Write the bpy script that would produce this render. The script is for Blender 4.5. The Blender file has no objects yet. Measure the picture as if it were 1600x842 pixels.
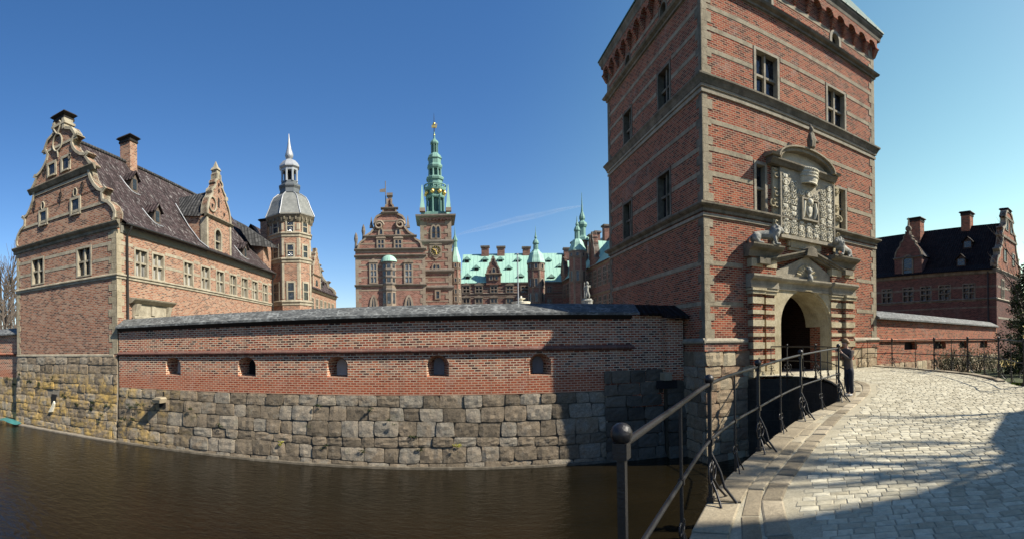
import bpy, bmesh, math, random
from mathutils import Vector, Matrix
random.seed(7)
R = math.radians
sc = bpy.context.scene
COL = sc.collection
# ---------------------------------------------------------------- camera model
F, H0, RHO, CZ = 750.0, 541.0, 0.0155, 1.6
def ray(x, y):
    t = (x-800)/F; v = (H0-y)/F
    a, b = math.sin(t), math.cos(t)
    return (a*math.cos(RHO)+v*math.sin(RHO), b, v*math.cos(RHO)-a*math.sin(RHO))
def te(x, y):
    r = ray(x, y); h = math.hypot(r[0], r[1]); return math.atan2(r[0], r[1]), r[2]/h
def P(x, y, D):
    a, t = te(x, y); return Vector((D*math.sin(a), D*math.cos(a), CZ+D*t))
def Zat(x, y, D): return CZ+D*te(x, y)[1]
def deckz(x, y):
    d = math.hypot(x, y); t = min(1, max(0, (d-3.2)/12.0)); return 0.48*t*t*(3-2*t)*0.55+0.48*t*0.45
def G(x, y):
    r = ray(x, y); z = 0.0
    for _ in range(25):
        k = (z-CZ)/r[2]; z = 0.5*z+0.5*deckz(r[0]*k, r[1]*k)
    k = (z-CZ)/r[2]
    return Vector((r[0]*k, r[1]*k, z))
cam = bpy.data.cameras.new('camera'); camo = bpy.data.objects.new('camera', cam); COL.objects.link(camo)
cam.type = 'PANO'; cam.panorama_type = 'CENTRAL_CYLINDRICAL'
cam.central_cylindrical_range_u_min = -800/F; cam.central_cylindrical_range_u_max = 800/F
cam.central_cylindrical_range_v_min = -(842-H0)/F; cam.central_cylindrical_range_v_max = H0/F
cam.central_cylindrical_radius = 1.0
cam.clip_start = 0.05; cam.clip_end = 6000
# local camera axes: -Z forward, Y up, X right
c, s = math.cos(RHO), math.sin(RHO)
camo.matrix_world = Matrix(((c, s, 0, 0), (0, 0, -1, 0), (-s, c, 0, CZ), (0, 0, 0, 1)))
sc.camera = camo
# ---------------------------------------------------------------- object helpers
def tag(o, label=None, cat=None, group=None, kind=None):
    if label: o['label'] = label
    if cat: o['category'] = cat
    if group: o['group'] = group
    if kind: o['kind'] = kind
    return o
ROOTM = {}
def root(name, loc, label, cat, group=None, rz=0.0):
    o = bpy.data.objects.new(name, None); COL.objects.link(o)
    o.location = loc; o.rotation_euler = (0, 0, rz); o.empty_display_size = 0.3
    ROOTM[o.name] = Matrix.Translation(Vector(loc)) @ Matrix.Rotation(rz, 4, 'Z')
    tag(o, label, cat, group)
    return o
class MB:
    def __init__(s): s.v = []; s.f = []; s.sm = []
    def add(s, vs, fs, smooth=False):
        n = len(s.v); s.v += [tuple(q) for q in vs]
        s.f += [tuple(i+n for i in f) for f in fs]; s.sm += [smooth]*len(fs)
        return s
    def box(s, W, u0, u1, y0, y1, z0, z1):
        vs = [W(u, y, z) for z in (z0, z1) for y in (y0, y1) for u in (u0, u1)]
        return s.add(vs, [(0, 1, 3, 2), (4, 6, 7, 5), (0, 4, 5, 1), (2, 3, 7, 6), (0, 2, 6, 4), (1, 5, 7, 3)])
    def frus(s, W, u0, u1, y0, y1, z0, u2, u3, y2, y3, z1):
        vs = [W(u0, y0, z0), W(u1, y0, z0), W(u0, y1, z0), W(u1, y1, z0), W(u2, y2, z1), W(u3, y2, z1), W(u2, y3, z1), W(u3, y3, z1)]
        return s.add(vs, [(0, 1, 3, 2), (4, 6, 7, 5), (0, 4, 5, 1), (2, 3, 7, 6), (0, 2, 6, 4), (1, 5, 7, 3)])
    def prism(s, W, pts, y0, y1):          # outline in (u, z), extruded along y
        n = len(pts)
        vs = [W(u, y0, z) for u, z in pts]+[W(u, y1, z) for u, z in pts]
        fs = [tuple(range(n)), tuple(range(2*n-1, n-1, -1))]+[(i, (i+1) % n, n+(i+1) % n, n+i) for i in range(n)]
        return s.add(vs, fs)
    def extr(s, W, prof, u0, u1):          # profile in (y, z), extruded along u
        n = len(prof)
        vs = [W(u0, y, z) for y, z in prof]+[W(u1, y, z) for y, z in prof]
        fs = [tuple(range(n)), tuple(range(2*n-1, n-1, -1))]+[(i, (i+1) % n, n+(i+1) % n, n+i) for i in range(n)]
        return s.add(vs, fs)
    def tube(s, pts, r, n=8, smooth=True, cap=True):
        pts = [Vector(p) for p in pts]; m = len(pts)
        rs = r if isinstance(r, (list, tuple)) else [r]*m
        vs = []; up = Vector((0, 0, 1))
        prev = None
        for i, p in enumerate(pts):
            d = (pts[min(i+1, m-1)]-pts[max(i-1, 0)])
            if d.length < 1e-9: d = Vector((0, 0, 1))
            d.normalize()
            a = prev if prev is not None else (up.cross(d) if abs(d.z) < 0.95 else Vector((1, 0, 0)))
            a = (a-d*a.dot(d)); a = a.normalized() if a.length > 1e-6 else d.orthogonal().normalized()
            prev = a; b = d.cross(a)
            for k in range(n):
                t = 2*math.pi*k/n; vs.append(p+(a*math.cos(t)+b*math.sin(t))*rs[i])
        fs = [(i*n+k, i*n+(k+1) % n, (i+1)*n+(k+1) % n, (i+1)*n+k) for i in range(m-1) for k in range(n)]
        s.add(vs, fs, smooth)
        if cap: s.add(vs[:n]+vs[-n:], [tuple(range(n)), tuple(range(2*n-1, n-1, -1))])
        return s
    def lathe(s, c, prof, n=8, rot=0.0, smooth=False):
        vs = [(c[0]+r*math.cos(rot+2*math.pi*k/n), c[1]+r*math.sin(rot+2*math.pi*k/n), z) for r, z in prof for k in range(n)]
        m = len(prof)
        fs = [(i*n+k, i*n+(k+1) % n, (i+1)*n+(k+1) % n, (i+1)*n+k) for i in range(m-1) for k in range(n)]
        s.add(vs, fs, smooth)
        s.add(vs[:n]+vs[-n:], [tuple(range(n)), tuple(range(2*n-1, n-1, -1))])
        return s
    def ball(s, c, r, n=12, sc3=(1, 1, 1)):
        m = max(6, n//2); vs = []
        for i in range(m+1):
            p = math.pi*i/m
            for k in range(n):
                t = 2*math.pi*k/n
                vs.append((c[0]+sc3[0]*r*max(math.sin(p), 1e-3)*math.cos(t), c[1]+sc3[1]*r*max(math.sin(p), 1e-3)*math.sin(t), c[2]+sc3[2]*r*math.cos(p)))
        return s.add(vs, [(i*n+k, i*n+(k+1) % n, (i+1)*n+(k+1) % n, (i+1)*n+k) for i in range(m) for k in range(n)], True)
    def build(s, name, mat, parent=None, recalc=True, uv=True):
        me = bpy.data.meshes.new(name)
        M = ROOTM.get(parent.name) if parent is not None else None
        if M is not None:
            Mi = M.inverted(); vv = [Mi @ Vector(q) for q in s.v]
        else: vv = s.v
        me.from_pydata(vv, [], s.f)
        me.polygons.foreach_set('use_smooth', s.sm)
        if recalc:
            bm = bmesh.new(); bm.from_mesh(me); bmesh.ops.recalc_face_normals(bm, faces=bm.faces); bm.to_mesh(me); bm.free()
        if uv:
            l = me.uv_layers.new(name='uv'); d = [0.0]*(2*len(me.loops)); V = s.v
            for p in me.polygons:
                idx = p.vertices
                n = Vector((0, 0, 0)); a = Vector(V[idx[0]])
                for k in range(1, len(idx)-1): n += (Vector(V[idx[k]])-a).cross(Vector(V[idx[k+1]])-a)
                if n.length < 1e-12: continue
                n.normalize()
                if abs(n.z) > 0.98: t = Vector((1, 0, 0)); b = Vector((0, 1, 0))
                else:
                    t = Vector((-n.y, n.x, 0)).normalized()
                    if abs(t.x) > abs(t.y):
                        if t.x < 0: t = -t
                    elif t.y < 0: t = -t
                    b = n.cross(t)
                    if b.z < 0: b = -b
                for li, vi in zip(p.loop_indices, idx):
                    q = Vector(V[vi])
                    d[2*li] = q.dot(t); d[2*li+1] = q.dot(b)+(q.z*0 if abs(n.z) < 0.02 else 0)
            l.data.foreach_set('uv', d)
        me.materials.append(mat)
        o = bpy.data.objects.new(name, me); COL.objects.link(o)
        if parent is not None: o.parent = parent
        ROOTM[o.name] = M if M is not None else Matrix.Identity(4)
        return o
def each(m, name, mat, parent):
    """every connected shell of the builder becomes a part of its own"""
    par = list(range(len(m.v)))
    def fd(a):
        while par[a] != a: par[a] = par[par[a]]; a = par[a]
        return a
    for f in m.f:
        r0 = fd(f[0])
        for q in f[1:]:
            r1 = fd(q)
            if r1 != r0: par[r1] = r0
    gr = {}
    for f, s_ in zip(m.f, m.sm): gr.setdefault(fd(f[0]), []).append((f, s_))
    out = []
    for fs in gr.values():
        mp = {}; n = MB()
        for f, s_ in fs:
            for q in f:
                if q not in mp: mp[q] = len(n.v); n.v.append(m.v[q])
            n.f.append(tuple(mp[q] for q in f)); n.sm.append(s_)
        out.append(n.build(name, mat, parent))
    return out
class Fr:                                      # vertical plane: u right, y inward, z up
    def __init__(s, o, d):
        s.o = Vector((o[0], o[1])); s.d = Vector((d[0], d[1])).normalized()
        s.n = Vector((-s.d.y, s.d.x)); s.ang = math.atan2(s.d.y, s.d.x)
    def W(s, u, y, z): return (s.o.x+s.d.x*u+s.n.x*y, s.o.y+s.d.y*u+s.n.y*y, z)
    def px(s, x, y, off=0.0):
        r = ray(x, y); den = r[0]*s.n.x+r[1]*s.n.y
        k = (s.o.x*s.n.x+s.o.y*s.n.y+off)/den
        q = Vector((r[0]*k, r[1]*k))-s.o
        return q.dot(s.d), CZ+r[2]*k
    def shift(s, u, y): p = s.W(u, y, 0); return Fr((p[0], p[1]), s.d)
def facing(x, D):                              # plane square to the line of sight through column x
    a = te(x, H0)[0]
    return Fr((D*math.sin(a), D*math.cos(a)), (math.cos(a), -math.sin(a)))
def I(u, y, z): return (u, y, z)
def arcp(u0, u1, zs, zt, n=10):
    c = (u0+u1)/2; a = (u1-u0)/2
    return [(c-a*math.cos(math.pi*i/n), zs+(zt-zs)*math.sin(math.pi*i/n)) for i in range(n+1)]
def facade(m, W, u0, u1, z0, z1, holes, depth=0.25, y=0.0):
    us = sorted({round(q, 4) for q in [u0, u1]+[h[k] for h in holes for k in (0, 1)] if u0-1e-6 <= q <= u1+1e-6})
    zs = sorted({round(q, 4) for q in [z0, z1]+[h[k] for h in holes for k in (2, 3)] if z0-1e-6 <= q <= z1+1e-6})
    for a, b in zip(us, us[1:]):
        for c_, d_ in zip(zs, zs[1:]):
            mu, mz = (a+b)/2, (c_+d_)/2
            if any(h[0] < mu < h[1] and h[2] < mz < h[3] for h in holes): continue
            m.add([W(a, y, c_), W(b, y, c_), W(b, y, d_), W(a, y, d_)], [(0, 1, 2, 3)])
    for h in holes:
        a, b, c_, d_ = h[:4]; arch = h[4] if len(h) > 4 else 0; dp = h[5] if len(h) > 5 else depth
        if arch:
            zsx = d_-arch; ap = arcp(a, b, zsx, d_, 12)
            for p, q in zip(ap, ap[1:]):
                m.add([W(p[0], y, p[1]), W(q[0], y, q[1]), W(q[0], y, d_+1e-4), W(p[0], y, d_+1e-4)], [(0, 1, 2, 3)])
                m.add([W(p[0], y, p[1]), W(q[0], y, q[1]), W(q[0], y+dp, q[1]), W(p[0], y+dp, p[1])], [(0, 1, 2, 3)])
            top = zsx
        else:
            top = d_; m.add([W(a, y, d_), W(b, y, d_), W(b, y+dp, d_), W(a, y+dp, d_)], [(0, 1, 2, 3)])
        m.add([W(a, y, c_), W(b, y, c_), W(b, y+dp, c_), W(a, y+dp, c_)], [(0, 1, 2, 3)])
        for q in (a, b): m.add([W(q, y, c_), W(q, y, top), W(q, y+dp, top), W(q, y+dp, c_)], [(0, 1, 2, 3)])
def window(parent, fr, a, b, c_, d_, yg=0.2, nx=2, nz=2, fw=0.09, mw=0.07, arch=0, proud=0.03, fm=None, gm=None, split=0.5, sill=False, bars=True, label=None):
    """stone surround + mullions = window, leaded glass = pane (sub-part)"""
    W = fr.W; m = MB()
    zt = d_-arch if arch else d_
    m.box(W, a-fw, a, -proud, yg+0.03, c_-fw*0.6, zt); m.box(W, b, b+fw, -proud, yg+0.03, c_-fw*0.6, zt)
    m.box(W, a-0.001, b+0.001, -proud-(0.05 if sill else 0), yg+0.03, c_-fw*0.6, c_)
    if arch:
        ap = arcp(a, b, zt, d_, 10); ao = arcp(a-fw, b+fw, zt, d_+fw, 10)
        for i in range(10):
            q = [ap[i], ap[i+1], ao[i+1], ao[i]]; m.prism(W, q, -proud, yg+0.03)
    else: m.box(W, a-fw, b+fw, -proud, yg+0.03, d_+0.001, d_+fw)
    for i in range(1, nx):
        u = a+(b-a)*i/nx; m.box(W, u-mw/2, u+mw/2, yg-0.13 if yg > 0.15 else -proud+0.005, yg+0.03, c_, d_-(arch*0.1 if arch else 0))
    for i in range(1, nz):
        z = c_+(zt-c_)*(i/nz if nz != 2 else split)
        m.box(W, a, b, (yg-0.12) if yg > 0.15 else -proud+0.008, yg+0.03, z-mw/2, z+mw/2)
    o = m.build('window', fm or MT['sandstone'], parent)
    if label: o['label'] = label
    g = MB()
    if arch: g.prism(W, [(a, c_), (b, c_)]+arcp(a, b, zt, d_, 10)[::-1], yg, yg+0.02)
    else: g.box(W, a, b, yg, yg+0.02, c_, d_)
    g.build('pane', gm or MT['glass'], o)
    return o
def ribbon(m, W, pts, w, y0, y1, closed=False, side=1):
    """stone edging that follows an outline, thickness w to one side"""
    n = len(pts); off = []
    for i in range(n):
        p = Vector(pts[max(i-1, 0)]); q = Vector(pts[min(i+1, n-1)]); d = q-p
        d = d.normalized() if d.length > 1e-9 else Vector((1, 0))
        off.append((pts[i][0]-d.y*w*side, pts[i][1]+d.x*w*side))
    for i in range(n-1): m.prism(W, [pts[i], pts[i+1], off[i+1], off[i]], y0, y1)
def blob(name, parts, mat, parent=None, vox=0.03, M=None):
    """one continuous carved body: capsules and ellipsoids fused by a voxel remesh"""
    m = MB(); f = M or (lambda p: p)
    for p in parts:
        if p[0] == 'b': m.ball(p[1], p[2], 12, p[3] if len(p) > 3 else (1, 1, 1))
        else: m.tube(p[1], p[2], 8)
    m.v = [tuple(f(Vector(q))) for q in m.v]
    o = m.build(name, mat, parent, uv=False)
    md = o.modifiers.new('fuse', 'REMESH'); md.mode = 'VOXEL'; md.voxel_size = vox; md.use_smooth_shade = True
    return o
# ---------------------------------------------------------------- materials
MT = {}
class NT:
    def __init__(s, name):
        s.m = bpy.data.materials.new(name); s.m.use_nodes = True; s.t = s.m.node_tree; s.t.nodes.clear()
        s.out = s.n('OutputMaterial'); s.b = s.n('BsdfPrincipled'); s.l(s.b.outputs[0], s.out.inputs[0])
        s.tc = s.n('TexCoord'); MT[name] = s.m
    def n(s, k, **kw):
        nd = s.t.nodes.new('ShaderNode'+k)
        for a, b in kw.items(): setattr(nd, a, b)
        return nd
    def l(s, a, b): s.t.links.new(a, b)
    def noise(s, vec, scale, det=4, rough=0.55, dist=0.0):
        nd = s.n('TexNoise'); nd.inputs['Scale'].default_value = scale; nd.inputs['Detail'].default_value = det
        nd.inputs['Roughness'].default_value = rough; nd.inputs['Distortion'].default_value = dist
        if vec is not None: s.l(vec, nd.inputs['Vector'])
        return nd.outputs['Fac']
    def ramp(s, fac, stops, mode='LINEAR'):
        r = s.n('ValToRGB'); r.color_ramp.interpolation = mode; e = r.color_ramp.elements
        while len(e) < len(stops): e.new(0.5)
        for q, (p, c_) in zip(e, stops): q.position = p; q.color = (*c_, 1) if len(c_) == 3 else c_
        s.l(fac, r.inputs[0]); return r.outputs[0]
    def mix(s, fac, a, b, mode='MIX'):
        m = s.n('Mix', data_type='RGBA', blend_type=mode)
        for sock, v in ((m.inputs[0], fac), (m.inputs[6], a), (m.inputs[7], b)):
            if isinstance(v, (int, float)): sock.default_value = v
            elif isinstance(v, tuple): sock.default_value = (*v, 1) if len(v) == 3 else v
            else: s.l(v, sock)
        return m.outputs[2]
    def math(s, op, a, b=0.0, clamp=False):
        m = s.n('Math', operation=op, use_clamp=clamp)
        for i, v in enumerate((a, b)):
            if isinstance(v, (int, float)): m.inputs[i].default_value = v
            else: s.l(v, m.inputs[i])
        return m.outputs[0]
    def mapping(s, vec, scale=(1, 1, 1), loc=(0, 0, 0), rot=(0, 0, 0)):
        m = s.n('Mapping'); m.inputs['Scale'].default_value = scale; m.inputs['Location'].default_value = loc; m.inputs['Rotation'].default_value = rot
        s.l(vec, m.inputs[0]); return m.outputs[0]
    def bump(s, h, dist=0.01, strength=1.0, normal=None):
        b = s.n('Bump'); b.inputs['Distance'].default_value = dist; b.inputs['Strength'].default_value = strength
        s.l(h, b.inputs['Height'])
        if normal is not None: s.l(normal, b.inputs['Normal'])
        return b.outputs[0]
    def fin(s, col, rough=0.85, nrm=None, metal=0.0, spec=0.3):
        if metal < 0.5: col = s.mix(1.0, col, (0.70, 0.70, 0.70), 'MULTIPLY')
        for k, v in (('Base Color', col), ('Roughness', rough), ('Metallic', metal), ('Specular IOR Level', spec)):
            i = s.b.inputs[k]
            if isinstance(v, (int, float)): i.default_value = v
            elif isinstance(v, tuple): i.default_value = (*v, 1)
            else: s.l(v, i)
        if nrm is not None: s.l(nrm, s.b.inputs['Normal'])
        return s.m
def brick(name, cols, mortar, w=0.25, h=0.083, ms=0.013, weather=(0.55, (0.16, 0.12, 0.10)), bump=0.005, pale=0.25, zred=False):
    t = NT(name); uv = t.tc.outputs['UV']; ob = t.n('NewGeometry').outputs['Position']
    nz = t.n('TexNoise'); nz.inputs['Scale'].default_value = 9; t.l(uv, nz.inputs['Vector'])
    wob = t.n('VectorMath', operation='SUBTRACT'); t.l(nz.outputs['Color'], wob.inputs[0]); wob.inputs[1].default_value = (0.5, 0.5, 0.5)
    sc_ = t.n('VectorMath', operation='SCALE'); t.l(wob.outputs[0], sc_.inputs[0]); sc_.inputs['Scale'].default_value = 0.006
    ad = t.n('VectorMath', operation='ADD'); t.l(uv, ad.inputs[0]); t.l(sc_.outputs[0], ad.inputs[1])
    b = t.n('TexBrick'); t.l(ad.outputs[0], b.inputs['Vector'])
    b.inputs['Scale'].default_value = 1; b.inputs['Brick Width'].default_value = w; b.inputs['Row Height'].default_value = h
    b.inputs['Mortar Size'].default_value = ms; b.inputs['Mortar Smooth'].default_value = 0.3; b.inputs['Bias'].default_value = 0
    b.inputs['Color1'].default_value = (0, 0, 0, 1); b.inputs['Color2'].default_value = (1, 1, 1, 1); b.inputs['Mortar'].default_value = (0.5, 0.5, 0.5, 1)
    b.offset = 0.5; b.squash = 1.0; b.offset_frequency = 2
    big = t.noise(ob, 0.55, 5, 0.6); med = t.noise(ob, 2.2, 4, 0.6)
    k = t.math('ADD', t.math('MULTIPLY', b.outputs['Color'], 0.72), t.math('MULTIPLY', med, 0.28))
    bc = t.ramp(k, [(i/(len(cols)-1)*0.86+0.07, c_) for i, c_ in enumerate(cols)])
    fine = t.noise(ob, 30, 3, 0.7)
    bc = t.mix(0.35, bc, t.ramp(fine, [(0.3, (0.45, 0.45, 0.45)), (0.7, (1.25, 1.2, 1.15))]), 'MULTIPLY')
    mc = t.mix(med, tuple(q*0.62 for q in mortar), mortar)
    col = t.mix(b.outputs['Fac'], bc, mc)
    wf = t.ramp(big, [(0.42, (0, 0, 0)), (0.72, (1, 1, 1))])
    col = t.mix(t.math('MULTIPLY', wf, weather[0]), col, t.mix(0.5, col, weather[1]))
    if zred:      # the courses below the loopholes are rebuilt in redder brick with red mortar
        sz = t.n('SeparateXYZ'); t.l(ob, sz.inputs[0]); zr_ = t.n('MapRange'); t.l(t.math('ADD', sz.outputs[2], t.math('MULTIPLY', t.noise(ob, 0.9, 5, 0.7), -1.1)), zr_.inputs[0]); zr_.inputs[1].default_value = 0.25; zr_.inputs[2].default_value = -0.1
        col = t.mix(t.math('MULTIPLY', zr_.outputs[0], 0.62), col, t.mix(b.outputs['Fac'], (0.42, 0.10, 0.045), (0.50, 0.26, 0.16)))
    pf = t.ramp(t.noise(ob, 1.1, 6, 0.7, 0.6), [(0.56, (0, 0, 0)), (0.7, (1, 1, 1))])
    col = t.mix(t.math('MULTIPLY', pf, pale), col, (0.5, 0.43, 0.37))
    stk = t.ramp(t.noise(t.mapping(ob, (3.5, 3.5, 0.22)), 1.0, 5, 0.7), [(0.54, (0, 0, 0)), (0.72, (1, 1, 1))])
    col = t.mix(t.math('MULTIPLY', stk, 0.4), col, t.mix(0.7, col, (0.05, 0.04, 0.035)))
    hgt = t.math('ADD', t.math('SUBTRACT', 1.0, b.outputs['Fac']), t.math('MULTIPLY', fine, 0.35))
    return t.fin(col, 0.9, t.bump(hgt, bump, 0.9), spec=0.15)
def stone(name, cols, scale=3.0, rough=0.85, bump=0.01, island=0.0, stain=None, coord='pos', joint=None):
    t = NT(name); g = t.n('NewGeometry'); p = g.outputs['Position']
    f = t.noise(p, scale, 6, 0.65, 0.3)
    if island: f = t.math('ADD', t.math('MULTIPLY', f, 1-island), t.math('MULTIPLY', g.outputs['Random Per Island'], island))
    col = t.ramp(f, [(0.25+0.5*i/(len(cols)-1), c_) for i, c_ in enumerate(cols)])
    fine = t.noise(p, scale*9, 5, 0.7)
    col = t.mix(0.6, col, t.ramp(fine, [(0.25, (0.45, 0.45, 0.45)), (0.75, (1.3, 1.3, 1.3))]), 'MULTIPLY')
    if stain:
        sf = t.ramp(t.noise(t.mapping(p, (1.3, 1.3, 0.35)), 1.6, 6, 0.7), [(0.48, (0, 0, 0)), (0.68, (1, 1, 1))])
        col = t.mix(t.math('MULTIPLY', sf, stain[0]), col, stain[1])
    hgt = t.math('ADD', fine, t.math('MULTIPLY', f, 1.5))
    if joint:
        uv = t.tc.outputs['UV']; b = t.n('TexBrick'); t.l(uv, b.inputs['Vector']); b.inputs['Scale'].default_value = 1
        b.inputs['Brick Width'].default_value = joint[0]; b.inputs['Row Height'].default_value = joint[1]; b.inputs['Mortar Size'].default_value = 0.008
        col = t.mix(t.math('MULTIPLY', b.outputs['Fac'], 0.6), col, (0.1, 0.085, 0.06))
    return t.fin(col, rough, t.bump(hgt, bump, 0.8), spec=0.2)
def plain(name, col, rough=0.6, metal=0.0, var=0.25, scale=6, bump=0.0, spec=0.4):
    t = NT(name); p = t.n('NewGeometry').outputs['Position']; f = t.noise(p, scale, 5, 0.6)
    c_ = t.mix(f, tuple(q*(1-var) for q in col), tuple(min(1, q*(1+var)) for q in col))
    return t.fin(c_, rough, t.bump(t.noise(p, scale*6, 4, 0.6), bump, 0.8) if bump else None, metal, spec)
brick('brick_tower', [(0.045, 0.018, 0.018), (0.17, 0.036, 0.024), (0.38, 0.070, 0.036), (0.50, 0.14, 0.07), (0.24, 0.065, 0.045)], (0.58, 0.44, 0.29), w=0.2, h=0.074, ms=0.0125, pale=0.34, weather=(0.55, (0.13, 0.07, 0.055)))
brick('brick_wall', [(0.035, 0.022, 0.022), (0.12, 0.04, 0.03), (0.38, 0.085, 0.042), (0.50, 0.17, 0.085), (0.40, 0.20, 0.13), (0.14, 0.065, 0.055)], (0.88, 0.72, 0.52), w=0.21, h=0.08, ms=0.0155, weather=(0.2, (0.30, 0.10, 0.05)), pale=0.3, zred=True)
brick('brick_stable', [(0.07, 0.04, 0.038), (0.16, 0.075, 0.055), (0.32, 0.12, 0.07), (0.42, 0.19, 0.115), (0.46, 0.28, 0.19), (0.30, 0.16, 0.12)], (0.50, 0.41, 0.31), w=0.22, h=0.08, ms=0.015, weather=(0.35, (0.26, 0.10, 0.05)), pale=0.2)
brick('brick_castle', [(0.12, 0.05, 0.04), (0.24, 0.09, 0.065), (0.34, 0.15, 0.11), (0.38, 0.18, 0.14)], (0.40, 0.31, 0.25), w=0.5, h=0.2, ms=0.03, weather=(0.3, (0.2, 0.13, 0.11)), pale=0.15)
stone('sandstone', [(0.26, 0.23, 0.17), (0.43, 0.385, 0.29), (0.56, 0.51, 0.39)], 2.5, stain=(0.4, (0.13, 0.115, 0.085)))
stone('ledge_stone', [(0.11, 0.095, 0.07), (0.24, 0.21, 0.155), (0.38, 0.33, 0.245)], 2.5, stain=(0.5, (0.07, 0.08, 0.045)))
stone('carved_stone', [(0.62, 0.58, 0.44), (0.84, 0.79, 0.62), (0.92, 0.88, 0.72)], 4, stain=(0.25, (0.22, 0.19, 0.14)))
stone('statue_stone', [(0.16, 0.16, 0.14), (0.38, 0.38, 0.34), (0.55, 0.55, 0.49)], 6, stain=(0.5, (0.09, 0.09, 0.08)))
stone('portal_stone', [(0.42, 0.35, 0.22), (0.60, 0.52, 0.34), (0.70, 0.62, 0.43)], 2.0, stain=(0.5, (0.2, 0.16, 0.09)))
stone('bridge_stone', [(0.26, 0.215, 0.145), (0.39, 0.33, 0.23), (0.50, 0.43, 0.31)], 3.2, island=0.5, bump=0.012)
stone('flagstone', [(0.26, 0.215, 0.145), (0.38, 0.32, 0.22), (0.48, 0.42, 0.30)], 3.0, island=0.45, bump=0.01)
stone('ashlar', [(0.14, 0.12, 0.09), (0.22, 0.19, 0.15), (0.30, 0.26, 0.2)], 1.6, bump=0.02, joint=(0.7, 0.35))
stone('base_granite', [(0.34, 0.22, 0.14), (0.50, 0.39, 0.25), (0.62, 0.53, 0.36)], 2.6, island=0.5, bump=0.02)
stone('dark_core_stone', [(0.03, 0.028, 0.02), (0.07, 0.062, 0.045), (0.12, 0.10, 0.07)], 2.2)  # even dark stone for the core of the return bay
stone('shade_ashlar', [(0.025, 0.022, 0.018), (0.045, 0.04, 0.033), (0.07, 0.06, 0.05)], 1.6, bump=0.02, joint=(0.7, 0.35))  # ashlar with the bridge flank's deep shade put into its colour
stone('shade_granite', [(0.07, 0.06, 0.047), (0.13, 0.11, 0.085), (0.20, 0.17, 0.13)], 1.8, island=0.4, bump=0.02)  # darker granite copy, the tower's cast shadow put into the colour
stone('carved_back', [(0.38, 0.34, 0.25), (0.52, 0.47, 0.35), (0.64, 0.58, 0.44)], 5)
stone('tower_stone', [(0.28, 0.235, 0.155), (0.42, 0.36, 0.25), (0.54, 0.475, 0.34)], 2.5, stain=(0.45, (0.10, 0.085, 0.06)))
stone('dark_mortar', [(0.08, 0.07, 0.05), (0.14, 0.12, 0.09), (0.24, 0.21, 0.16)], 4)
stone('mortar', [(0.20, 0.17, 0.13), (0.34, 0.30, 0.24)], 5)
stone('sett_stone', [(0.44, 0.395, 0.28), (0.58, 0.53, 0.39), (0.70, 0.65, 0.49)], 1.3, rough=0.8, island=0.45, bump=0.012)
stone('sett_joint', [(0.38, 0.34, 0.24), (0.55, 0.50, 0.37)], 5, bump=0.008)
# rough granite of the moat walls: grey-pink blocks with lichen that takes over towards the corner block on the left
t = NT('moat_granite'); g = t.n('NewGeometry'); p = g.outputs['Position']; isl = g.outputs['Random Per Island']
f = t.math('ADD', t.math('MULTIPLY', t.noise(p, 1.8, 6, 0.65, 0.4), 0.58), t.math('MULTIPLY', isl, 0.42))
col = t.ramp(f, [(0.2, (0.13, 0.105, 0.075)), (0.38, (0.23, 0.185, 0.13)), (0.50, (0.33, 0.26, 0.18)), (0.60, (0.30, 0.27, 0.215)), (0.70, (0.42, 0.35, 0.26)), (0.84, (0.22, 0.215, 0.165))])
fine = t.noise(p, 22, 6, 0.75)
col = t.mix(0.75, col, t.ramp(fine, [(0.28, (0.35, 0.35, 0.35)), (0.72, (1.4, 1.4, 1.4))]), 'MULTIPLY')
pale = t.ramp(t.noise(t.mapping(p, (1, 1, 1)), 4.5, 6, 0.8), [(0.56, (0, 0, 0)), (0.66, (1, 1, 1))])
col = t.mix(t.math('MULTIPLY', pale, 0.35), col, (0.46, 0.42, 0.34))
sx = t.n('SeparateXYZ'); t.l(p, sx.inputs[0])
left = t.n('MapRange'); t.l(sx.outputs[0], left.inputs[0]); left.inputs[1].default_value = -11.0; left.inputs[2].default_value = -14.5
low = t.n('MapRange'); t.l(sx.outputs[2], low.inputs[0]); low.inputs[1].default_value = 0.9; low.inputs[2].default_value = 0.0
lf = t.math('MULTIPLY', t.math('MULTIPLY', left.outputs[0], low.outputs[0]), t.ramp(t.noise(p, 1.5, 6, 0.75), [(0.46, (0, 0, 0)), (0.62, (1, 1, 1))]))
col = t.mix(t.math('MULTIPLY', lf, 0.8), col, (0.62, 0.41, 0.12))
mo = t.ramp(t.noise(t.mapping(p, (1, 1, 1.6)), 1.1, 6, 0.75), [(0.6, (0, 0, 0)), (0.72, (1, 1, 1))])
col = t.mix(t.math('MULTIPLY', mo, 0.4), col, (0.12, 0.13, 0.05))
t.fin(col, 0.88, t.bump(t.math('ADD', fine, t.math('MULTIPLY', t.noise(p, 7, 4, 0.6), 2.0)), 0.014, 0.9), spec=0.2)
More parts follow.
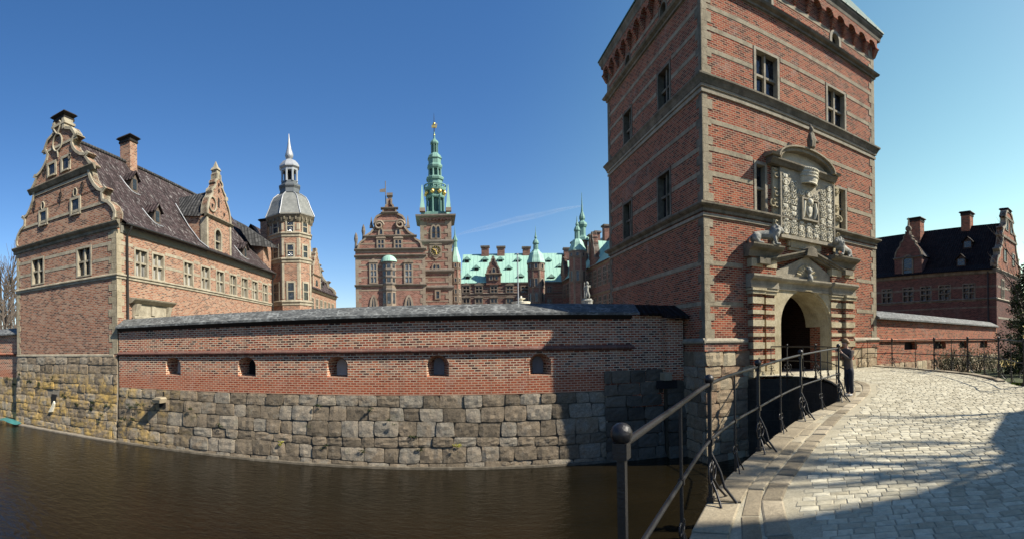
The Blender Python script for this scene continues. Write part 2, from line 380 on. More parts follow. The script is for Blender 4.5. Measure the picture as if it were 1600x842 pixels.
# clay pantile roofs with pale weathering flecks running down the slope
def tiles(name, a, b, w, fleck, per=0.22):
    t = NT(name); uv = t.tc.outputs['UV']; p = t.n('NewGeometry').outputs['Position']
    f = t.noise(p, 0.8, 5, 0.6); col = t.mix(f, a, b)
    sp = t.n('TexBrick'); t.l(uv, sp.inputs['Vector']); sp.inputs['Scale'].default_value = 1
    sp.inputs['Brick Width'].default_value = per; sp.inputs['Row Height'].default_value = 0.3; sp.inputs['Mortar Size'].default_value = 0.02; sp.offset = 0
    sp.inputs['Color1'].default_value = (0.3, 0.3, 0.3, 1); sp.inputs['Color2'].default_value = (1.25, 1.25, 1.25, 1); sp.inputs['Mortar'].default_value = (0.3, 0.3, 0.3, 1)
    col = t.mix(0.75, col, sp.outputs['Color'], 'MULTIPLY')
    fl = t.ramp(t.noise(t.mapping(uv, (1.0, 0.32, 1)), 6.5, 5, 0.75, 0.5), [(0.555, (0, 0, 0)), (0.63, (1, 1, 1))])
    fl = t.math('MULTIPLY', fl, t.ramp(t.noise(p, 0.5, 3), [(0.3, (0.4, 0.4, 0.4)), (0.6, (1, 1, 1))]))
    col = t.mix(t.math('MULTIPLY', fl, fleck), col, w)
    wv = t.n('TexWave', wave_type='BANDS', bands_direction='X'); t.l(uv, wv.inputs['Vector']); wv.inputs['Scale'].default_value = 1/per*0.314*1.0
    return t.fin(col, 0.8, t.bump(t.math('ADD', wv.outputs['Fac'], t.math('MULTIPLY', sp.outputs['Fac'], -0.5)), 0.05, 0.8), spec=0.12)
tiles('tile_roof', (0.05, 0.036, 0.036), (0.095, 0.07, 0.072), (0.40, 0.39, 0.38), 0.75)
tiles('tile_roof_grey', (0.05, 0.05, 0.052), (0.10, 0.10, 0.10), (0.30, 0.30, 0.29), 0.3)
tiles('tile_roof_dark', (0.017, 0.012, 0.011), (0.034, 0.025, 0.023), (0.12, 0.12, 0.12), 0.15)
# wall coping: lead-grey slates crazed with pale lines
t = NT('coping_slate'); uv = t.tc.outputs['UV']; p = t.n('NewGeometry').outputs['Position']
col = t.ramp(t.noise(p, 3.5, 5, 0.7), [(0.3, (0.06, 0.064, 0.064)), (0.7, (0.15, 0.155, 0.15))])
v = t.n('TexVoronoi', feature='DISTANCE_TO_EDGE'); t.l(t.mapping(uv, (4.2, 6.5, 1), rot=(0, 0, 0.5)), v.inputs['Vector']); v.inputs['Scale'].default_value = 1; v.inputs['Randomness'].default_value = 0.75
ln = t.ramp(v.outputs[0], [(0.03, (1, 1, 1)), (0.12, (0, 0, 0))])
ln = t.math('MULTIPLY', ln, t.ramp(t.noise(p, 2.6, 4, 0.7), [(0.38, (0, 0, 0)), (0.6, (1, 1, 1))]))
col = t.mix(t.math('MULTIPLY', ln, 0.6), col, (0.38, 0.40, 0.39))
t.fin(col, 0.6, t.bump(v.outputs[0], 0.03, 0.7), spec=0.15)
t = NT('slate_dome'); p = t.n('NewGeometry').outputs['Position']; uv = t.tc.outputs['UV']
b = t.n('TexBrick'); t.l(uv, b.inputs['Vector']); b.inputs['Scale'].default_value = 1; b.inputs['Brick Width'].default_value = 0.16; b.inputs['Row Height'].default_value = 0.1; b.inputs['Mortar Size'].default_value = 0.006
b.inputs['Color1'].default_value = (0.16, 0.17, 0.165, 1); b.inputs['Color2'].default_value = (0.24, 0.25, 0.235, 1); b.inputs['Mortar'].default_value = (0.1, 0.1, 0.1, 1)
t.fin(t.mix(0.4, b.outputs['Color'], t.ramp(t.noise(p, 3, 5), [(0.3, (0.12, 0.13, 0.12)), (0.7, (0.32, 0.33, 0.3))])), 0.55, t.bump(b.outputs['Color'], 0.01), spec=0.4)
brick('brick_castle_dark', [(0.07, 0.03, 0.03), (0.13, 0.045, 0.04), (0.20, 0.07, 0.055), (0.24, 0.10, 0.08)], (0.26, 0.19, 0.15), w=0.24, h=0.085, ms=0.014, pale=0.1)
brick('shade_brick', [(0.02, 0.012, 0.01), (0.05, 0.02, 0.016), (0.07, 0.03, 0.02)], (0.08, 0.06, 0.05), pale=0.0)  # gloom of the unlit passage put into the brick colour
plain('lead', (0.42, 0.44, 0.46), 0.45, 0.3, 0.3, 3, 0.004)
plain('lead_dark', (0.13, 0.145, 0.155), 0.5, 0.2, 0.3, 3)
def copper(name, a, b_, seam=1.0):
    t = NT(name); uv = t.tc.outputs['UV']; p = t.n('NewGeometry').outputs['Position']
    col = t.ramp(t.noise(t.mapping(p, (1, 1, 0.3)), 0.6, 6, 0.7), [(0.3, a), (0.7, b_)])
    wv = t.n('TexWave', wave_type='BANDS', bands_direction='X'); t.l(uv, wv.inputs['Vector']); wv.inputs['Scale'].default_value = 0.314*seam
    rb = t.ramp(wv.outputs['Fac'], [(0.86, (0, 0, 0)), (0.95, (1, 1, 1))])
    col = t.mix(t.math('MULTIPLY', rb, 0.3), col, (0.18, 0.36, 0.31))
    st = t.ramp(t.noise(t.mapping(p, (2.5, 2.5, 0.25)), 1.2, 5, 0.7), [(0.55, (0, 0, 0)), (0.75, (1, 1, 1))])
    col = t.mix(t.math('MULTIPLY', st, 0.25), col, (0.20, 0.33, 0.27))
    return t.fin(col, 0.65, t.bump(rb, 0.06, 0.5), spec=0.3)
copper('copper', (0.31, 0.55, 0.45), (0.42, 0.66, 0.55))
copper('copper_spire', (0.10, 0.24, 0.20), (0.24, 0.42, 0.36), 2.5)
copper('copper_dark', (0.04, 0.10, 0.085), (0.07, 0.17, 0.14), 1.5)
plain('gold', (0.75, 0.52, 0.16), 0.35, 0.85, 0.15)
plain('iron', (0.016, 0.015, 0.017), 0.42, 0.25, 0.4, 14, 0.004, 0.5)
plain('old_iron', (0.03, 0.024, 0.02), 0.7, 0.3, 0.4, 12)
plain('pipe', (0.035, 0.035, 0.034), 0.5, 0.2)
plain('dark_wood', (0.035, 0.022, 0.014), 0.7, 0, 0.35, 5)
plain('black_void', (0.012, 0.011, 0.011), 0.9, 0, 0.2)
plain('white_wood', (0.55, 0.54, 0.48), 0.6, 0, 0.1)
plain('grey_shutter', (0.22, 0.23, 0.26), 0.5, 0, 0.25, 9)
plain('pale_shutter', (0.60, 0.54, 0.50), 0.6, 0, 0.2, 9)
plain('fascia', (0.19, 0.185, 0.155), 0.7, 0, 0.3, 3)
plain('window_frame', (0.10, 0.08, 0.06), 0.6, 0, 0.3)
# leaded glass: small panes in lead cames, each pane a little off-plane
def glass(name, base, per=0.12, tint=(0.10, 0.12, 0.14), amt=0.35):
    t = NT(name); uv = t.tc.outputs['UV']
    b = t.n('TexBrick'); t.l(uv, b.inputs['Vector']); b.inputs['Scale'].default_value = 1; b.offset = 0
    b.inputs['Brick Width'].default_value = per; b.inputs['Row Height'].default_value = per*1.4; b.inputs['Mortar Size'].default_value = per*0.07
    b.inputs['Color1'].default_value = (0, 0, 0, 1); b.inputs['Color2'].default_value = (1, 1, 1, 1); b.inputs['Mortar'].default_value = (0, 0, 0, 1)
    c_ = t.mix(t.math('MULTIPLY', b.outputs['Color'], amt), base, tint)
    c_ = t.mix(b.outputs['Fac'], c_, (0.03, 0.03, 0.03))
    nz = t.noise(t.n('NewGeometry').outputs['Position'], 2.5, 2)
    return t.fin(c_, 0.12, t.bump(t.math('ADD', nz, t.math('MULTIPLY', b.outputs['Color'], 0.25)), 0.05, 0.5), spec=0.6)
glass('glass', (0.012, 0.012, 0.014))
glass('glass_far', (0.03, 0.035, 0.04), 0.5, (0.2, 0.22, 0.24), 0.4)
t = NT('glass_curtain'); uv = t.tc.outputs['UV']; p = t.n('NewGeometry').outputs['Position']
f = t.ramp(t.noise(t.mapping(p, (6, 6, 0.5)), 1.0, 3), [(0.35, (0.05, 0.05, 0.05)), (0.6, (0.5, 0.5, 0.47))]); t.fin(f, 0.15, None, spec=0.5)
# water
t = NT('water'); p = t.n('NewGeometry').outputs['Position']
h = t.math('ADD', t.noise(t.mapping(p, (1.0, 1.7, 1), rot=(0, 0, 0.25)), 2.6, 4, 0.6, 0.5), t.math('MULTIPLY', t.noise(t.mapping(p, (1, 1.5, 1)), 9, 3, 0.6), 0.3))
col = t.ramp(t.noise(p, 0.35, 3), [(0.3, (0.008, 0.0065, 0.003)), (0.7, (0.014, 0.0105, 0.005))])
t.fin(col, 0.06, t.bump(h, 0.034, 0.8), spec=0.15)
stone('ground_soil', [(0.06, 0.055, 0.035), (0.10, 0.09, 0.06)], 0.3)
stone('gravel', [(0.22, 0.20, 0.16), (0.34, 0.31, 0.26)], 1.0)
plain('bark', (0.055, 0.042, 0.032), 0.9, 0, 0.4, 8, 0.01)
plain('bark_pale', (0.12, 0.095, 0.075), 0.9, 0, 0.4, 8)
def leafm(name, a, b_):
    t = NT(name); g = t.n('NewGeometry'); c_ = t.mix(g.outputs['Random Per Island'], a, b_); t.fin(c_, 0.6, None, spec=0.25)
    tr = t.n('BsdfTranslucent'); t.l(c_, tr.inputs[0]); mx = t.n('MixShader'); mx.inputs[0].default_value = 0.25
    t.l(t.b.outputs[0], mx.inputs[1]); t.l(tr.outputs[0], mx.inputs[2]); t.l(mx.outputs[0], t.out.inputs[0])
leafm('leaf_dark', (0.010, 0.020, 0.008), (0.035, 0.055, 0.018))
leafm('leaf_bush', (0.05, 0.055, 0.03), (0.13, 0.13, 0.07))
leafm('leaf_grass', (0.05, 0.085, 0.012), (0.13, 0.19, 0.03))
leafm('leaf_ivy', (0.02, 0.035, 0.012), (0.06, 0.08, 0.025))
leafm('leaf_yellow', (0.45, 0.42, 0.05), (0.5, 0.5, 0.08))
stone('castle_stone', [(0.20, 0.15, 0.11), (0.31, 0.25, 0.19), (0.40, 0.33, 0.26)], 0.5)
stone('castle_stone_dark', [(0.13, 0.11, 0.09), (0.22, 0.19, 0.16), (0.3, 0.26, 0.22)], 0.5)
glass('glass_pale', (0.16, 0.18, 0.19), 0.5, (0.42, 0.46, 0.46), 0.7)
stone('grass_soil', [(0.035, 0.045, 0.015), (0.07, 0.09, 0.03)], 1.5)
t = NT('vapour'); tr = t.n('BsdfTransparent'); mx = t.n('MixShader'); em = t.n('BsdfDiffuse'); em.inputs[0].default_value = (1, 1, 1, 1)
lw_ = t.n('LayerWeight'); lw_.inputs[0].default_value = 0.35; f = t.math('MULTIPLY', t.math('POWER', t.math('SUBTRACT', 1.0, lw_.outputs['Facing']), 1.6), t.ramp(t.noise(t.n('NewGeometry').outputs['Position'], 0.012, 4), [(0.3, (0.02, 0.02, 0.02)), (0.7, (0.08, 0.08, 0.08))]))
t.l(f, mx.inputs[0]); t.l(tr.outputs[0], mx.inputs[1]); t.l(em.outputs[0], mx.inputs[2]); t.l(mx.outputs[0], t.out.inputs[0])
plain('skin', (0.50, 0.30, 0.22), 0.55, 0, 0.06)
plain('hair', (0.30, 0.17, 0.07), 0.6, 0, 0.35, 40, 0.01)
plain('hoodie', (0.11, 0.088, 0.075), 0.9, 0, 0.3, 30, 0.004)
plain('jeans', (0.012, 0.016, 0.03), 0.85, 0, 0.3, 30, 0.003)
plain('shoe', (0.5, 0.48, 0.44), 0.6)
plain('tarp', (0.05, 0.20, 0.20), 0.35, 0, 0.5, 4)
plain('cloth_white', (0.6, 0.58, 0.5), 0.8)
# ---------------------------------------------------------------- light and sky
EL = R(42); SX, SY = 0.9637, -0.267
w = bpy.data.worlds.new('World'); sc.world = w; w.use_nodes = True; nt = w.node_tree; nt.nodes.clear()
sky = nt.nodes.new('ShaderNodeTexSky'); sky.sky_type = 'NISHITA'; sky.sun_disc = False; sky.sun_elevation = EL
sky.sun_rotation = math.atan2(SX, SY); sky.altitude = 0; sky.air_density = 1.0; sky.dust_density = 0.25; sky.ozone_density = 2.6
bg = nt.nodes.new('ShaderNodeBackground'); bg.inputs[1].default_value = 0.056
hs = nt.nodes.new('ShaderNodeHueSaturation'); hs.inputs['Saturation'].default_value = 1.26; hs.inputs['Value'].default_value = 1.22; sk2 = nt.nodes.new('ShaderNodeMix'); sk2.data_type = 'RGBA'; sk2.blend_type = 'MULTIPLY'; sk2.inputs[0].default_value = 1; sk2.inputs[7].default_value = (1.12, 1.07, 1.10, 1); nt.links.new(sky.outputs[0], sk2.inputs[6]); nt.links.new(sk2.outputs[2], hs.inputs['Color'])
tcw = nt.nodes.new('ShaderNodeTexCoord'); dp = nt.nodes.new('ShaderNodeVectorMath'); dp.operation = 'DOT_PRODUCT'; dp.inputs[1].default_value = (0.93, 0.36, 0.0)
nt.links.new(tcw.outputs['Generated'], dp.inputs[0]); mr = nt.nodes.new('ShaderNodeMapRange'); mr.interpolation_type = 'SMOOTHSTEP'; mr.inputs[1].default_value = 0.25; mr.inputs[2].default_value = 1.05
nt.links.new(dp.outputs['Value'], mr.inputs[0]); tm = nt.nodes.new('ShaderNodeMix'); tm.data_type = 'RGBA'; tm.blend_type = 'MULTIPLY'; tm.inputs[7].default_value = (2.5, 1.98, 1.06, 1)   # paler tint added over the right side of the sky
nt.links.new(mr.outputs[0], tm.inputs[0]); nt.links.new(hs.outputs[0], tm.inputs[6])
wo = nt.nodes.new('ShaderNodeOutputWorld'); nt.links.new(tm.outputs[2], bg.inputs[0]); nt.links.new(bg.outputs[0], wo.inputs[0])
sun = bpy.data.lights.new('sun', 'SUN'); sun.energy = 5.0; sun.angle = R(0.53); sun.color = (1.0, 0.925, 0.80)
so = bpy.data.objects.new('sun', sun); COL.objects.link(so)
v = Vector((SX*math.cos(EL), SY*math.cos(EL), math.sin(EL))); so.rotation_euler = v.to_track_quat('Z', 'Y').to_euler(); so.location = (20, -20, 40)
sc.view_settings.view_transform = 'Standard'; sc.view_settings.look = 'None'; sc.view_settings.gamma = 1; sc.view_settings.exposure = 1.06
sc.cycles.max_bounces = 5; sc.cycles.diffuse_bounces = 2; sc.cycles.glossy_bounces = 2; sc.cycles.transmission_bounces = 2; sc.cycles.use_denoising = True
ZW = -2.3
# ---------------------------------------------------------------- terrain
def sheet(name, pts, z, mat):
    m = MB(); m.add([(x, y, z) for x, y in pts], [tuple(range(len(pts)))]); o = m.build(name, MT[mat]); tag(o, kind='structure'); return o
sheet('terrain', [(-3000, -3000), (3000, -3000), (3000, 3000), (-3000, 3000)], -3.4, 'ground_soil')
sheet('moat_water', [(-120, -60), (90, -60), (90, 60), (-120, 60)], ZW, 'water')
# ---------------------------------------------------------------- planes measured from the photograph
D0 = 15.5; A0 = -0.085
LW = Fr((D0*math.sin(A0), D0*math.cos(A0)), (math.cos(A0), -math.sin(A0)))   # long moat wall
CT = Vector((6.125, 14.35))                                                    # near corner of the gate tower
TD = Vector((8.83, 1.38)).normalized(); TWD = 8.9; TDP = 8.6
TF = Fr(CT, TD)                                                                # portal face
LC = CT+TF.n*TDP; TL = Fr(LC, -TF.n)                                           # shaded face, u from far end to corner
SD = 15.5/math.cos(-0.822+0.085); C2 = Vector((SD*math.sin(-0.822), SD*math.cos(-0.822)))
SFd = Vector((0.9955, 0.094)); SW_ = 7.3; SB = Fr(C2-SFd*SW_, SFd); SS = Fr(C2, SB.n)   # stable: gable face, long face
RC = Vector((32.2, 20.2)); RBd = Vector((0.972, 0.234)); RB = Fr(RC, RBd); RBn = RB.n   # right hand stable
RS = Fr(RC+RBn*17.0, -RBn)                                                      # its shaded face, u from far end (17) to corner
TR = CT+TD*TWD; RW = Fr(TR, (RC-TR))                                           # right moat wall
RWL = (RC-TR).length
sheet('castle_islet', [tuple(LW.W(-14.0, 0.6, 0)[:2]), tuple(LW.W(6.5, 0.6, 0)[:2]), tuple(TF.W(-0.2, 8, 0)[:2]), tuple(TF.W(9, 8, 0)[:2]), tuple(RW.W(1, 0.6, 0)[:2]), tuple(RW.W(RWL, .6, 0)[:2]), (90, 40), (140, 260), (-140, 260), (-60, 15.2), (-23, 14.2)], 0.02, 'gravel')
# ---------------------------------------------------------------- rough block masonry
def blocks(m, W, u0, u1, rows, batter, rnd, blen=(0.38, 0.8), ybase=0.0, rough=0.03, skip=None):
    """rows: list of z levels, top to bottom; every block is a pillow of its own; batter moves lower rows outwards"""
    for zt, zb in zip(rows, rows[1:]):
        u = u0-rnd.random()*0.3
        while u < u1:
            L = rnd.uniform(*blen); a, b = max(u, u0), min(u+L, u1); u += L
            if b-a < 0.08: continue
            g = 0.006+rnd.random()*0.006
            wv_ = .03*math.sin(u*.9+zt*3)
            zt2, zb2 = zt-g+(wv_ if zt != rows[0] else 0)+rnd.uniform(-.014, .008), zb+g+.03*math.sin(u*.9+zb*3)+rnd.uniform(-.01, .012)
            if skip and skip((a+b)/2, (zt+zb)/2, b-a, zt-zb): continue
            a2, b2 = a+g, b-g; out = rnd.uniform(0.0, rough*1.6); nu, nz = max(3, int((b2-a2)/0.13)), 4
            tl = [rnd.uniform(-.05, .05) for _ in range(2)]+[rnd.uniform(-.022, .022) for _ in range(2)]; cr_ = [rnd.uniform(.0, .03) for _ in range(4)]
            vs = []
            for j in range(nz+1):
                for i in range(nu+1):
                    s_, t_ = i/nu, j/nz
                    edge = (i in (0, nu)) or (j in (0, nz)); cor = (i in (0, nu)) and (j in (0, nz))
                    k = 0.0 if edge else 1.0
                    uu = a2+(b2-a2)*s_+(tl[0]*(t_-.5) if i == 0 else tl[1]*(t_-.5) if i == nu else rnd.uniform(-.01, .01))
                    zz = zb2+(zt2-zb2)*t_+(tl[2]*(s_-.5) if j == 0 else tl[3]*(s_-.5) if j == nz else rnd.uniform(-.012, .012))
                    if cor: uu += cr_[(i > 0)+2*(j > 0)]*(1 if i == 0 else -1); zz += cr_[(i > 0)+2*(j > 0)]*(1 if j == 0 else -1)
                    yy = ybase-batter(zz)-out-k*(0.014+rnd.uniform(-rough, rough)*0.55)
                    vs.append(W(uu, yy, zz))
            n = nu+1
            fs = [(j*n+i, j*n+i+1, (j+1)*n+i+1, (j+1)*n+i) for j in range(nz) for i in range(nu)]
            ring = [i for i in range(nu+1)]+[(j)*n+nu for j in range(1, nz+1)]+[nz*n+i for i in range(nu-1, -1, -1)]+[j*n for j in range(nz-1, 0, -1)]
            base = len(vs)
            for q in ring:
                uu = None; vs.append(None)
            cz_ = (zt2+zb2)/2
            for k_, q in enumerate(ring):
                P_ = Vector(vs[q]); nn = Vector(W(0, 1, 0))-Vector(W(0, 0, 0)); vs[base+k_] = tuple(P_+nn*(0.10+out))
            fs += [(ring[i], ring[(i+1) % len(ring)], base+(i+1) % len(ring), base+i) for i in range(len(ring))]
            m.add(vs, fs)
rnd = random.Random(3)
def bat(z): return 0.06*max(0, -z)
# ---------------------------------------------------------------- long wall on the moat
UL = -13.98; UR = LW.px(986, 500)[0]; UE = 7.15
zc, zb, zr, ze = 1.50, 0.06, 3.02, 2.63
def coping(m, W, u0, u1, dy=0.0, dz=0.0):
    m.extr(W, [(-0.19+dy, ze-0.02+dz), (-0.19+dy, ze+0.06+dz), (0.38+dy, zr+dz), (1.0+dy, ze+0.1+dz), (1.0+dy, ze+dz)], u0, u1)
def embr(W, m, uc, z0=0.66, z1=1.36, wo_=0.72, wi=0.36, dep=0.58, off=0.0):
    """splayed loophole: brick jambs narrowing to a small arched opening"""
    ao = arcp(uc-wo_/2, uc+wo_/2, z1-0.34, z1, 12); ai = arcp(uc-wi/2, uc+wi/2, z1-0.34, z1-0.10, 12)
    po = [(uc-wo_/2, z0)]+ao+[(uc+wo_/2, z0)]; pi = [(uc-wi/2, z0+0.04)]+ai+[(uc+wi/2, z0+0.04)]
    n = len(po); vs = [W(u, off, z) for u, z in po]+[W(u, off+dep, z) for u, z in pi]
    m.add(vs, [(i, (i+1) % n, n+(i+1) % n, n+i) for i in range(n)])
    return pi
lw = root('moat_wall', LW.W(0, 0, ZW), 'long brick moat wall with five loopholes, slate coping and rough granite foot', 'wall', rz=LW.ang)
holes = []; m = MB()
HX = [270.5, 385.5, 527, 684, 844]
for x in HX:
    uc = LW.px(x, 572)[0]; holes.append((uc-0.36, uc+0.36, 0.66, 1.36, 0.34, 0.001))
facade(m, LW.W, UL, UR, zb, ze+0.1, holes)
pis = [embr(LW.W, m, (h[0]+h[1])/2) for h in holes]
m.add([LW.W(UL, 1.0, zb), LW.W(UE, 1.0, zb), LW.W(UE, 1.0, ze+.1), LW.W(UL, 1.0, ze+.1)], [(0, 1, 2, 3)])
m.build('brickwork', MT['brick_wall'], lw)
for i, pi in enumerate(pis):
    mm = MB(); mm.prism(LW.W, pi[::-1], 0.57, 0.62); q = mm.build('loophole_shutter', MT[('pale_shutter', 'black_void', 'pale_shutter', 'grey_shutter', 'grey_shutter')[i]], lw)
    if i == 1: q['label'] = 'dark open loophole with a broken pane'
m = MB()      # soldier arches over the loopholes read as slightly proud brick rings
for h in holes:
    m = MB(); uc = (h[0]+h[1])/2; a = arcp(uc-.37, uc+.37, 1.02, 1.365, 14); b = arcp(uc-.50, uc+.50, 1.02, 1.49, 14)
    for i in range(14): m.prism(LW.W, [a[i], a[i+1], b[i+1], b[i]], -0.006 - 0.004*(i % 2), 0.03)
    m.build('loophole_arch', MT['brick_wall'], lw)
pass
m = MB(); m.extr(LW.W, [(0.01, zc-0.07), (-0.05, zc-0.06), (-0.11, zc-0.01), (-0.11, zc+0.03), (-0.05, zc+0.08), (0.01, zc+0.12)], UL, UR+0.08); m.build('brick_moulding', MT['brick_castle_dark'], lw)
m = MB(); coping(m, LW.W, UL-0.03, UR+0.25); m.build('coping', MT['coping_slate'], lw)
m = MB(); m.extr(LW.W, [(-0.02, ze-0.16), (-0.10, ze-0.06), (-0.10, ze-0.022), (0.02, ze-0.022)], UL, UR+.02); m.build('eaves_board', MT['old_iron'], lw)
m = MB(); blocks(m, LW.W, UL, UR-0.9, [zb, -0.33, -0.80, -1.30, -1.62, -2.10, -2.45], bat, rnd, (0.42, 0.82))
m.build('granite_block', MT['moat_granite'], lw)['kind'] = 'stuff'
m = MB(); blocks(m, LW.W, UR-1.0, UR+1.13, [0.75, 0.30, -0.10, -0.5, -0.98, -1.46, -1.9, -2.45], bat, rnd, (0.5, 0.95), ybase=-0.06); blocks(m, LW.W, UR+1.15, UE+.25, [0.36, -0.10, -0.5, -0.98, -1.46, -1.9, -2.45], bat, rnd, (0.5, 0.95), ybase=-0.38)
m.build('granite_block', MT['shade_granite'], lw)['kind'] = 'stuff'
m = MB(); m.extr(LW.W, [(0.028, zb-.01), (.012-bat(-2.6), -2.6), (1.0, -2.6), (1.0, zb-.01)], UL, UE-0.1)
m.extr(LW.W, [(-0.02, -2.18), (-0.24, -2.24), (-0.30, -2.6), (0.2, -2.6)], UL, UE-0.4); m.build('wall_core', MT['dark_mortar'], lw)
# the return bay beside the tower stands a little forward, under its own lower coping
m = MB(); m.box(LW.W, UR, UR+1.15, -0.06, 1.0, zb-.6, ze+0.05); m.box(LW.W, UR+1.15, UE, -0.38, 1.0, 0.3, ze-0.05); m.build('brickwork', MT['brick_wall'], lw)
m = MB(); m.box(LW.W, UR+1.15, UE, -0.36, 1.0, -2.5, 0.299); m.build('wall_core', MT['dark_core_stone'], lw)
m = MB(); coping(m, LW.W, UR+0.26, UR+1.1, -0.06, -0.02)
m.extr(LW.W, [(-0.78, ze-0.16), (-0.78, ze-0.08), (0.30, zr-0.03), (1.0, ze+0.1), (1.0, ze)], UR+1.101, UE+0.05); m.build('coping', MT['tile_roof_dark'], lw)
m = MB(); m.box(LW.W, UR+1.0, UE-0.5, -0.5, -0.1, 0.36, 0.62); m.build('stone_lintel', MT['bridge_stone'], lw)
m = MB(); m.box(LW.W, UR+1.5, UE-1.0, -0.43, -0.3, 0.08, 0.355); m.build('drain_opening', MT['black_void'], lw)
# drain spout and hole
u, z = LW.px(256, 624); m = MB(); m.frus(LW.W, u-.16, u+.16, -0.5, 0, z-.10, u-.2, u+.2, -0.55, 0, z+.04); m.prism(LW.W, [(u-.2, z+.05), (u-.12, z+.12), (u+.15, z+.11), (u+.2, z+.05)], -0.45, 0)
m.build('spout_stone', MT['bridge_stone'], lw)
m = MB(); m.box(LW.W, u-.17, u+.15, -0.10, 0.1, z-.32, z-.11); m.box(LW.W, u+.02, u+.07, -0.08, .1, z+.16, z+.33); m.build('drain_hole', MT['black_void'], lw)
# ---------------------------------------------------------------- wall continuing left of the stable
FWL = Fr(SB.W(-9, 0.35, 0)[:2], SFd)
fw = root('moat_wall', FWL.W(0, 0, ZW), 'short stretch of brick moat wall left of the stable gable', 'wall', rz=FWL.ang)
m = MB(); m.box(FWL.W, 0, 8.99, 0, 0.8, zb, ze+.1); m.build('brickwork', MT['brick_wall'], fw)
m = MB(); m.extr(FWL.W, [(0, zc-.07), (-.1, zc-.01), (-.1, zc+.04), (0, zc+.1)], 0, 8.99); m.build('brick_moulding', MT['brick_tower'], fw)
m = MB(); coping(m, FWL.W, 0, 8.98); m.build('coping', MT['coping_slate'], fw)
m = MB(); blocks(m, FWL.W, 0, 8.9, [zb+.15, -.3, -.75, -1.2, -1.7, -2.1, -2.45], bat, rnd); m.build('granite_block', MT['moat_granite'], fw)['kind'] = 'stuff'
m = MB(); m.box(FWL.W, 0, 8.9, 0.02, .8, -2.6, zb); m.build('wall_core', MT['mortar'], fw)
# ---------------------------------------------------------------- right hand moat wall
rw = root('moat_wall', RW.W(0, 0, 0), 'low brick wall with dark arched niches between gate tower and right hand building', 'wall', rz=RW.ang)
holes = []
for xa, xb, yt, yb in ((1413, 1433, 528.5, 546), (1460, 1478, 529, 544.5), (1499, 1513, 529, 543.5), (1531, 1543, 529, 543)):
    ua, ub_ = RW.px(xa, 536)[0], RW.px(xb, 536)[0]; holes.append((ua, ub_, RW.px((xa+xb)/2, yb)[1], RW.px((xa+xb)/2, yt)[1]-.02, .36, .35))
m = MB(); zb2 = 0.55; facade(m, RW.W, 0.05, RWL, zb2, ze+.1, holes); m.box(RW.W, 0.05, RWL, 0.36, 1.0, 0, ze+.05); m.build('brickwork', MT['brick_tower'], rw)
m = MB()
for h in holes: m.prism(RW.W, [(h[0], h[2])]+arcp(h[0], h[1], h[3]-.36, h[3], 8)+[(h[1], h[2])], 0.30, 0.34)
each(m, 'niche_back', MT['black_void'], rw)
m = MB(); m.extr(RW.W, [(0, zc+.05), (-.1, zc+.1), (-.1, zc+.16), (0, zc+.22)], 0.05, RWL); m.build('brick_moulding', MT['brick_tower'], rw)
m = MB(); coping(m, RW.W, 0.0, RWL-.05); m.build('coping', MT['coping_slate'], rw)
m = MB(); blocks(m, RW.W, 0.1, RWL, [zb2, .1, -.35, -.8, -1.3, -1.9, -2.5], lambda z: 0.02, rnd, (.4, .8)); m.build('granite_block', MT['base_granite'], rw)['kind'] = 'stuff'
m = MB(); m.box(RW.W, 0.1, RWL, 0.04, 1, -2.6, zb2); m.build('wall_core', MT['mortar'], rw)
# ---------------------------------------------------------------- bridge deck
p5 = Vector((7.05, 8.6)); 
rail_feet = [Vector((0.47, 2.05)), Vector((1.88, 4.33)), Vector((3.28, 5.85)), Vector((5.05, 7.38)), Vector((6.85, 8.45))]
rail_feet = [rail_feet[0], rail_feet[1]]+[G(x, y).to_2d() for x, y in ((1186, 705), (1252, 655), (1311, 627))]
def catmull(pts, k=8):
    o = []; p = [Vector(q) for q in pts]
    p = [2*p[0]-p[1]]+p+[2*p[-1]-p[-2]]
    for i in range(1, len(p)-2):
        for j in range(k):
            t = j/k; a, b, c_, d = p[i-1], p[i], p[i+1], p[i+2]
            o.append(0.5*((2*b)+(c_-a)*t+(2*a-5*b+4*c_-d)*t*t+(3*b-a-3*c_+d)*t**3))
    return o+[p[-2]]
edgeL = catmull([(-4.0, -3.2), (-1.0, -0.2)]+[tuple(q) for q in rail_feet]+[tuple(G(1319, 611).to_2d())], 8)
# inner return towards the portal
tl = TF.W(TF.px(1166, 560)[0], -0.05, 0); retp = [tuple(G(1319, 611).to_2d()), tuple(P(1309, 598, 13.2).to_2d()), tuple(P(1293.5, 589, 14.5).to_2d()), tuple(P(1274.6, 586, 15.2).to_2d()), tuple(P(1255, 583.5, 15.7).to_2d()), tuple(P(1230, 581, 16.3).to_2d()), (tl[0]+0.25, tl[1]-0.35), (tl[0], tl[1])]
edgeR2 = catmull(retp, 5)
farR = catmull([tuple(TF.W(TWD-0.05, -0.05, 0)[:2])]+[tuple(G(x, y).to_2d()) for x, y in ((1395, 573.9), (1430, 576), (1460, 579), (1512, 583.7), (1560, 592), (1600, 603))]+[(11.6, 4.3), (12.4, 1), (12.6, -6)], 8)
deck = edgeL+edgeR2[1:]+farR+[(-4, -6)]
print('edgeL end', edgeL[-1], 'ret', retp, 'far', farR[0], farR[-1])
m = MB(); top = [(q[0], q[1], deckz(q[0], q[1])-0.012) for q in deck]
bmq = bmesh.new(); vs = [bmq.verts.new(q) for q in top]; f = bmq.faces.new(vs); bmesh.ops.triangulate(bmq, faces=[f])
bmesh.ops.subdivide_edges(bmq, edges=bmq.edges, cuts=5, use_grid_fill=True)
bmesh.ops.triangulate(bmq, faces=bmq.faces)
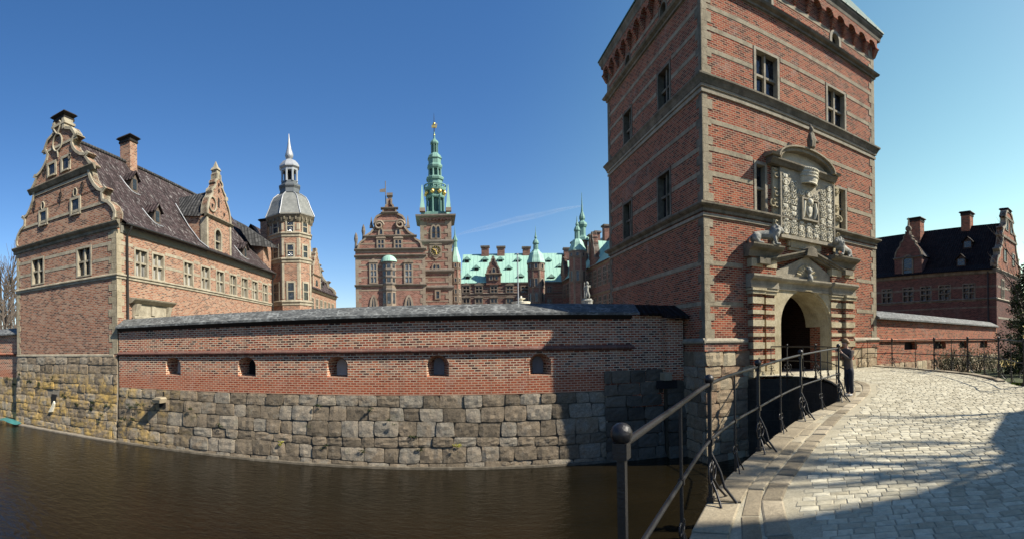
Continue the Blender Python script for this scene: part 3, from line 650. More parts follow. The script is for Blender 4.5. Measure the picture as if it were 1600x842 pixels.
for v_ in bmq.verts: v_.co.z = deckz(v_.co.x, v_.co.y)-0.012
bmq.verts.index_update(); m.add([tuple(v_.co) for v_ in bmq.verts], [tuple(v_.index for v_ in f.verts) for f in bmq.faces]); bmq.free()
tag(m.build('road_bed', MT['sett_joint']), kind='structure')
# spandrels of the bridge in coursed stone
br = root('stone_bridge', (3.3, 5.8, ZW), 'stone bridge carrying the cobbled road over the moat', 'bridge')
m = MB(); path = edgeL+edgeR2[1:]
for a, b in zip(path, path[1:]):
    za, zb_ = deckz(*a)-0.12, deckz(*b)-0.12
    m.add([(a[0], a[1], -2.6), (b[0], b[1], -2.6), (b[0], b[1], zb_), (a[0], a[1], za)], [(0, 1, 2, 3)])
m.build('spandrel', MT['shade_ashlar'], br)
m = MB()
for a, b in zip(farR, farR[1:]):
    m.add([(a[0], a[1], -2.6), (b[0], b[1], -2.6), (b[0], b[1], deckz(*b)-.05), (a[0], a[1], deckz(*a)-.05)], [(0, 1, 2, 3)])
m.build('spandrel', MT['shade_ashlar'], br)
def inside(p, poly):
    x, y = p; c_ = False; j = len(poly)-1
    for i in range(len(poly)):
        xi, yi = poly[i][0], poly[i][1]; xj, yj = poly[j][0], poly[j][1]
        if (yi > y) != (yj > y) and x < (xj-xi)*(y-yi)/(yj-yi)+xi: c_ = not c_
        j = i
    return c_
def slab(m, c4, rnd, h=0.05, inset=0.014, lift=0.0, jit=0.008, tilt=0.006, ch=0.009):
    """a worn paving stone on four ground corners"""
    c4 = [Vector((q[0]+rnd.uniform(-jit, jit), q[1]+rnd.uniform(-jit, jit))) for q in c4]; ce = sum(c4, Vector((0, 0)))/4
    dz = rnd.uniform(-tilt, tilt); tx, ty = rnd.uniform(-.02, .02), rnd.uniform(-.025, .025)
    vs = []
    def zz(q, k): return deckz(*q)+lift+dz+tx*(q.x-ce.x)+ty*(q.y-ce.y)-k
    r0, r1, r2 = [], [], []
    for i, q in enumerate(c4):
        d = ce-q; L = d.length or 1; d = d/L
        a = c4[(i+1) % 4]-q; b = c4[i-1]-q
        a.normalize(); b.normalize()
        r0.append(q+(a+b)*inset*0.45); r1.append(q+(a+b)*inset*0.9); r2.append(q+(a+b)*(inset*2.1))
    vs = [(q.x, q.y, zz(q, h)) for q in r0]+[(q.x, q.y, zz(q, ch)) for q in r1]+[(q.x, q.y, zz(q, 0.0)) for q in r2]+[(ce.x, ce.y, zz(ce, -0.005))]
    fs = [(i, (i+1) % 4, 4+(i+1) % 4, 4+i) for i in range(4)]+[(4+i, 4+(i+1) % 4, 8+(i+1) % 4, 8+i) for i in range(4)]+[(8+i, 8+(i+1) % 4, 12) for i in range(4)]
    m.add(vs, fs)
# kerb line (edge of the pavement) measured in the photograph
kpx = [(1229, 800), (1231, 765), (1249, 735), (1281, 691), (1313, 654), (1345, 627), (1361, 611), (1358, 600), (1342, 594.5)]
kerb = catmull([(0.6, -1.5), (1.45, 1.6)]+[tuple(G(*q).to_2d()) for q in kpx], 10)
walk = edgeL[4:]+edgeR2[1:8]+kerb[::-1]
rs = random.Random(11); m = MB()
def along(path, step, rs, jit=0.1):
    L = [0]; 
    for a, b in zip(path, path[1:]): L.append(L[-1]+(Vector(b)-Vector(a)).length)
    def at(s_):
        s_ = max(0, min(L[-1], s_))
        for i in range(len(L)-1):
            if s_ <= L[i+1]: 
                k = (s_-L[i])/max(1e-9, L[i+1]-L[i]); return Vector(path[i]).lerp(Vector(path[i+1]), k), (Vector(path[i+1])-Vector(path[i])).normalized()
        return Vector(path[-1]), (Vector(path[-1])-Vector(path[-2])).normalized()
    s_ = 0; out = []
    while s_ < L[-1]:
        d = step*(1+rs.uniform(-jit, jit)); out.append((at(s_), at(min(L[-1], s_+d)), s_/L[-1])); s_ += d
    return out, at, L[-1]
st, kat, KL = along(kerb, 0.42, rs, 0.35)
for (p, d), (q, e), s_ in st:                      # kerb stones
    n1 = Vector((-d.y, d.x)); n2 = Vector((-e.y, e.x))
    slab(m, [p, q, q+n2*0.24, p+n1*0.24], rs, 0.06, lift=0.006, tilt=.003)
tag(m.build('kerb', MT['bridge_stone']), kind='structure')
_, eat, EL_ = along(edgeL, 1, rs)
m = MB()
# flagstones: a row of edge stones under the railing, then rows that follow the kerb
def edge_at(s_):
    return eat(0.9+(EL_-0.9)*s_)[0]
walkpoly = [tuple(edge_at(i/40)) for i in range(41)]+[tuple(kerb[-1])]+[tuple(q) for q in kerb[::-1]]
epath = edgeL+edgeR2[1:12]
st, _, _ = along(epath, 0.62, rs, 0.3)
for (p, d), (q, e), s_ in st:
    n1 = Vector((d.y, -d.x)); n2 = Vector((e.y, -e.x)); slab(m, [p+n1*.30, q+n2*.30, q-n2*.05, p-n1*.05], rs, .05, .012, lift=.006, tilt=.003)
off = 0.25
def dist_edge(c_): return min((Vector(q)-c_).length for q in epath_f)
epath_f = catmull([tuple(q) for q in epath], 3)
while off < 3.2:
    wd = rs.uniform(0.15, 0.24); s_ = -0.1
    while s_ < KL+0.6:
        L = rs.uniform(0.35, 0.75)
        def pt(ss, o_):
            k, d = kat(ss); ex = ss-KL
            if ex > 0: k = k+d*ex
            return k+Vector((-d.y, d.x))*o_
        c4 = [pt(s_, off), pt(s_+L, off), pt(s_+L, off+wd), pt(s_, off+wd)]; ce = (c4[0]+c4[2])/2
        if inside(ce, deck) and dist_edge(ce) > 0.33 and (c4[0]-c4[1]).length > .15 and (c4[2]-c4[3]).length > .12: slab(m, c4, rs, 0.04, 0.010, lift=rs.uniform(-.002, .004), tilt=.003)
        s_ += L
    off += wd
tag(m.build('sidewalk', MT['flagstone']), kind='structure')
# setts
m = MB(); kpoly = [Vector(q) for q in kerb]
ang = -0.66; ca, sa = math.cos(ang), math.sin(ang)
v_ = -3; row = 0
while v_ < 23:
    rh = rs.uniform(0.105, 0.135); u_ = -12+rs.random()*0.2
    while u_ < 14:
        L = rs.uniform(0.12, 0.21); ce = (u_+L/2, v_+rh/2)
        wob = 0.10*math.sin(ce[0]*0.9+1)+0.04*math.sin(ce[0]*2.3)
        def tr(a, b): b = b+wob_at(a); return Vector((a*ca-b*sa, a*sa+b*ca))
        def wob_at(a): return 0.10*math.sin(a*0.9+1)+0.04*math.sin(a*2.3)
        c_ = tr(*ce); az = math.atan2(c_.x, c_.y) if c_.y > -3 else 9
        if inside(c_, deck) and not inside(c_, walkpoly) and c_.length < 24 and (c_.y > -1.5) and min((c_-q).length for q in kpoly) > .20:
            slab(m, [tr(u_, v_), tr(u_+L, v_), tr(u_+L, v_+rh), tr(u_, v_+rh)], rs, 0.02, 0.005, lift=-.003, jit=0.008, tilt=.003, ch=0.006)
        u_ += L
    v_ += rh; row += 1
print('sett verts', len(m.v))
tag(m.build('cobbled_road', MT['sett_stone'], recalc=False, uv=False), kind='structure')
# far kerb edge
m = MB(); st, _, _ = along(farR[:44], 0.6, rs, .2)
for (p, d), (q, e), s_ in st:
    n1 = Vector((-d.y, d.x)); n2 = Vector((-e.y, e.x)); slab(m, [p-n1*.02, q-n2*.02, q-n2*.26, p-n1*.26], rs, .06, lift=.05, tilt=.003)
tag(m.build('kerb', MT['bridge_stone']), kind='structure')
# ---------------------------------------------------------------- iron railings
def ring(m, c, rad, r, ax, n=16, a0=0, a1=2*math.pi, sy=1.0):
    ax = Vector((ax[0], ax[1], 0)).normalized()
    m.tube([Vector(c)+ax*rad*math.cos(a0+(a1-a0)*i/n)+Vector((0, 0, sy*rad*math.sin(a0+(a1-a0)*i/n))) for i in range(n+1)], r, 6)
def railing(name, label, feet, kinds, H, inward, balls, rt=0.020, group=None):
    base = Vector((*feet[0], deckz(*feet[0]))); o = root(name, base, label, 'railing', group)
    cv = catmull([tuple(q) for q in feet], 6); Z = lambda q: deckz(q[0], q[1])
    m = MB(); m.tube([(q[0], q[1], Z(q)+H) for q in cv], rt, 8); m.build('handrail', MT['iron'], o)
    m = MB(); m.tube([(q[0], q[1], Z(q)+H*0.52) for q in cv], rt*0.85, 8); m.build('middle_rail', MT['iron'], o)
    for i, (q, k) in enumerate(zip(feet, kinds)):
        q = Vector(q); z = Z(q); d = (Vector(feet[min(i+1, len(feet)-1)])-Vector(feet[max(i-1, 0)])).normalized(); n = Vector((-d.y, d.x))*inward
        m = MB(); W = lambda u, y, zz: (q.x+d.x*u+n.x*y, q.y+d.y*u+n.y*y, z+zz)
        if k == 'post':
            s_ = 0.0185
            m.box(W, -s_, s_, -s_, s_, -0.3, H); m.box(W, -.034, .034, -.034, .034, -0.05, 0.05); m.box(W, -.032, .032, -.032, .032, H*.5-.02, H*.5+.045); m.box(W, -.032, .032, -.032, .032, H-.06, H+.012)
            po = m.build('post', MT['iron'], o)
            m = MB(); m.ball((q.x, q.y, z+H+0.05), balls, 14); m.tube([(q.x, q.y, z+H), (q.x, q.y, z+H+.03)], .018, 8); m.build('ball_finial', MT['iron'], po)
            m = MB()
            for sg in (-1, 1):            # pair of big scrolls with a curved leg
                ring(m, (q.x+n.x*0.02+d.x*sg*0.075, q.y+n.y*.02+d.y*sg*.075, z+0.30), 0.082, 0.010, d, 14, sy=1.25)
                ring(m, (q.x+n.x*0.02+d.x*sg*0.07, q.y+n.y*.02+d.y*sg*.07, z+0.36), 0.045, 0.009, d, 12)
                m.tube([W(sg*0.04, .02, 0.22), W(sg*0.06, 0.07, 0.12), W(sg*0.13, 0.12, 0.03), W(sg*0.17, .14, 0.0)], 0.013, 6)
            m.tube([W(0, 0, .5), W(0, .10, .30), W(0, .14, .15), W(0, .26, 0.0)], 0.015, 6)
            m.build('scroll_brace', MT['iron'], po)
        else:
            m.tube([W(0, 0, -0.02), W(0, 0, H)], [0.017, 0.012], 8); m.box(W, -.022, .022, -.022, .022, H*.5, H*.5+.04)
            po = m.build('baluster', MT['iron'], o); m = MB()
            for sg in (-1, 1):
                ring(m, (q.x+d.x*sg*0.045, q.y+d.y*sg*.045, z+0.27), 0.045, 0.008, d, 12)
                m.tube([W(sg*0.01, 0, 0.26), W(sg*0.03, 0.04, 0.12), W(sg*0.09, .08, 0.0)], 0.010, 6)
            m.build('scroll_brace', MT['iron'], po)
    return o
f = rail_feet; mid = lambda a, b, k=.5: Vector(a).lerp(Vector(b), k)
cvv = catmull([tuple(q) for q in f], 2)
feet = [tuple(q) for q in cvv]; kinds = ['post' if i % 2 == 0 else 'baluster' for i in range(len(feet))]
# keep the feet a little inside the deck edge
railing('iron_railing', 'near iron railing with ball topped posts curving along the moat side pavement', feet, kinds, 1.16, -1, 0.050)
rf2 = [P(1320, 606, 12.3).to_2d(), P(1307, 597, 13.4).to_2d(), P(1293.5, 589, 14.6).to_2d(), P(1274.6, 586, 15.2).to_2d(), P(1255, 583.5, 15.7).to_2d(), P(1230, 581, 16.3).to_2d(), P(1205, 578, 16.6).to_2d()]
railing('iron_railing', 'iron railing turning in towards the arched doorway of the tower', [tuple(q) for q in rf2], ['baluster', 'baluster', 'baluster', 'post', 'baluster', 'post', 'baluster'], 0.98, -1, 0.04)
fpx = [(1341, 572.8), (1356, 573.4), (1394, 573.9), (1430.5, 576), (1459.7, 579), (1487, 580.5), (1512, 583), (1538, 587), (1560.5, 592), (1580, 597), (1600, 603)]
ff = [tuple(G(x, y).to_2d()) for x, y in fpx]+[(11.35, 4.6), (11.9, 3.0)]
railing('iron_railing', 'far iron railing sweeping round the outer curve of the bridge', ff, ['baluster', 'baluster', 'post', 'baluster', 'post', 'baluster', 'post', 'baluster', 'post', 'baluster', 'post', 'baluster', 'post'], 1.16, 1, 0.045)
# ================================================================ gate tower
ft = root('gate_tower', TF.W(TWD/2, TDP/2, 0), 'tall square brick gate tower with carved portal, stone bands and small copper roof', 'tower', rz=TF.ang)
FW, LWm = TF.W, TL.W
zt1, zb1 = TF.px(1100, 118)[1]+0.02, 9.76; zt2, zb2_ = 6.20, 5.74; z00 = 13.55; zroof = 15.4
# openings, straight from the photograph
def rectpx(fr, x0, x1, yt, yb):
    u0, a = fr.px(x0, yt); u1, _ = fr.px(x1, yt); return u0, u1, fr.px(x0, yb)[1], a
wins_f = [rectpx(TF, 1179, 1215.5, 73.5, 151), rectpx(TF, 1291.5, 1320, 131, 196), rectpx(TF, 1179.5, 1196.5, 253, 330), rectpx(TF, 1307, 1321.5, 291.5, 357)]
archw_f = [rectpx(TF, 1298.5, 1311.5, 47, 76)]
top_f = [rectpx(TF, 1180, 1206, -40, 11)]
wins_l = [rectpx(TL, 1027.5, 1047, 117, 178.5), rectpx(TL, 974, 987.3, 180, 236.5), rectpx(TL, 1027.2, 1047.5, 277, 347.5), rectpx(TL, 973.7, 987.5, 320.5, 376)]
archw_l = [rectpx(TL, 976.5, 984.5, 91, 117), rectpx(TL, 1030.5, 1041, 10, 43)]
DA, DB, DZ = TF.px(1217, 520)[0], TF.px(1295.5, 520)[0], TF.px(1252, 453)[1]
door = (DA, DB, 0.35, DZ, (DB-DA)/2*0.98, 1.1)
zg = 1.22
hf = [(a, b, c_, d, 0, .26) for a, b, c_, d in wins_f+top_f]+[(a, b, c_, d, (b-a)/2, .26) for a, b, c_, d in archw_f]
hl = [(a, b, c_, d, 0, .26) for a, b, c_, d in wins_l]+[(a, b, c_, d, (b-a)/2, .26) for a, b, c_, d in archw_l]
m = MB()
facade(m, FW, 0, TWD, 0.3, zroof, hf+[door]); facade(m, LWm, 0, TDP, 0.3, zroof, hl)
m.add([FW(TWD, 0, .3), FW(TWD, TDP, .3), FW(TWD, TDP, zroof), FW(TWD, 0, zroof)], [(0, 1, 2, 3)])
m.add([FW(0, TDP, .3), FW(TWD, TDP, .3), FW(TWD, TDP, zroof), FW(0, TDP, zroof)], [(0, 1, 2, 3)])
m.build('brickwork', MT['brick_tower'], ft)
# granite foot, down to the water
m = MB(); rr = random.Random(5)
bt = lambda z: 0.02
PL = TF.px(1166, 600)[0]; PR = TF.px(1334, 560)[0]
blocks(m, FW, -0.04, PL+.35, [1.34, 0.85, .45, .02, -.36, -.80, -1.25, -1.7, -2.1, -2.5], bt, rr, (.5, 1.0), rough=.03)
blocks(m, FW, PR-.1, TWD, [1.34, .9, .45, 0.1, -.4], bt, rr, (.5, .9)); m.build('granite_block', MT['base_granite'], ft)['kind'] = 'stuff'
m = MB(); blocks(m, LWm, 0, TDP, [1.34, 0.85, .45, .02, -.36, -.80, -1.25, -1.7, -2.1, -2.5], bt, rr, (.5, 1.0)); m.build('granite_block', MT['moat_granite'], ft)['kind'] = 'stuff'
m = MB(); m.box(FW, 0.02, DA-.3, 0.02, TDP, -2.6, .3); m.box(FW, DA-.3, DB+.3, .06, TDP, -2.6, .33); m.box(FW, DB+.3, TWD-.02, 0.02, TDP, -2.6, .3); m.build('tower_core', MT['mortar'], ft)
# cornices and stone string courses (both visible faces in one piece each)
def belt(prof, mat, name, seg=None):
    """profile in (out, z): swept round the four sides of the tower"""
    m = MB(); n = len(prof); cs = lambda o, z: [FW(-o, -o, z), FW(TWD+o, -o, z), FW(TWD+o, TDP+o, z), FW(-o, TDP+o, z)]
    vs = [q for o_, z in prof for q in cs(o_, z)]
    fs = [(i*4+k, i*4+(k+1) % 4, (i+1)*4+(k+1) % 4, (i+1)*4+k) for i in range(n-1) for k in range(4)]
    m.add(vs, fs); return m.build(name, MT[mat], ft)
belt([(-.01, zb1-.02), (.05, zb1), (.05, zb1+.10), (.02, zb1+.11), (.02, zb1+.16), (.07, zb1+.17), (.08, zb1+.25), (-.01, zb1+.25)], 'sandstone', 'string_course')
belt([(-.01, zb1+.25), (.09, zb1+.26), (.15, zt1-.16), (.21, zt1-.08), (.21, zt1-.02), (.05, zt1+.07), (-.01, zt1+.08)], 'ledge_stone', 'cornice')
belt([(-.01, zb2_-.02), (.05, zb2_), (.05, zb2_+.10), (-.01, zb2_+.11)], 'sandstone', 'string_course')
belt([(-.01, zb2_+.14), (.06, zb2_+.16), (.06, zt2-.2), (.16, zt2-.14), (.21, zt2-.09), (.21, zt2-.03), (.04, zt2+.03), (-.01, zt2+.04)], 'ledge_stone', 'cornice')
belt([(-.01, z00-.22), (.07, z00-.2), (.07, z00-.12), (.18, z00-.06), (.22, z00+.02), (.03, z00+.08), (-.01, z00+.08)], 'ledge_stone', 'cornice')
# plinth moulding stops against the portal
m = MB(); pf = [(0.01, 1.56), (-.09, 1.60), (-.12, 1.66), (-.09, 1.72), (.01, 1.76)]
for a, b in ((-.09, PL), (PR, TWD+.09)): m = MB(); m.extr(FW, pf, a, b); m.box(FW, a, b, -.085, .01, 1.34, 1.598); m.build('plinth', MT['brick_tower'], ft)
m = MB(); pf2 = [(-.085, 1.585), (-.125, 1.63), (-.125, 1.69), (-.06, 1.77), (0.0, 1.775)]
m.extr(FW, pf2, -0.125, PL+.02); m.extr(FW, pf2, PR-.02, TWD+.125); m.extr(LWm, pf2, 0, TDP+.125); each(m, 'plinth_moulding', MT['sandstone'], ft)
# pale stone bands
bz = [TF.px(1106, y)[1] for y in (9.8, 43, 77, 188, 231, 270)]+[4.24, 2.92]+[14.12]
ring_pl = 0.012
def cut(spans, a, b):
    out = []
    for s0, s1 in spans:
        if b <= s0 or a >= s1: out.append((s0, s1)); continue
        if a > s0: out.append((s0, a))
        if b < s1: out.append((b, s1))
    return out
ARC = TF.px(1199, 300)[0], TF.px(1311, 300)[0]
for z in bz:
    m = MB(); h = .075
    sf = [(0, TWD)]; sl = [(0, TDP)]
    for a, b, c_, d in wins_f+archw_f+top_f:
        if c_-.1 < z < d+.1: sf = cut(sf, a-.1, b+.1)
    for a, b, c_, d in wins_l+archw_l:
        if c_-.1 < z < d+.1: sl = cut(sl, a-.1, b+.1)
    if z < 7.5: sf = cut(sf, ARC[0]+.15, ARC[1]-.15)
    elif z < 8.6: sf = cut(sf, ARC[0]+.3, ARC[1]-.3)
    if z < 4.6: sf = cut(sf, TF.px(1163, 450)[0]-.05, TF.px(1337, 450)[0]+.05)
    for a, b in sf: m.box(FW, a, b, -ring_pl, .03, z-h, z+h)
    for a, b in sl: m.box(LWm, a, b, -ring_pl, .03, z-h, z+h)
    each(m, 'stone_band', MT['tower_stone'], ft)
# quoins: long and short work at the corners
def quoins(W, ue, sgn, z0, z1, parent, mat='tower_stone', w1=0.38, w2=0.22, h=0.30, pr=0.016, rr=random.Random(9)):
    m = MB(); z = z0; k = 0
    while z < z1-.05:
        zz = min(z1, z+h*rr.uniform(.85, 1.2)); w_ = (w1 if k % 2 == 0 else w2)*rr.uniform(.92, 1.06)
        a, b = (ue, ue+w_) if sgn > 0 else (ue-w_, ue)
        m.box(W, a, b, -pr, .02, z, zz-.008); z = zz; k += 1
    return m.build('quoin_strip', MT[mat], parent)
for z0, z1 in ((1.78, zb2_-.03), (zt2+.05, zb1-.03), (zt1+.09, z00-.23), (z00+.09, 14.9)):
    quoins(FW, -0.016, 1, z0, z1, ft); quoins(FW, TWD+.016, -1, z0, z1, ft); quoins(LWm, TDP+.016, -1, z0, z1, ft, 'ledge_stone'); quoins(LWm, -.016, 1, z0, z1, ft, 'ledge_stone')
# windows
for i, (a, b, c_, d) in enumerate(wins_f): window(ft, TF, a+.05, b-.05, c_+.03, d-.05, yg=.24, nx=2 if i < 2 else 1, nz=2, fw=.10, mw=.08, proud=.02, split=.52)
for a, b, c_, d in top_f: window(ft, TF, a+.05, b-.05, c_+.03, d-.05, yg=.24, nx=2, nz=2, fw=.10, mw=.08, proud=.02)
for a, b, c_, d in archw_f: window(ft, TF, a+.04, b-.04, c_, d-.04, yg=.2, nx=1, nz=1, fw=.13, arch=(b-a)/2-.04, proud=.02)
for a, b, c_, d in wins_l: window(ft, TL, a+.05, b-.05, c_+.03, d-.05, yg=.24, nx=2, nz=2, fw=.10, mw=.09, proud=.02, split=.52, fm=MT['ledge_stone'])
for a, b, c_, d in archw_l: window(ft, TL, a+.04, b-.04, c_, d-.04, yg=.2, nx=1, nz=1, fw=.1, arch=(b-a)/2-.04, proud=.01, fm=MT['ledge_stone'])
# corbelled arcade under the eaves
def arcade(W, L, z, n, sx):
    m = MB(); st = L/n
    for i in range(n):
        u = st*(i+.5)
        a = arcp(u-st*.34, u+st*.34, z, z+st*.34, 8)
        poly = [(u-st*.5, z)]+[(u-st*.34, z)]+a[1:-1]+[(u+st*.34, z), (u+st*.5, z), (u+st*.5, z+st*.62), (u-st*.5, z+st*.62)]
        lft = [(u-st*.5, z)]+[(u-st*.34, z)]+a[1:5]+[(u, z+st*.62), (u-st*.5, z+st*.62)]
        rgt = [(u, z+st*.62)]+a[4:-1]+[(u+st*.34, z), (u+st*.5, z), (u+st*.5, z+st*.62)]
        m.prism(W, lft, -.22, .01); m.prism(W, rgt, -.22, .01)
    for i in range(n+1):
        u = st*i
        m.frus(W, u-.07, u+.07, -.06, .01, z-.34, u-.10, u+.10, -.24, .01, z-.02); m.box(W, u-.12, u+.12, -.25, .01, z-.02, z+.03)
    return m
za = 14.62
arcade(FW, TWD, za, 13, 1).build('arcade_frieze', MT['brick_tower'], ft)
arcade(LWm, TDP, za, 12, 1).build('arcade_frieze', MT['brick_tower'], ft)
belt([(-.01, za+.40), (.23, za+.40), (.25, za+.55), (.32, za+.68), (.32, za+.76), (-.01, za+.78)], 'ledge_stone', 'eaves_cornice')
m = MB(); o_ = .36
vs = [FW(-o_, -o_, za+.77), FW(TWD+o_, -o_, za+.77), FW(TWD+o_, TDP+o_, za+.77), FW(-o_, TDP+o_, za+.77)]
v2 = [FW(-o_, -o_, za+.83), FW(TWD+o_, -o_, za+.83), FW(TWD+o_, TDP+o_, za+.83), FW(-o_, TDP+o_, za+.83)]
v3 = [FW(1.3, 1.3, za+3.0), FW(TWD-1.3, 1.3, za+3.0), FW(TWD-1.3, TDP-1.3, za+3.0), FW(1.3, TDP-1.3, za+3.0)]
v4 = [FW(TWD/2, TDP/2, za+7.0)]
m.add(vs+v2+v3+v4, [(0, 1, 2, 3)]+[(i, (i+1) % 4, 4+(i+1) % 4, 4+i) for i in range(4)]+[(4+i, 4+(i+1) % 4, 8+(i+1) % 4, 8+i) for i in range(4)]+[(8+i, 8+(i+1) % 4, 12) for i in range(4)])
m.build('roof', MT['copper_dark'], ft)
# blind arch on the shaded side just above the moat wall
m = MB(); u1_ = TL.px(1066, 520)[0]; a = arcp(u1_-.42, u1_+.42, 1.9, 2.4, 12); b = arcp(u1_-.6, u1_+.6, 1.9, 2.6, 12)
for i in range(12): m.prism(LWm, [a[i], a[i+1], b[i+1], b[i]], -.03, .02)
m.build('blind_arch', MT['brick_tower'], ft)
# ---------------------------------------------------------------- passage
m = MB()
D_ = 8.0; m = MB(); m.box(FW, DA-.9, DA-.5, 1.1, D_, .3, DZ+.9); m.box(FW, DB+.5, DB+.9, 1.1, D_, .3, DZ+.9); m.box(FW, DA-.9, DB+.9, 1.1, D_, DZ+.5, DZ+.9); m.box(FW, DA-.9, DB+.9, D_, D_+.2, .3, DZ+.9); m.build('passage_wall', MT['shade_brick'], ft)
m = MB(); m.box(FW, DA-.1, DB+.1, -1.2, D_-.01, .25, .47); m.build('threshold', MT['gravel'], ft)
# dressed jambs inside the arch
m = MB(); ai = arcp(DA+.0, DB-.0, door[3]-door[4], DZ, 14)
for s_ in range(14): m.prism(FW, [ai[s_], ai[s_+1], (ai[s_+1][0]*.97+(DA+DB)/2*.03, ai[s_+1][1]-.05), (ai[s_][0]*.97+(DA+DB)/2*.03, ai[s_][1]-.05)], -.02, 1.3)
m.box(FW, DB-.06, DB+.02, -.03, .45, .45, door[3]-door[4]); m.box(FW, DA-.02, DA+.06, -.03, .45, .45, door[3]-door[4])
m.build('door_jamb', MT['portal_stone'], ft)
# ---------------------------------------------------------------- portal
yP = -.38                                                # how far the portal stands out
pu = lambda x, y=480: TF.px(x, y, -.26)[0]
e_z0, e_z1 = TF.px(1180, 446, -.6)[1], TF.px(1180, 424, -.75)[1]
U = dict(p1=(pu(1176), pu(1192.5)), p2=(pu(1199.5), pu(1214)), p3=(pu(1301.5), pu(1316.5)), p4=(pu(1321.5), pu(1334.5)))
for k, (a, b) in U.items():
    outer = k in ('p1', 'p4'); yy = -.27 if outer else -.16
    m = MB(); m.box(FW, a+.02, b-.02, yy+.02, 0, .45, e_z0-.05); po = m.build('pilaster', MT['brick_tower'], ft)
    m = MB(); z = .62; kk = 0
    while z < e_z0-.25:
        m.box(FW, a-.015, b+.015, yy-.03, 0, z, z+(.22 if kk % 2 == 0 else .13)); z += .42 if kk % 2 == 0 else .36; kk += 1
    m.box(FW, a-.05, b+.05, yy-.08, 0, e_z0-.22, e_z0-.12); m.box(FW, a-.08, b+.08, yy-.12, 0, e_z0-.10, e_z0-.02); m.box(FW, a-.06, b+.06, yy-.08, 0, .42, .60)
    m.build('rusticated_block', MT['portal_stone'], po)
# arch surround of dressed stone
m = MB(); sA, sB = U['p2'][1]+.03, U['p3'][0]-.03; n = 18; zs = door[3]-door[4]
ap = arcp(DA, DB, zs, DZ, n)
for p, q in zip(ap, ap[1:]): m.prism(FW, [p, q, (q[0], e_z0+.0), (p[0], e_z0+.0)], -.12, -.02)
m.box(FW, sA-.02, DA, -.12, -.01, .45, e_z0); m.box(FW, DB, sB+.02, -.12, -.01, .45, e_z0)
m.build('arch_surround', MT['portal_stone'], ft)
m = MB(); cu = (DA+DB)/2; m.prism(FW, [(cu-.10, DZ-.02), (cu+.10, DZ-.02), (cu+.20, e_z0+.02), (cu-.20, e_z0+.02)], -.26, -.1); m.build('keystone', MT['portal_stone'], ft)
# entablature, stepping forward over each pair of pilasters
m = MB(); A_, B_ = pu(1173), pu(1336.5); i1, i2 = U['p2'][1]+.08, U['p3'][0]-.08
def entab(a, b, y):
    m.extr(FW, [(0, e_z0), (y-.05, e_z0), (y-.05, e_z0+.10), (y-.02, e_z0+.11), (y-.02, e_z0+.24), (y-.16, e_z0+.30), (y-.22, e_z0+.38), (y-.22, e_z1+.0), (0, e_z1+.03)], a, b)
entab(A_, i1, -.26); entab(i2, B_, -.26); entab(i1+.002, i2-.002, -.12)
m.build('entablature', MT['sandstone'], ft)
# triangular pediment
pz = e_z1+.02; gx0, gx1 = pu(1196), pu(1320); apex = (cu, TF.px(1262, 393, -.45)[1]+.05)
m = MB(); m.prism(FW, [(gx0+.15, pz), (gx1-.15, pz), (cu, apex[1]-.16)], -.14, -.0); m.build('tympanum', MT['sandstone'], ft)
m = MB(); th = .17
def rake(p, q, ya, yb, t0, t1): m.prism(FW, [(p[0], p[1]+t0), (q[0], q[1]+t0), (q[0], q[1]+t1), (p[0], p[1]+t1)], ya, yb)
eZ = e_z1+.42
L0, L1 = (gx0-.12, eZ), (cu-.02, apex[1]-.05); R0, R1 = (gx1+.12, eZ), (cu+.02, apex[1]-.05)
for p, q in ((L0, (L0[0]+(L1[0]-L0[0])*.93, L0[1]+(L1[1]-L0[1])*.93)), (R0, (R0[0]+(R1[0]-R0[0])*.93, R0[1]+(R1[1]-R0[1])*.93))):
    rake(p, q, -.34, 0, -.02, .06); rake(p, q, -.40, 0, .06, .12); rake(p, q, -.25, 0, -.11, -.02)
m.prism(FW, [(cu-.28, L1[1]-.15), (cu+.28, L1[1]-.15), (cu+.22, L1[1]+.13), (cu, L1[1]+.23), (cu-.22, L1[1]+.13)], -.46, 0)
m.box(FW, gx0-.35, gx0+.12, -.44, 0, eZ-.06, eZ+.14); m.box(FW, gx1-.12, gx1+.35, -.44, 0, eZ-.06, eZ+.14)
m.build('pediment', MT['ledge_stone'], ft)
m = MB(); m.box(FW, U['p1'][0], U['p2'][1], -.24, 0, pz, TF.px(1190, 385, -.4)[1]); m.box(FW, U['p3'][0]-.02, U['p4'][1], -.24, 0, pz, TF.px(1320, 409, -.4)[1]); each(m, 'attic_block', MT['brick_tower'], ft)
m = MB()
for a, b in ((U['p1'][0], U['p2'][1]), (U['p3'][0]-.02, U['p4'][1])):
    m.box(FW, a-.02, a+(b-a)*.42, -.27, 0, pz+.25, pz+.52); m.box(FW, a+(b-a)*.58, b+.02, -.27, 0, pz+.25, pz+.52)
each(m, 'attic_stone', MT['portal_stone'], ft)
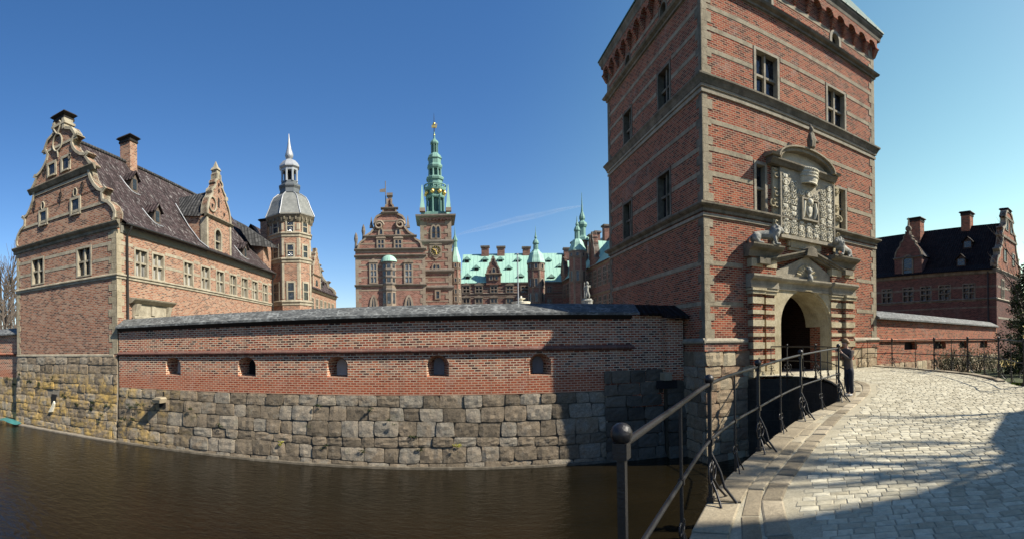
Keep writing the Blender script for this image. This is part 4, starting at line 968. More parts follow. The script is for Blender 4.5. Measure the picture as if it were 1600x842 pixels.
# bust in the tympanum with a scallop behind it
bc = FW(cu+.02, -.34, e_z1+.18)
blob('bust', [('b', (0, 0, .30), .10, (.9, 1, 1.15)), ('b', (0, -.02, .05), .16, (1.15, .8, .9)), ('b', (0, -.10, .29), .03), ('b', (0, .05, .33), .11), ('b', (0, 0, .16), .07)], MT['statue_stone'], ft, .018, lambda p: Vector(bc)+TF_rot @ p) if False else None
RT = Matrix.Rotation(TF.ang, 3, 'Z')
def at(u, y, z, s=1.0, yaw=0.0):
    o = Vector(FW(u, y, z)); Rm = Matrix.Rotation(TF.ang+yaw, 3, 'Z'); return lambda p: o+Rm @ (p*s)
blob('portal_bust', [('b', (0, 0, .34), .11, (.85, 1, 1.2)), ('b', (0, -.02, .05), .18, (1.15, .7, .9)), ('b', (0, -.12, .33), .028), ('b', (0, .04, .38), .12, (1, 1, .9)), ('b', (0, 0, .18), .075)], MT['statue_stone'], ft, .018, at(cu+.03, -.24, e_z1+.0, 1.0, .9))
m = MB(); sc0 = Vector((cu-.05, e_z1+.12))
for k in range(9):
    t0, t1 = math.pi*k/9, math.pi*(k+1)/9; r_ = .52
    m.add([FW(sc0.x, -.15, sc0.y), FW(sc0.x+r_*math.cos(t0), -.15, sc0.y+r_*.85*math.sin(t0)), FW(sc0.x+r_*math.cos((t0+t1)/2), -.20, sc0.y+r_*.88*math.sin((t0+t1)/2)), FW(sc0.x+r_*math.cos(t1), -.15, sc0.y+r_*.85*math.sin(t1))], [(0, 1, 2), (0, 2, 3)])
m.build('scallop_shell', MT['portal_stone'], ft)
# plinths carrying the lions
for nm, x0, x1, yt in (('a', 1167, 1221, 379), ('b', 1294, 1338, 398)):
    uc0, uc1 = pu(x0), pu(x1); zt = TF.px((x0+x1)/2, yt+2, -.5)[1]
    m = MB(); m.extr(FW, [(0, zt-.42), (-.30, zt-.42), (-.34, zt-.22), (-.54, zt-.14), (-.60, zt-.05), (-.60, zt), (0, zt)], uc0+.08, uc1-.08); m.build('lion_plinth', MT['ledge_stone'], ft)
# tablet above the pediment
ta, tb = TF.px(1235, 388, -.1)[0], TF.px(1280, 395, -.1)[0]; tz0, tz1 = TF.px(1235, 388, -.1)[1]-.02, TF.px(1235, 372, -.1)[1]
m = MB(); m.box(FW, ta, tb, -.14, 0, tz0+.05, tz1-.05); m.box(FW, ta-.06, tb+.06, -.10, 0, tz0-.04, tz0+.05); m.box(FW, ta-.06, tb+.06, -.10, 0, tz1-.05, tz1+.03); m.box(FW, ta-.10, ta, -.12, 0, tz0+.1, tz1-.1); m.box(FW, tb, tb+.1, -.12, 0, tz0+.1, tz1-.1)
m.build('tablet', MT['portal_stone'], ft)
# ---------------------------------------------------------------- heraldic relief with hood
ra, rz1 = TF.px(1220, 263, -.2); rb = TF.px(1303, 270, -.2)[0]; rz0 = TF.px(1220, 366, -.2)[1]
RY = -.16

m = MB(); m.box(FW, ra-.07, rb+.07, RY-.12, 0, rz0-.12, rz0); m.box(FW, ra-.03, ra+.03, RY-.05, 0, rz0, rz1); m.box(FW, rb-.03, rb+.03, RY-.05, 0, rz0, rz1); m.build('relief_frame', MT['sandstone'], ft)
rc = (ra+rb)/2; rzc = rz0+(rz1-rz0)*.50
fa, fb, fz0, fz1 = rc-.44, rc+.44, rzc-.50, rzc+.34
def shield(m, u, z, w_, h_, y):
    o_ = [(u-w_/2, z+h_/2), (u+w_/2, z+h_/2), (u+w_/2, z), (u+w_*.3, z-h_*.35), (u, z-h_/2), (u-w_*.3, z-h_*.35), (u-w_/2, z)]
    i_ = [(u+(a-u)*.72, z+(b-z)*.72) for a, b in o_]
    n = len(o_); vs = [FW(a, y, b) for a, b in o_]+[FW(a, y-.012, b) for a, b in i_]
    m.add(vs+[FW(u, y-.016, z)], [(i, (i+1) % n, n+(i+1) % n, n+i) for i in range(n)]+[(n+i, n+(i+1) % n, 2*n) for i in range(n)])
def curl(m, u, z, r_, sg, y, a0=0):
    pts = []
    for k in range(14):
        t_ = a0+sg*k*.42; q = r_*(1-k/16); pts.append(FW(u+q*math.cos(t_), y-.02-.02*(k/14), z+q*math.sin(t_)))
    m.tube(pts, [r_*.20]*13+[r_*.34], 5)
rr = random.Random(21); m = MB(); MS = m; mb_ = MB(); mb_.box(FW, ra, rb, RY, 0, rz0, rz1+.1); mb_.build('relief_slab', MT['carved_back'], ft)
H_ = rz1-rz0; Wd = rb-ra
cells = []
def rosette(u, z, r_): 
    for q_ in range(6): m.ball(FW(u+r_*.6*math.cos(q_*math.pi/3), RY-.03, z+r_*.6*math.sin(q_*math.pi/3)), r_*.36, 6, (1, .8, 1))
    m.ball(FW(u, RY-.05, z), r_*.35, 6)
nx_, nz_ = 7, 10; cwid, chei = (Wd-.12)/nx_, (H_-.16)/nz_
for i in range(nx_):
    for j in range(nz_):
        u, z = ra+.06+cwid*(i+.5), rz0+.05+chei*(j+.5)
        if fa-.06 < u < fb+.06 and fz0-.08 < z < fz1+.08: continue
        if j == nz_-1 and 1 <= i <= nx_-2: continue
        if j == nz_-2 and 2 <= i <= nx_-3: continue
        u += rr.uniform(-.02, .02); z += rr.uniform(-.02, .02)
        kind_ = rr.choice('abcc' if 0 < i < nx_-1 else 'aabc')
        if kind_ == 'a':
            shield(m, u, z, cwid*.62, chei*.78, RY-.03)
            for sg in (-1, 1): curl(m, u+sg*cwid*.40, z+chei*.34, .05, sg, RY-.01, math.pi/2); curl(m, u+sg*cwid*.38, z-chei*.34, .045, -sg, RY-.01, -math.pi/2)
            m.tube([FW(u-cwid*.2, RY-.03, z+chei*.12), FW(u+cwid*.2, RY-.03, z+chei*.12)], .014, 4); m.tube([FW(u, RY-.04, z+chei*.3), FW(u, RY-.04, z-chei*.25)], .014, 4)
        elif kind_ == 'b':
            m.tube([FW(u+cwid*.36*math.cos(q_*math.pi/6), RY-.03, z+chei*.44*math.sin(q_*math.pi/6)) for q_ in range(13)], .022, 5)
            m.prism(FW, [(u-.05, z-.07), (u+.05, z-.07), (u+.06, z+.06), (u, z+.1), (u-.06, z+.06)], RY-.04, RY)
        else:
            for sg in (-1, 1):
                curl(m, u+sg*cwid*.22, z+chei*.2, .085, sg, RY-.01, 0); curl(m, u+sg*cwid*.24, z-chei*.22, .075, -sg, RY-.01, 1.5)
                m.tube([FW(u, RY-.03, z-chei*.4), FW(u+sg*cwid*.18, RY-.05, z), FW(u+sg*cwid*.05, RY-.03, z+chei*.42)], [.03, .018, .012], 5)
m.build('relief_carving', MT['carved_stone'], ft)
m = MB()     # inner framed coat of arms
for a, b, c_, d in ((fa, fb, fz0, fz0+.06), (fa, fb, fz1-.06, fz1), (fa, fa+.06, fz0+.062, fz1-.062), (fb-.06, fb, fz0+.062, fz1-.062)): m.box(FW, a, b, RY-.13, RY+.01, c_, d)
m.build('arms_frame', MT['sandstone'], ft)
m = MB(); shield(m, rc, rzc-.10, .40, .50, RY-.05); shield(m, rc, rzc-.10, .22, .27, RY-.10)
m.ball(FW(rc, RY-.10, rzc+.22), .13, 10, (1, .8, 1)); 
for sg in (-1, 1):
    m.tube([FW(rc+sg*.30, RY-.03, rzc-.38), FW(rc+sg*.33, RY-.07, rzc-.1), FW(rc+sg*.29, RY-.08, rzc+.12), FW(rc+sg*.27, RY-.08, rzc+.22)], [.05, .075, .06, .055], 8)
    for k in range(3): curl(m, rc+sg*.16, rzc+.30-.1*k, .06, sg, RY-.05, 1)
for k in range(5): m.tube([FW(rc-.10+.05*k, RY-.12, rzc+.30), FW(rc-.14+.07*k, RY-.12, rzc+.38)], .018, 5)
m.build('coat_of_arms', MT['carved_stone'], ft)
m = MB(); cz = TF.px(1259, 283, -.3)[1]; n = 16      # big crown
for i in range(n):
    t0, t1 = math.pi*(i/n), math.pi*((i+1)/n); q = lambda t, r_, z: FW(rc-r_*math.cos(t), RY-.0-r_*.75*math.sin(t), z)
    m.add([q(t0, .36, cz-.05), q(t1, .36, cz-.05), q(t1, .41, cz+.10), q(t0, .41, cz+.10), q(t0, .44, cz+.42), q(t1, .44, cz+.42)], [(0, 1, 2, 3), (3, 2, 5, 4)])
    m.ball(q((t0+t1)/2, .43, cz+.46), .05, 8); m.ball(q((t0+t1)/2, .43, cz+.2), .035, 6); m.ball(q(t0, .44, cz+.32), .03, 6)
m.tube([FW(rc-.36*math.cos(math.pi*i/12), RY-.27*math.sin(math.pi*i/12), cz-.04) for i in range(13)], .035, 6)
m.build('carved_crown', MT['carved_stone'], ft)
# side strips with strapwork wings
m = MB()
wl, wr = TF.px(1208, 300, -.1)[0], TF.px(1311, 310, -.1)[0]
for a, b in ((wl, ra-.04), (rb+.04, wr)):
    m = MB(); m.box(FW, a, b, -.09, 0, rz0-.25, rz1+.02); u = (a+b)/2; sg = -1 if a < rc else 1
    for z in (rz0+H_*.18, rz0+H_*.45, rz0+H_*.62, rz0+H_*.9): curl(m, u+sg*.02, z, .13, sg, -.12, 0); m.box(FW, a+.03, b-.03, -.13, -.088, z+.16, z+.20)
    curl(m, u+sg*.16, rz0+H_*.45, .16, -sg, -.12, 2); m.prism(FW, [(u-.12, rz0-.25), (u+.12, rz0-.25), (u+sg*.28, rz0-.5), (u+sg*.1, rz0-.55)], -.10, 0)
    m.build('strapwork_wing', MT['portal_stone'], ft)
# segmental hood
hz = rz1+.08; ha, hb = TF.px(1206, 244, -.35)[0], TF.px(1309, 270, -.35)[0]; hu = (ha+hb)/2; hzt = TF.px(1253, 229, -.5)[1]
m = MB(); m.extr(FW, [(0, hz), (RY-.10, hz), (RY-.16, hz+.10), (RY-.22, hz+.16), (RY-.22, hz+.22), (0, hz+.24)], ha+.02, hb-.02)
m.build('hood_cornice', MT['ledge_stone'], ft)
n = 16; m = MB(); ia, ib = ha+.30, hb-.30
ao, am = arcp(ia, ib, hz+.24, hzt, n), arcp(ia+.12, ib-.12, hz+.24, hzt-.13, n)
for i in range(n):
    m.prism(FW, [ao[i], ao[i+1], am[i+1], am[i]], -.40, 0)
ao2, am2 = arcp(ia-.06, ib+.06, hz+.24, hzt+.06, n), arcp(ia, ib, hz+.24, hzt+.001, n)
for i in range(n): m.prism(FW, [ao2[i], ao2[i+1], am2[i+1], am2[i]], -.50, 0)
for a, b in ((ha-.06, ia+.05), (ib-.05, hb+.06)): m.extr(FW, [(0, hz+.242), (-.46, hz+.242), (-.50, hz+.33), (0, hz+.42)], a, b)
m.build('segmental_hood', MT['tower_stone'], ft)
m = MB(); m.prism(FW, [(am[0][0], hz+.24)]+am[1:-1]+[(am[-1][0], hz+.24)], -.12, 0); m.build('hood_tympanum', MT['carved_stone'], ft)
# small figure on top of the hood
o = blob('hood_statue', [('b', (0, 0, .12), .13, (1, .9, .8)), (0, [Vector((0, 0, .1)), Vector((0, 0, .35)), Vector((0, .0, .58))], [.14, .16, .10]), ('b', (0, 0, .70), .085, (1, 1, 1.2)), (0, [Vector((.1, -.05, .5)), Vector((.2, -.12, .35)), Vector((.12, -.2, .3))], [.05, .045, .04]), (0, [Vector((-.1, 0, .5)), Vector((-.18, -.05, .25)), Vector((-.17, -.04, .05))], [.06, .07, .06]), ('b', (0, .03, .84), .04)], MT['ledge_stone'], None, .025, at(cu+.06, -.40, hzt+.02, 1.15, .5))
tag(o, 'small dark stone figure standing on the arched hood above the coat of arms', 'statue')
# ---------------------------------------------------------------- lions
def lion(u, z, yaw, label, mir=1):
    Vv = Vector; q = [
        (0, [Vv((-.42, 0, .30)), Vv((-.15, 0, .36)), Vv((.15, 0, .38)), Vv((.34, 0, .42))], [.17, .16, .18, .20]),
        ('b', (.46, 0, .56), .20, (1, 1, 1.05)), ('b', (.60, 0, .60), .135, (1.05, .95, 1)), ('b', (.73, 0, .56), .08, (1, .9, .8)), ('b', (.72, 0, .51), .06),
        ('b', (.55, .11, .73), .04), ('b', (.55, -.11, .73), .04), ('b', (.38, 0, .48), .24, (.9, 1, 1.15))]
    for sg in (-1, 1):
        q += [('b', (-.38, sg*.11, .24), .17, (1.1, .7, 1.1)), (0, [Vv((-.42, sg*.15, .2)), Vv((-.30, sg*.17, .06)), Vv((-.12, sg*.17, .045))], [.09, .06, .05]),
              (0, [Vv((.33, sg*.12, .36)), Vv((.36, sg*.15, .18)), Vv((.40, sg*.15, .05)), Vv((.56, sg*.15, .04))], [.09, .07, .055, .06])]
    q += [(0, [Vv((-.56, 0, .28)), Vv((-.68, .05, .16)), Vv((-.60, .16, .07)), Vv((-.40, .27, .05)), Vv((-.26, .28, .07))], [.045, .04, .035, .03, .045])]
    for k in range(10):
        t_ = k/10*2*math.pi; q.append(('b', (.43-.03*math.cos(t_), .19*math.cos(t_), .55+.21*math.sin(t_)), .065))
    o = blob('lion_statue', q, MT['statue_stone'], None, .022, at(u, -.36, z, .92, yaw)); tag(o, label, 'lion statue', 'stone lions on the portal'); return o
zl = TF.px(1194, 381, -.5)[1]; zr_ = TF.px(1316, 400, -.5)[1]
lion(pu(1194), zl, -.3, 'crouching stone lion on the left portal plinth, turned to the right')
lion(pu(1316), zr_, math.pi+.3, 'crouching stone lion on the right portal plinth, turned to the left')
# ================================================================ left stable: gable to the moat, long face along the court
SL = 16.9
sb = root('stable_building', SB.W(SW_/2, 6, 0), 'long brick building on the left with curly Dutch gable and flecked dark tile roof', 'building', rz=SB.ang)
BW, SWm = SB.W, SS.W
zs_, ze_ = 4.96, 7.25                                     # string course, eaves
wf = [rectpx(SB, 49.5, 68.5, 406, 446), rectpx(SB, 120, 142.5, 389, 433.5)]
def rs2(x0, x1, yt, yb): return rectpx(SS, x0, x1, yt, yb)
sx = lambda x: 180+x*.368
sy = lambda y: 190+y*.368
ws = [rs2(sx(81), sx(138), sy(538), sy(657)), rs2(sx(156), sx(207), sy(556), sy(672)), rs2(sx(289), sx(330), sy(590), sy(693)), rs2(sx(363), sx(401), sy(610), sy(709)), rs2(sx(428), sx(462), sy(628), sy(722)), rs2(sx(485), sx(515), sy(643), sy(733)), rs2(sx(534), sx(562), sy(658), sy(744)), rs2(sx(579), sx(605), sy(671), sy(752)), rs2(sx(624), sx(647), sy(684), sy(757))]
# all these windows sit on one sill line: use their mean levels
zt_ = sum(w_[3] for w_ in ws[:6])/6; zb_ = sum(w_[2] for w_ in ws[:6])/6; ws = [(a, b, zb_, zt_) for a, b, _, _ in ws]
print('stable windows', [tuple(round(q, 2) for q in w_) for w_ in wf+ws])
m = MB(); facade(m, BW, 0, SW_, 1.4, ze_, [(*w_, 0, .2) for w_ in wf]); facade(m, SWm, 0, SL, 0, ze_, [(*w_, 0, .2) for w_ in ws])
m.add([BW(0, 0, 0), BW(0, SL, 0), BW(0, SL, ze_), BW(0, 0, ze_)], [(0, 1, 2, 3)]); m.add([BW(0, SL, 0), BW(SW_, SL, 0), BW(SW_, SL, ze_), BW(0, SL, ze_)], [(0, 1, 2, 3)])
m.build('brickwork', MT['brick_stable'], sb)
for w_ in wf+ws:
    fr = SB if w_ in wf else SS
    window(sb, fr, w_[0]+.07, w_[1]-.07, w_[2]+.05, w_[3]-.06, yg=.17, nx=2, nz=2, fw=.10, mw=.09, proud=.025, split=.52, gm=MT['glass_curtain'] if fr is SS else None)
for w_ in ws:   # pale curtains behind the lower lights
    pass
# foot of granite
m = MB(); hu, hz_ = SB.px(87, 620)
blocks(m, BW, 0.0, SW_, [1.40, 1.02, .60, .15, -.25, -.62, -1.05, -1.45, -1.85, -2.2, -2.5], lambda z: .04*max(0, 1.4-z), random.Random(8), (.4, .95), rough=.03, skip=lambda uc, zc, w_, h_: abs(uc-hu) < w_/2+.02 and abs(zc-hz_) < .2)
m.build('granite_block', MT['moat_granite'], sb)['kind'] = 'stuff'
m = MB(); m.extr(BW, [(0.06, 1.4), (0, 1.38), (-.12, -2.2), (-.3, -2.25), (-.34, -2.6), (.6, -2.6), (.6, 1.4)], 0, SW_); m.build('foot_core', MT['mortar'], sb)
m = MB(); m.extr(BW, [(0, 1.39), (-.05, 1.40), (-.05, 1.47), (0, 1.5)], -.02, SW_-.2); m.build('foot_moulding', MT['sandstone'], sb)
u, z = SB.px(87, 620); m = MB(); m.box(BW, u-.16, u+.2, -.15, .2, z-.30, z+.14); m.build('drain_hole', MT['black_void'], sb)
m = MB(); m.prism(BW, [(u-.3, z-.75), (u-.02, z-.72), (u+.16, z-.3), (u+.1, z-.18), (u-.05, z-.42)], -.24, -.1); m.build('chute_stone', MT['carved_stone'], sb)
# quoins, bands, string course and main cornice
def sideprof(prof, name, mat='sandstone', f0=-.0, f1=None, s1=SL):
    m = MB(); n = len(prof)
    vs = []
    for o_, z in prof: vs += [BW(-o_ if f0 == 0 else f0, -o_, z), BW(SW_+o_, -o_, z), BW(SW_+o_, s1, z)]
    m.add(vs, [(i*3+k, i*3+k+1, (i+1)*3+k+1, (i+1)*3+k) for i in range(n-1) for k in range(2)]); return m.build(name, MT[mat], sb)
sideprof([(-.01, zs_-.14), (.05, zs_-.12), (.05, zs_-.02), (.10, zs_), (.10, zs_+.05), (.0, zs_+.1), (-.01, zs_+.1)], 'string_course')
m = MB(); prof = [(.01, ze_-.28), (-.06, ze_-.26), (-.06, ze_-.14), (-.17, ze_-.06), (-.22, ze_+.02), (-.22, ze_+.06), (.01, ze_+.12)]
m.extr(BW, prof, -.2, SW_+.22); m.build('gable_cornice', MT['ledge_stone'], sb)
m = MB(); m.extr(SWm, [(.01, ze_-.42), (-.05, ze_-.40), (-.07, ze_-.05), (-.15, ze_-.0), (.01, ze_)], .24, SL-.05)
m.build('eaves_cornice', MT['fascia'], sb)
quoins(BW, SW_+.016, -1, 1.52, ze_-.29, sb, w1=.5, w2=.30, h=.28); quoins(BW, -.016, 1, 1.52, ze_-.29, sb, w1=.32, w2=.2, h=.28); quoins(SWm, -.016, 1, 3.1, ze_-.29, sb, w1=.5, w2=.34, h=.28)
for px_, W_ in (((168, 381), 0), ((168, 404.5), 0)):
    z = SB.px(*px_)[1]
    for fr, L_, ww in ((SB, SW_-.3, wf), (SS, SL, ws)):
        sp = [(.1, L_)]
        for a, b, c_, d in ww:
            if c_-.05 < z < d+.14: sp = cut(sp, a-.09, b+.09)
        m = MB()
        for a, b in sp: m.box(fr.W, a, b, -.012, .02, z-.07, z+.07)
        each(m, 'stone_band', MT['sandstone'], sb)
# ---- the shaped gable
gx = SW_/2
def gp(px, py): return SB.px(px*.2376, 160+py*.2376)
right_px = [(452, 146), (478, 160), (500, 190), (508, 212), (522, 214), (494, 232), (484, 262), (492, 288), (512, 312), (540, 328), (566, 330), (584, 316), (600, 330), (578, 352), (600, 378), (622, 398), (626, 408), (600, 416), (602, 450), (612, 490), (634, 528), (664, 560), (690, 566), (704, 548), (716, 560), (690, 596), (694, 632), (730, 642), (762, 672), (780, 712), (778, 752), (766, 782)]
rp = [gp(*q) for q in right_px]
rp[0] = (gx+.42, rp[0][1])
ztop = max(z for _, z in rp); pr = [(gx+max(.2, (u-gx)), z) for u, z in rp]
# straighten: the lowest point meets the cornice corner
kx = (SW_-gx+.02)/(max(u for u, _ in pr)-gx); pr = [(gx+(u-gx)*kx, z) for u, z in pr]
pr[-1] = (pr[-1][0], ze_+.1)
pl_ = [(2*gx-u, z) for u, z in pr][::-1]
gout = pl_+pr
print('gable top', ztop, gx)
def gable_face(m, W, pl, pr, y0, y1):
    """outline as matching left/right points, filled with strips"""
    n = len(pr); L = pl[::-1]
    for i in range(n-1):
        m.add([W(L[i][0], y0, L[i][1]), W(pr[i][0], y0, pr[i][1]), W(pr[i+1][0], y0, pr[i+1][1]), W(L[i+1][0], y0, L[i+1][1]),
               W(L[i][0], y1, L[i][1]), W(pr[i][0], y1, pr[i][1]), W(pr[i+1][0], y1, pr[i+1][1]), W(L[i+1][0], y1, L[i+1][1])],
              [(0, 1, 2, 3), (7, 6, 5, 4), (1, 5, 6, 2), (4, 0, 3, 7)])
    m.add([W(L[0][0], y0, L[0][1]), W(pr[0][0], y0, pr[0][1]), W(pr[0][0], y1, pr[0][1]), W(L[0][0], y1, L[0][1])], [(0, 1, 2, 3)])
m = MB(); gable_face(m, BW, pl_, pr, 0, .42)
gb = m.build('gable', MT['brick_stable'], sb)
m = MB(); ribbon(m, BW, pr[:17], .13, -.08, .46, side=-1); ribbon(m, BW, pr[17:], .13, -.08, .46, side=-1)
m.build('gable_coping', MT['sandstone'], gb)
m = MB(); ribbon(m, BW, pl_[::-1][:17], .13, -.08, .46, side=1); ribbon(m, BW, pl_[::-1][17:], .13, -.08, .46, side=1); m.build('gable_coping', MT['sandstone'], gb)
zg1 = pr[16][1]; m = MB(); m.extr(BW, [(0.01, zg1-.24), (-.06, zg1-.2), (-.16, zg1-.05), (-.2, zg1), (-.2, zg1+.04), (.01, zg1+.08)], 2*gx-pr[16][0]-.1, pr[16][0]+.1); m.build('gable_cornice', MT['ledge_stone'], gb)
for zz, wd in ((zg1-.34, pr[18][0]-gx), (pr[27][1]-.02, pr[27][0]-gx), (pr[4][1]-.05, pr[4][0]-gx-.1)):
    m = MB(); m.box(BW, gx-wd, gx+wd, -.05, .02, zz-.06, zz+.06); m.build('stone_band', MT['sandstone'], gb)
for (a, b, c_, d) in (rectpx(SB, 77, 86.5, 259, 276), rectpx(SB, 98.5, 108, 249, 267.5), rectpx(SB, 63.5, 73, 333, 352.5), rectpx(SB, 113, 124, 314, 336)):
    w0 = window(sb, SB, a, b, c_, d, yg=-.012, nx=1, nz=1, fw=.12, proud=.07, sill=True)
for x, y in ((67.5, 322), (118, 301)):
    u, z = SB.px(x, y); m = MB(); 
    for k in range(1): m.ball(BW(u, -.02, z+.0), .10, 10, (.8, .4, 1.5))
    m.build('oculus', MT['black_void'], gb); m = MB(); m.tube([BW(u+.13*math.cos(t_/8*math.pi), -.03, z+.2*math.sin(t_/8*math.pi)) for t_ in range(17)], .035, 6); m.build('oculus_rim', MT['sandstone'], gb)
for x, y in ((55.5, 320), (96, 306), (130, 291), (72, 264), (110, 247)):
    u, z = SB.px(x, y); m = MB(); m.tube([BW(u, -.06, z-.30), BW(u, -.06, z+.3)], .022, 6)
    for sg in (-1, 1): m.tube([BW(u+sg*(.11*math.sin(k/6*math.pi)), -.07, z-.12+.3*k/6) for k in range(7)], .02, 5); 
    m.build('wall_anchor', MT['old_iron'], gb)
u, z = SB.px(91, 222); m = MB()
m.tube([BW(u+.34*math.cos(t_/10*math.pi)*(1-.0*t_), -.06, z-.05+.42*math.sin(t_/10*math.pi)) for t_ in range(21)], .05, 6)
for sg in (-1, 1): m.tube([BW(u+sg*.02, -.07, z+.38), BW(u+sg*.2, -.08, z+.62), BW(u+sg*.32, -.08, z+.82), BW(u+sg*.2, -.08, z+.95)], .05, 6)
m.tube([BW(u, -.06, z-.45), BW(u+.03, -.06, z-.8)], [.07, .03], 6); m.build('strapwork', MT['sandstone'], gb)
# chimney crowning the gable
def chimney(parent, W, uc, yc, z0, z1, wu, wy, cap='old_iron', mat='brick_stable', name='chimney', band=True):
    m = MB(); m.box(W, uc-wu/2, uc+wu/2, yc-wy/2, yc+wy/2, z0, z1-.16); o = m.build(name, MT[mat], parent)
    m = MB(); h = (z1-z0)
    if band: m.box(W, uc-wu/2-.05, uc+wu/2+.05, yc-wy/2-.05, yc+wy/2+.05, z1-.32-.02, z1-.22)
    m.box(W, uc-wu/2-.03, uc+wu/2+.03, yc-wy/2-.03, yc+wy/2+.03, z1-.2, z1-.165)
    m.frus(W, uc-wu/2-.05, uc+wu/2+.05, yc-wy/2-.05, yc+wy/2+.05, z1-.164, uc-wu/2-.17, uc+wu/2+.17, yc-wy/2-.17, yc+wy/2+.17, z1-.07)
    m.frus(W, uc-wu/2-.17, uc+wu/2+.17, yc-wy/2-.17, yc+wy/2+.17, z1-.069, uc-wu/2-.08, uc+wu/2+.08, yc-wy/2-.08, yc+wy/2+.08, z1+.03)
    m.build('chimney_cap', MT[cap], o); return o
zch = Zat(95, 173, 23.2)
chimney(sb, BW, gx, .28, ztop-.15, zch, .72, .6)
m = MB(); m.box(BW, gx-.44, gx-.26, -.1, .5, ztop-.1, zch-.34); m.box(BW, gx+.26, gx+.44, -.1, .5, ztop-.1, zch-.34); m.box(BW, gx-.5, gx+.5, -.12, .6, zch-.62, zch-.5); m.build('chimney_pier', MT['sandstone'], gb)
# ---- roof
zr0 = Zat(122, 220, 24.2); print('ridge', zr0)
def slope_y(t): return t
rp_ = [(-.32, ze_-.02), (.35, ze_+.50), (1.1, ze_+1.45), (gx, zr0)]          # (distance in from long face, z)
m = MB()
def roofstrip(m, W, prof, a, b, th=.12):
    for (y0, z0), (y1, z1) in zip(prof, prof[1:]): m.add([W(a, y0, z0), W(b, y0, z0), W(b, y1, z1), W(a, y1, z1)], [(0, 1, 2, 3)])
    m.add([W(a, prof[0][0], prof[0][1]), W(b, prof[0][0], prof[0][1]), W(b, prof[0][0], prof[0][1]-.07), W(a, prof[0][0], prof[0][1]-.07)], [(0, 1, 2, 3)])
    m.add([W(a, prof[0][0], prof[0][1]-.07), W(b, prof[0][0], prof[0][1]-.07), W(b, .3, prof[0][1]-.0), W(a, .3, prof[0][1]-.0)], [(0, 1, 2, 3)])
roofstrip(m, SWm, rp_, .40, SL+.2); back = [(SW_-y, z) for y, z in rp_]; roofstrip(m, SWm, back, .40, SL+.2)
m.add([SWm(SL+.2, y, z) for y, z in rp_]+[SWm(SL+.2, y, z) for y, z in back[::-1][1:]], [tuple(range(7))])
rf = m.build('roof', MT['tile_roof'], sb)
m = MB(); m.tube([SWm(.4, gx, zr0+.03), SWm(SL+.2, gx, zr0+.03)], .11, 8); m.build('ridge_tiles', MT['tile_roof_grey'], rf)
m = MB(); m.tube([SWm(.3, -.36, ze_-.06), SWm(SL, -.36, ze_-.06)], .05, 8); m.build('gutter', MT['pipe'], sb)
for uu, z1 in ((.62, 3.0), (SL-.08, 2.5)):
    m = MB(); m.tube([SWm(uu, -.36, ze_-.1), SWm(uu, -.30, ze_-.28), SWm(uu, -.10, ze_-.5), SWm(uu, -.10, z1)], .055, 8); m.build('downpipe', MT['pipe'], sb)
# chimney on the ridge
uc = SS.px(201, 250, gx)[0]; zc_ = SS.px(201, 216, gx)[1]
chimney(sb, SWm, uc, gx, zr0-.8, zc_, .62, .75)
# roof dormers
def slope_at(prof, z):
    for (y0, z0), (y1, z1) in zip(prof, prof[1:]):
        if z0 <= z <= z1: return y0+(y1-y0)*(z-z0)/(z1-z0)
    return prof[-1][0]
def dormer(parent, fr, prof, x, yt, yb, w_=.5, mat='tile_roof', wood='bark_pale', y_guess=1.2):
    W = fr.W
    y = y_guess
    for _ in range(12):
        u, zb = fr.px(x, yb, y); y = .5*y+.5*slope_at(prof, zb)
    zt = fr.px(x, yt, y)[1]; zw = zb+(zt-zb)*.62
    yb2 = slope_at(prof, min(zt, prof[-1][1]-.02))
    m = MB(); m.box(W, u-w_/2, u+w_/2, y-.02, yb2+.05, zb-.05, zw); m.prism(W, [(u-w_/2, zw), (u+w_/2, zw), (u, zt-.06)], y-.02, yb2)
    o = m.build('dormer', MT[wood], parent)
    m = MB(); e = .12
    for sg in (-1, 1): m.prism(W, [(u, zt-.06), (u+sg*(w_/2+e), zw-.12), (u+sg*(w_/2+e), zw-.05), (u, zt+.02)], y-.16, yb2+.3)
    m.build('dormer_roof', MT[mat], o)
    m = MB(); m.box(W, u-w_/2+.1, u+w_/2-.1, y-.04, y, zb+.07, zw-.03); m.build('pane', MT['glass'], o)
    return u, y, zb
for x, yt, yb in ((210, 268, 299), (245.5, 318, 349), (383, 379, 402)):
    u, y, zb = dormer(sb, SS, rp_, x, yt, yb)
    m = MB(); pts = []
    for dy, du in ((.55, -.52), (.2, -.46), (-.08, -.30), (-.14, .0), (-.13, .34)):
        zz = None; yy = y+dy
        for (y0, z0), (y1, z1) in zip(rp_, rp_[1:]):
            if y0 <= yy <= y1: zz = z0+(z1-z0)*(yy-y0)/(y1-y0)
        pts.append(SWm(u+du, yy, zz+.03))
    m.tube(pts, .03, 5); m.build('lead_flashing', MT['lead'], rf)
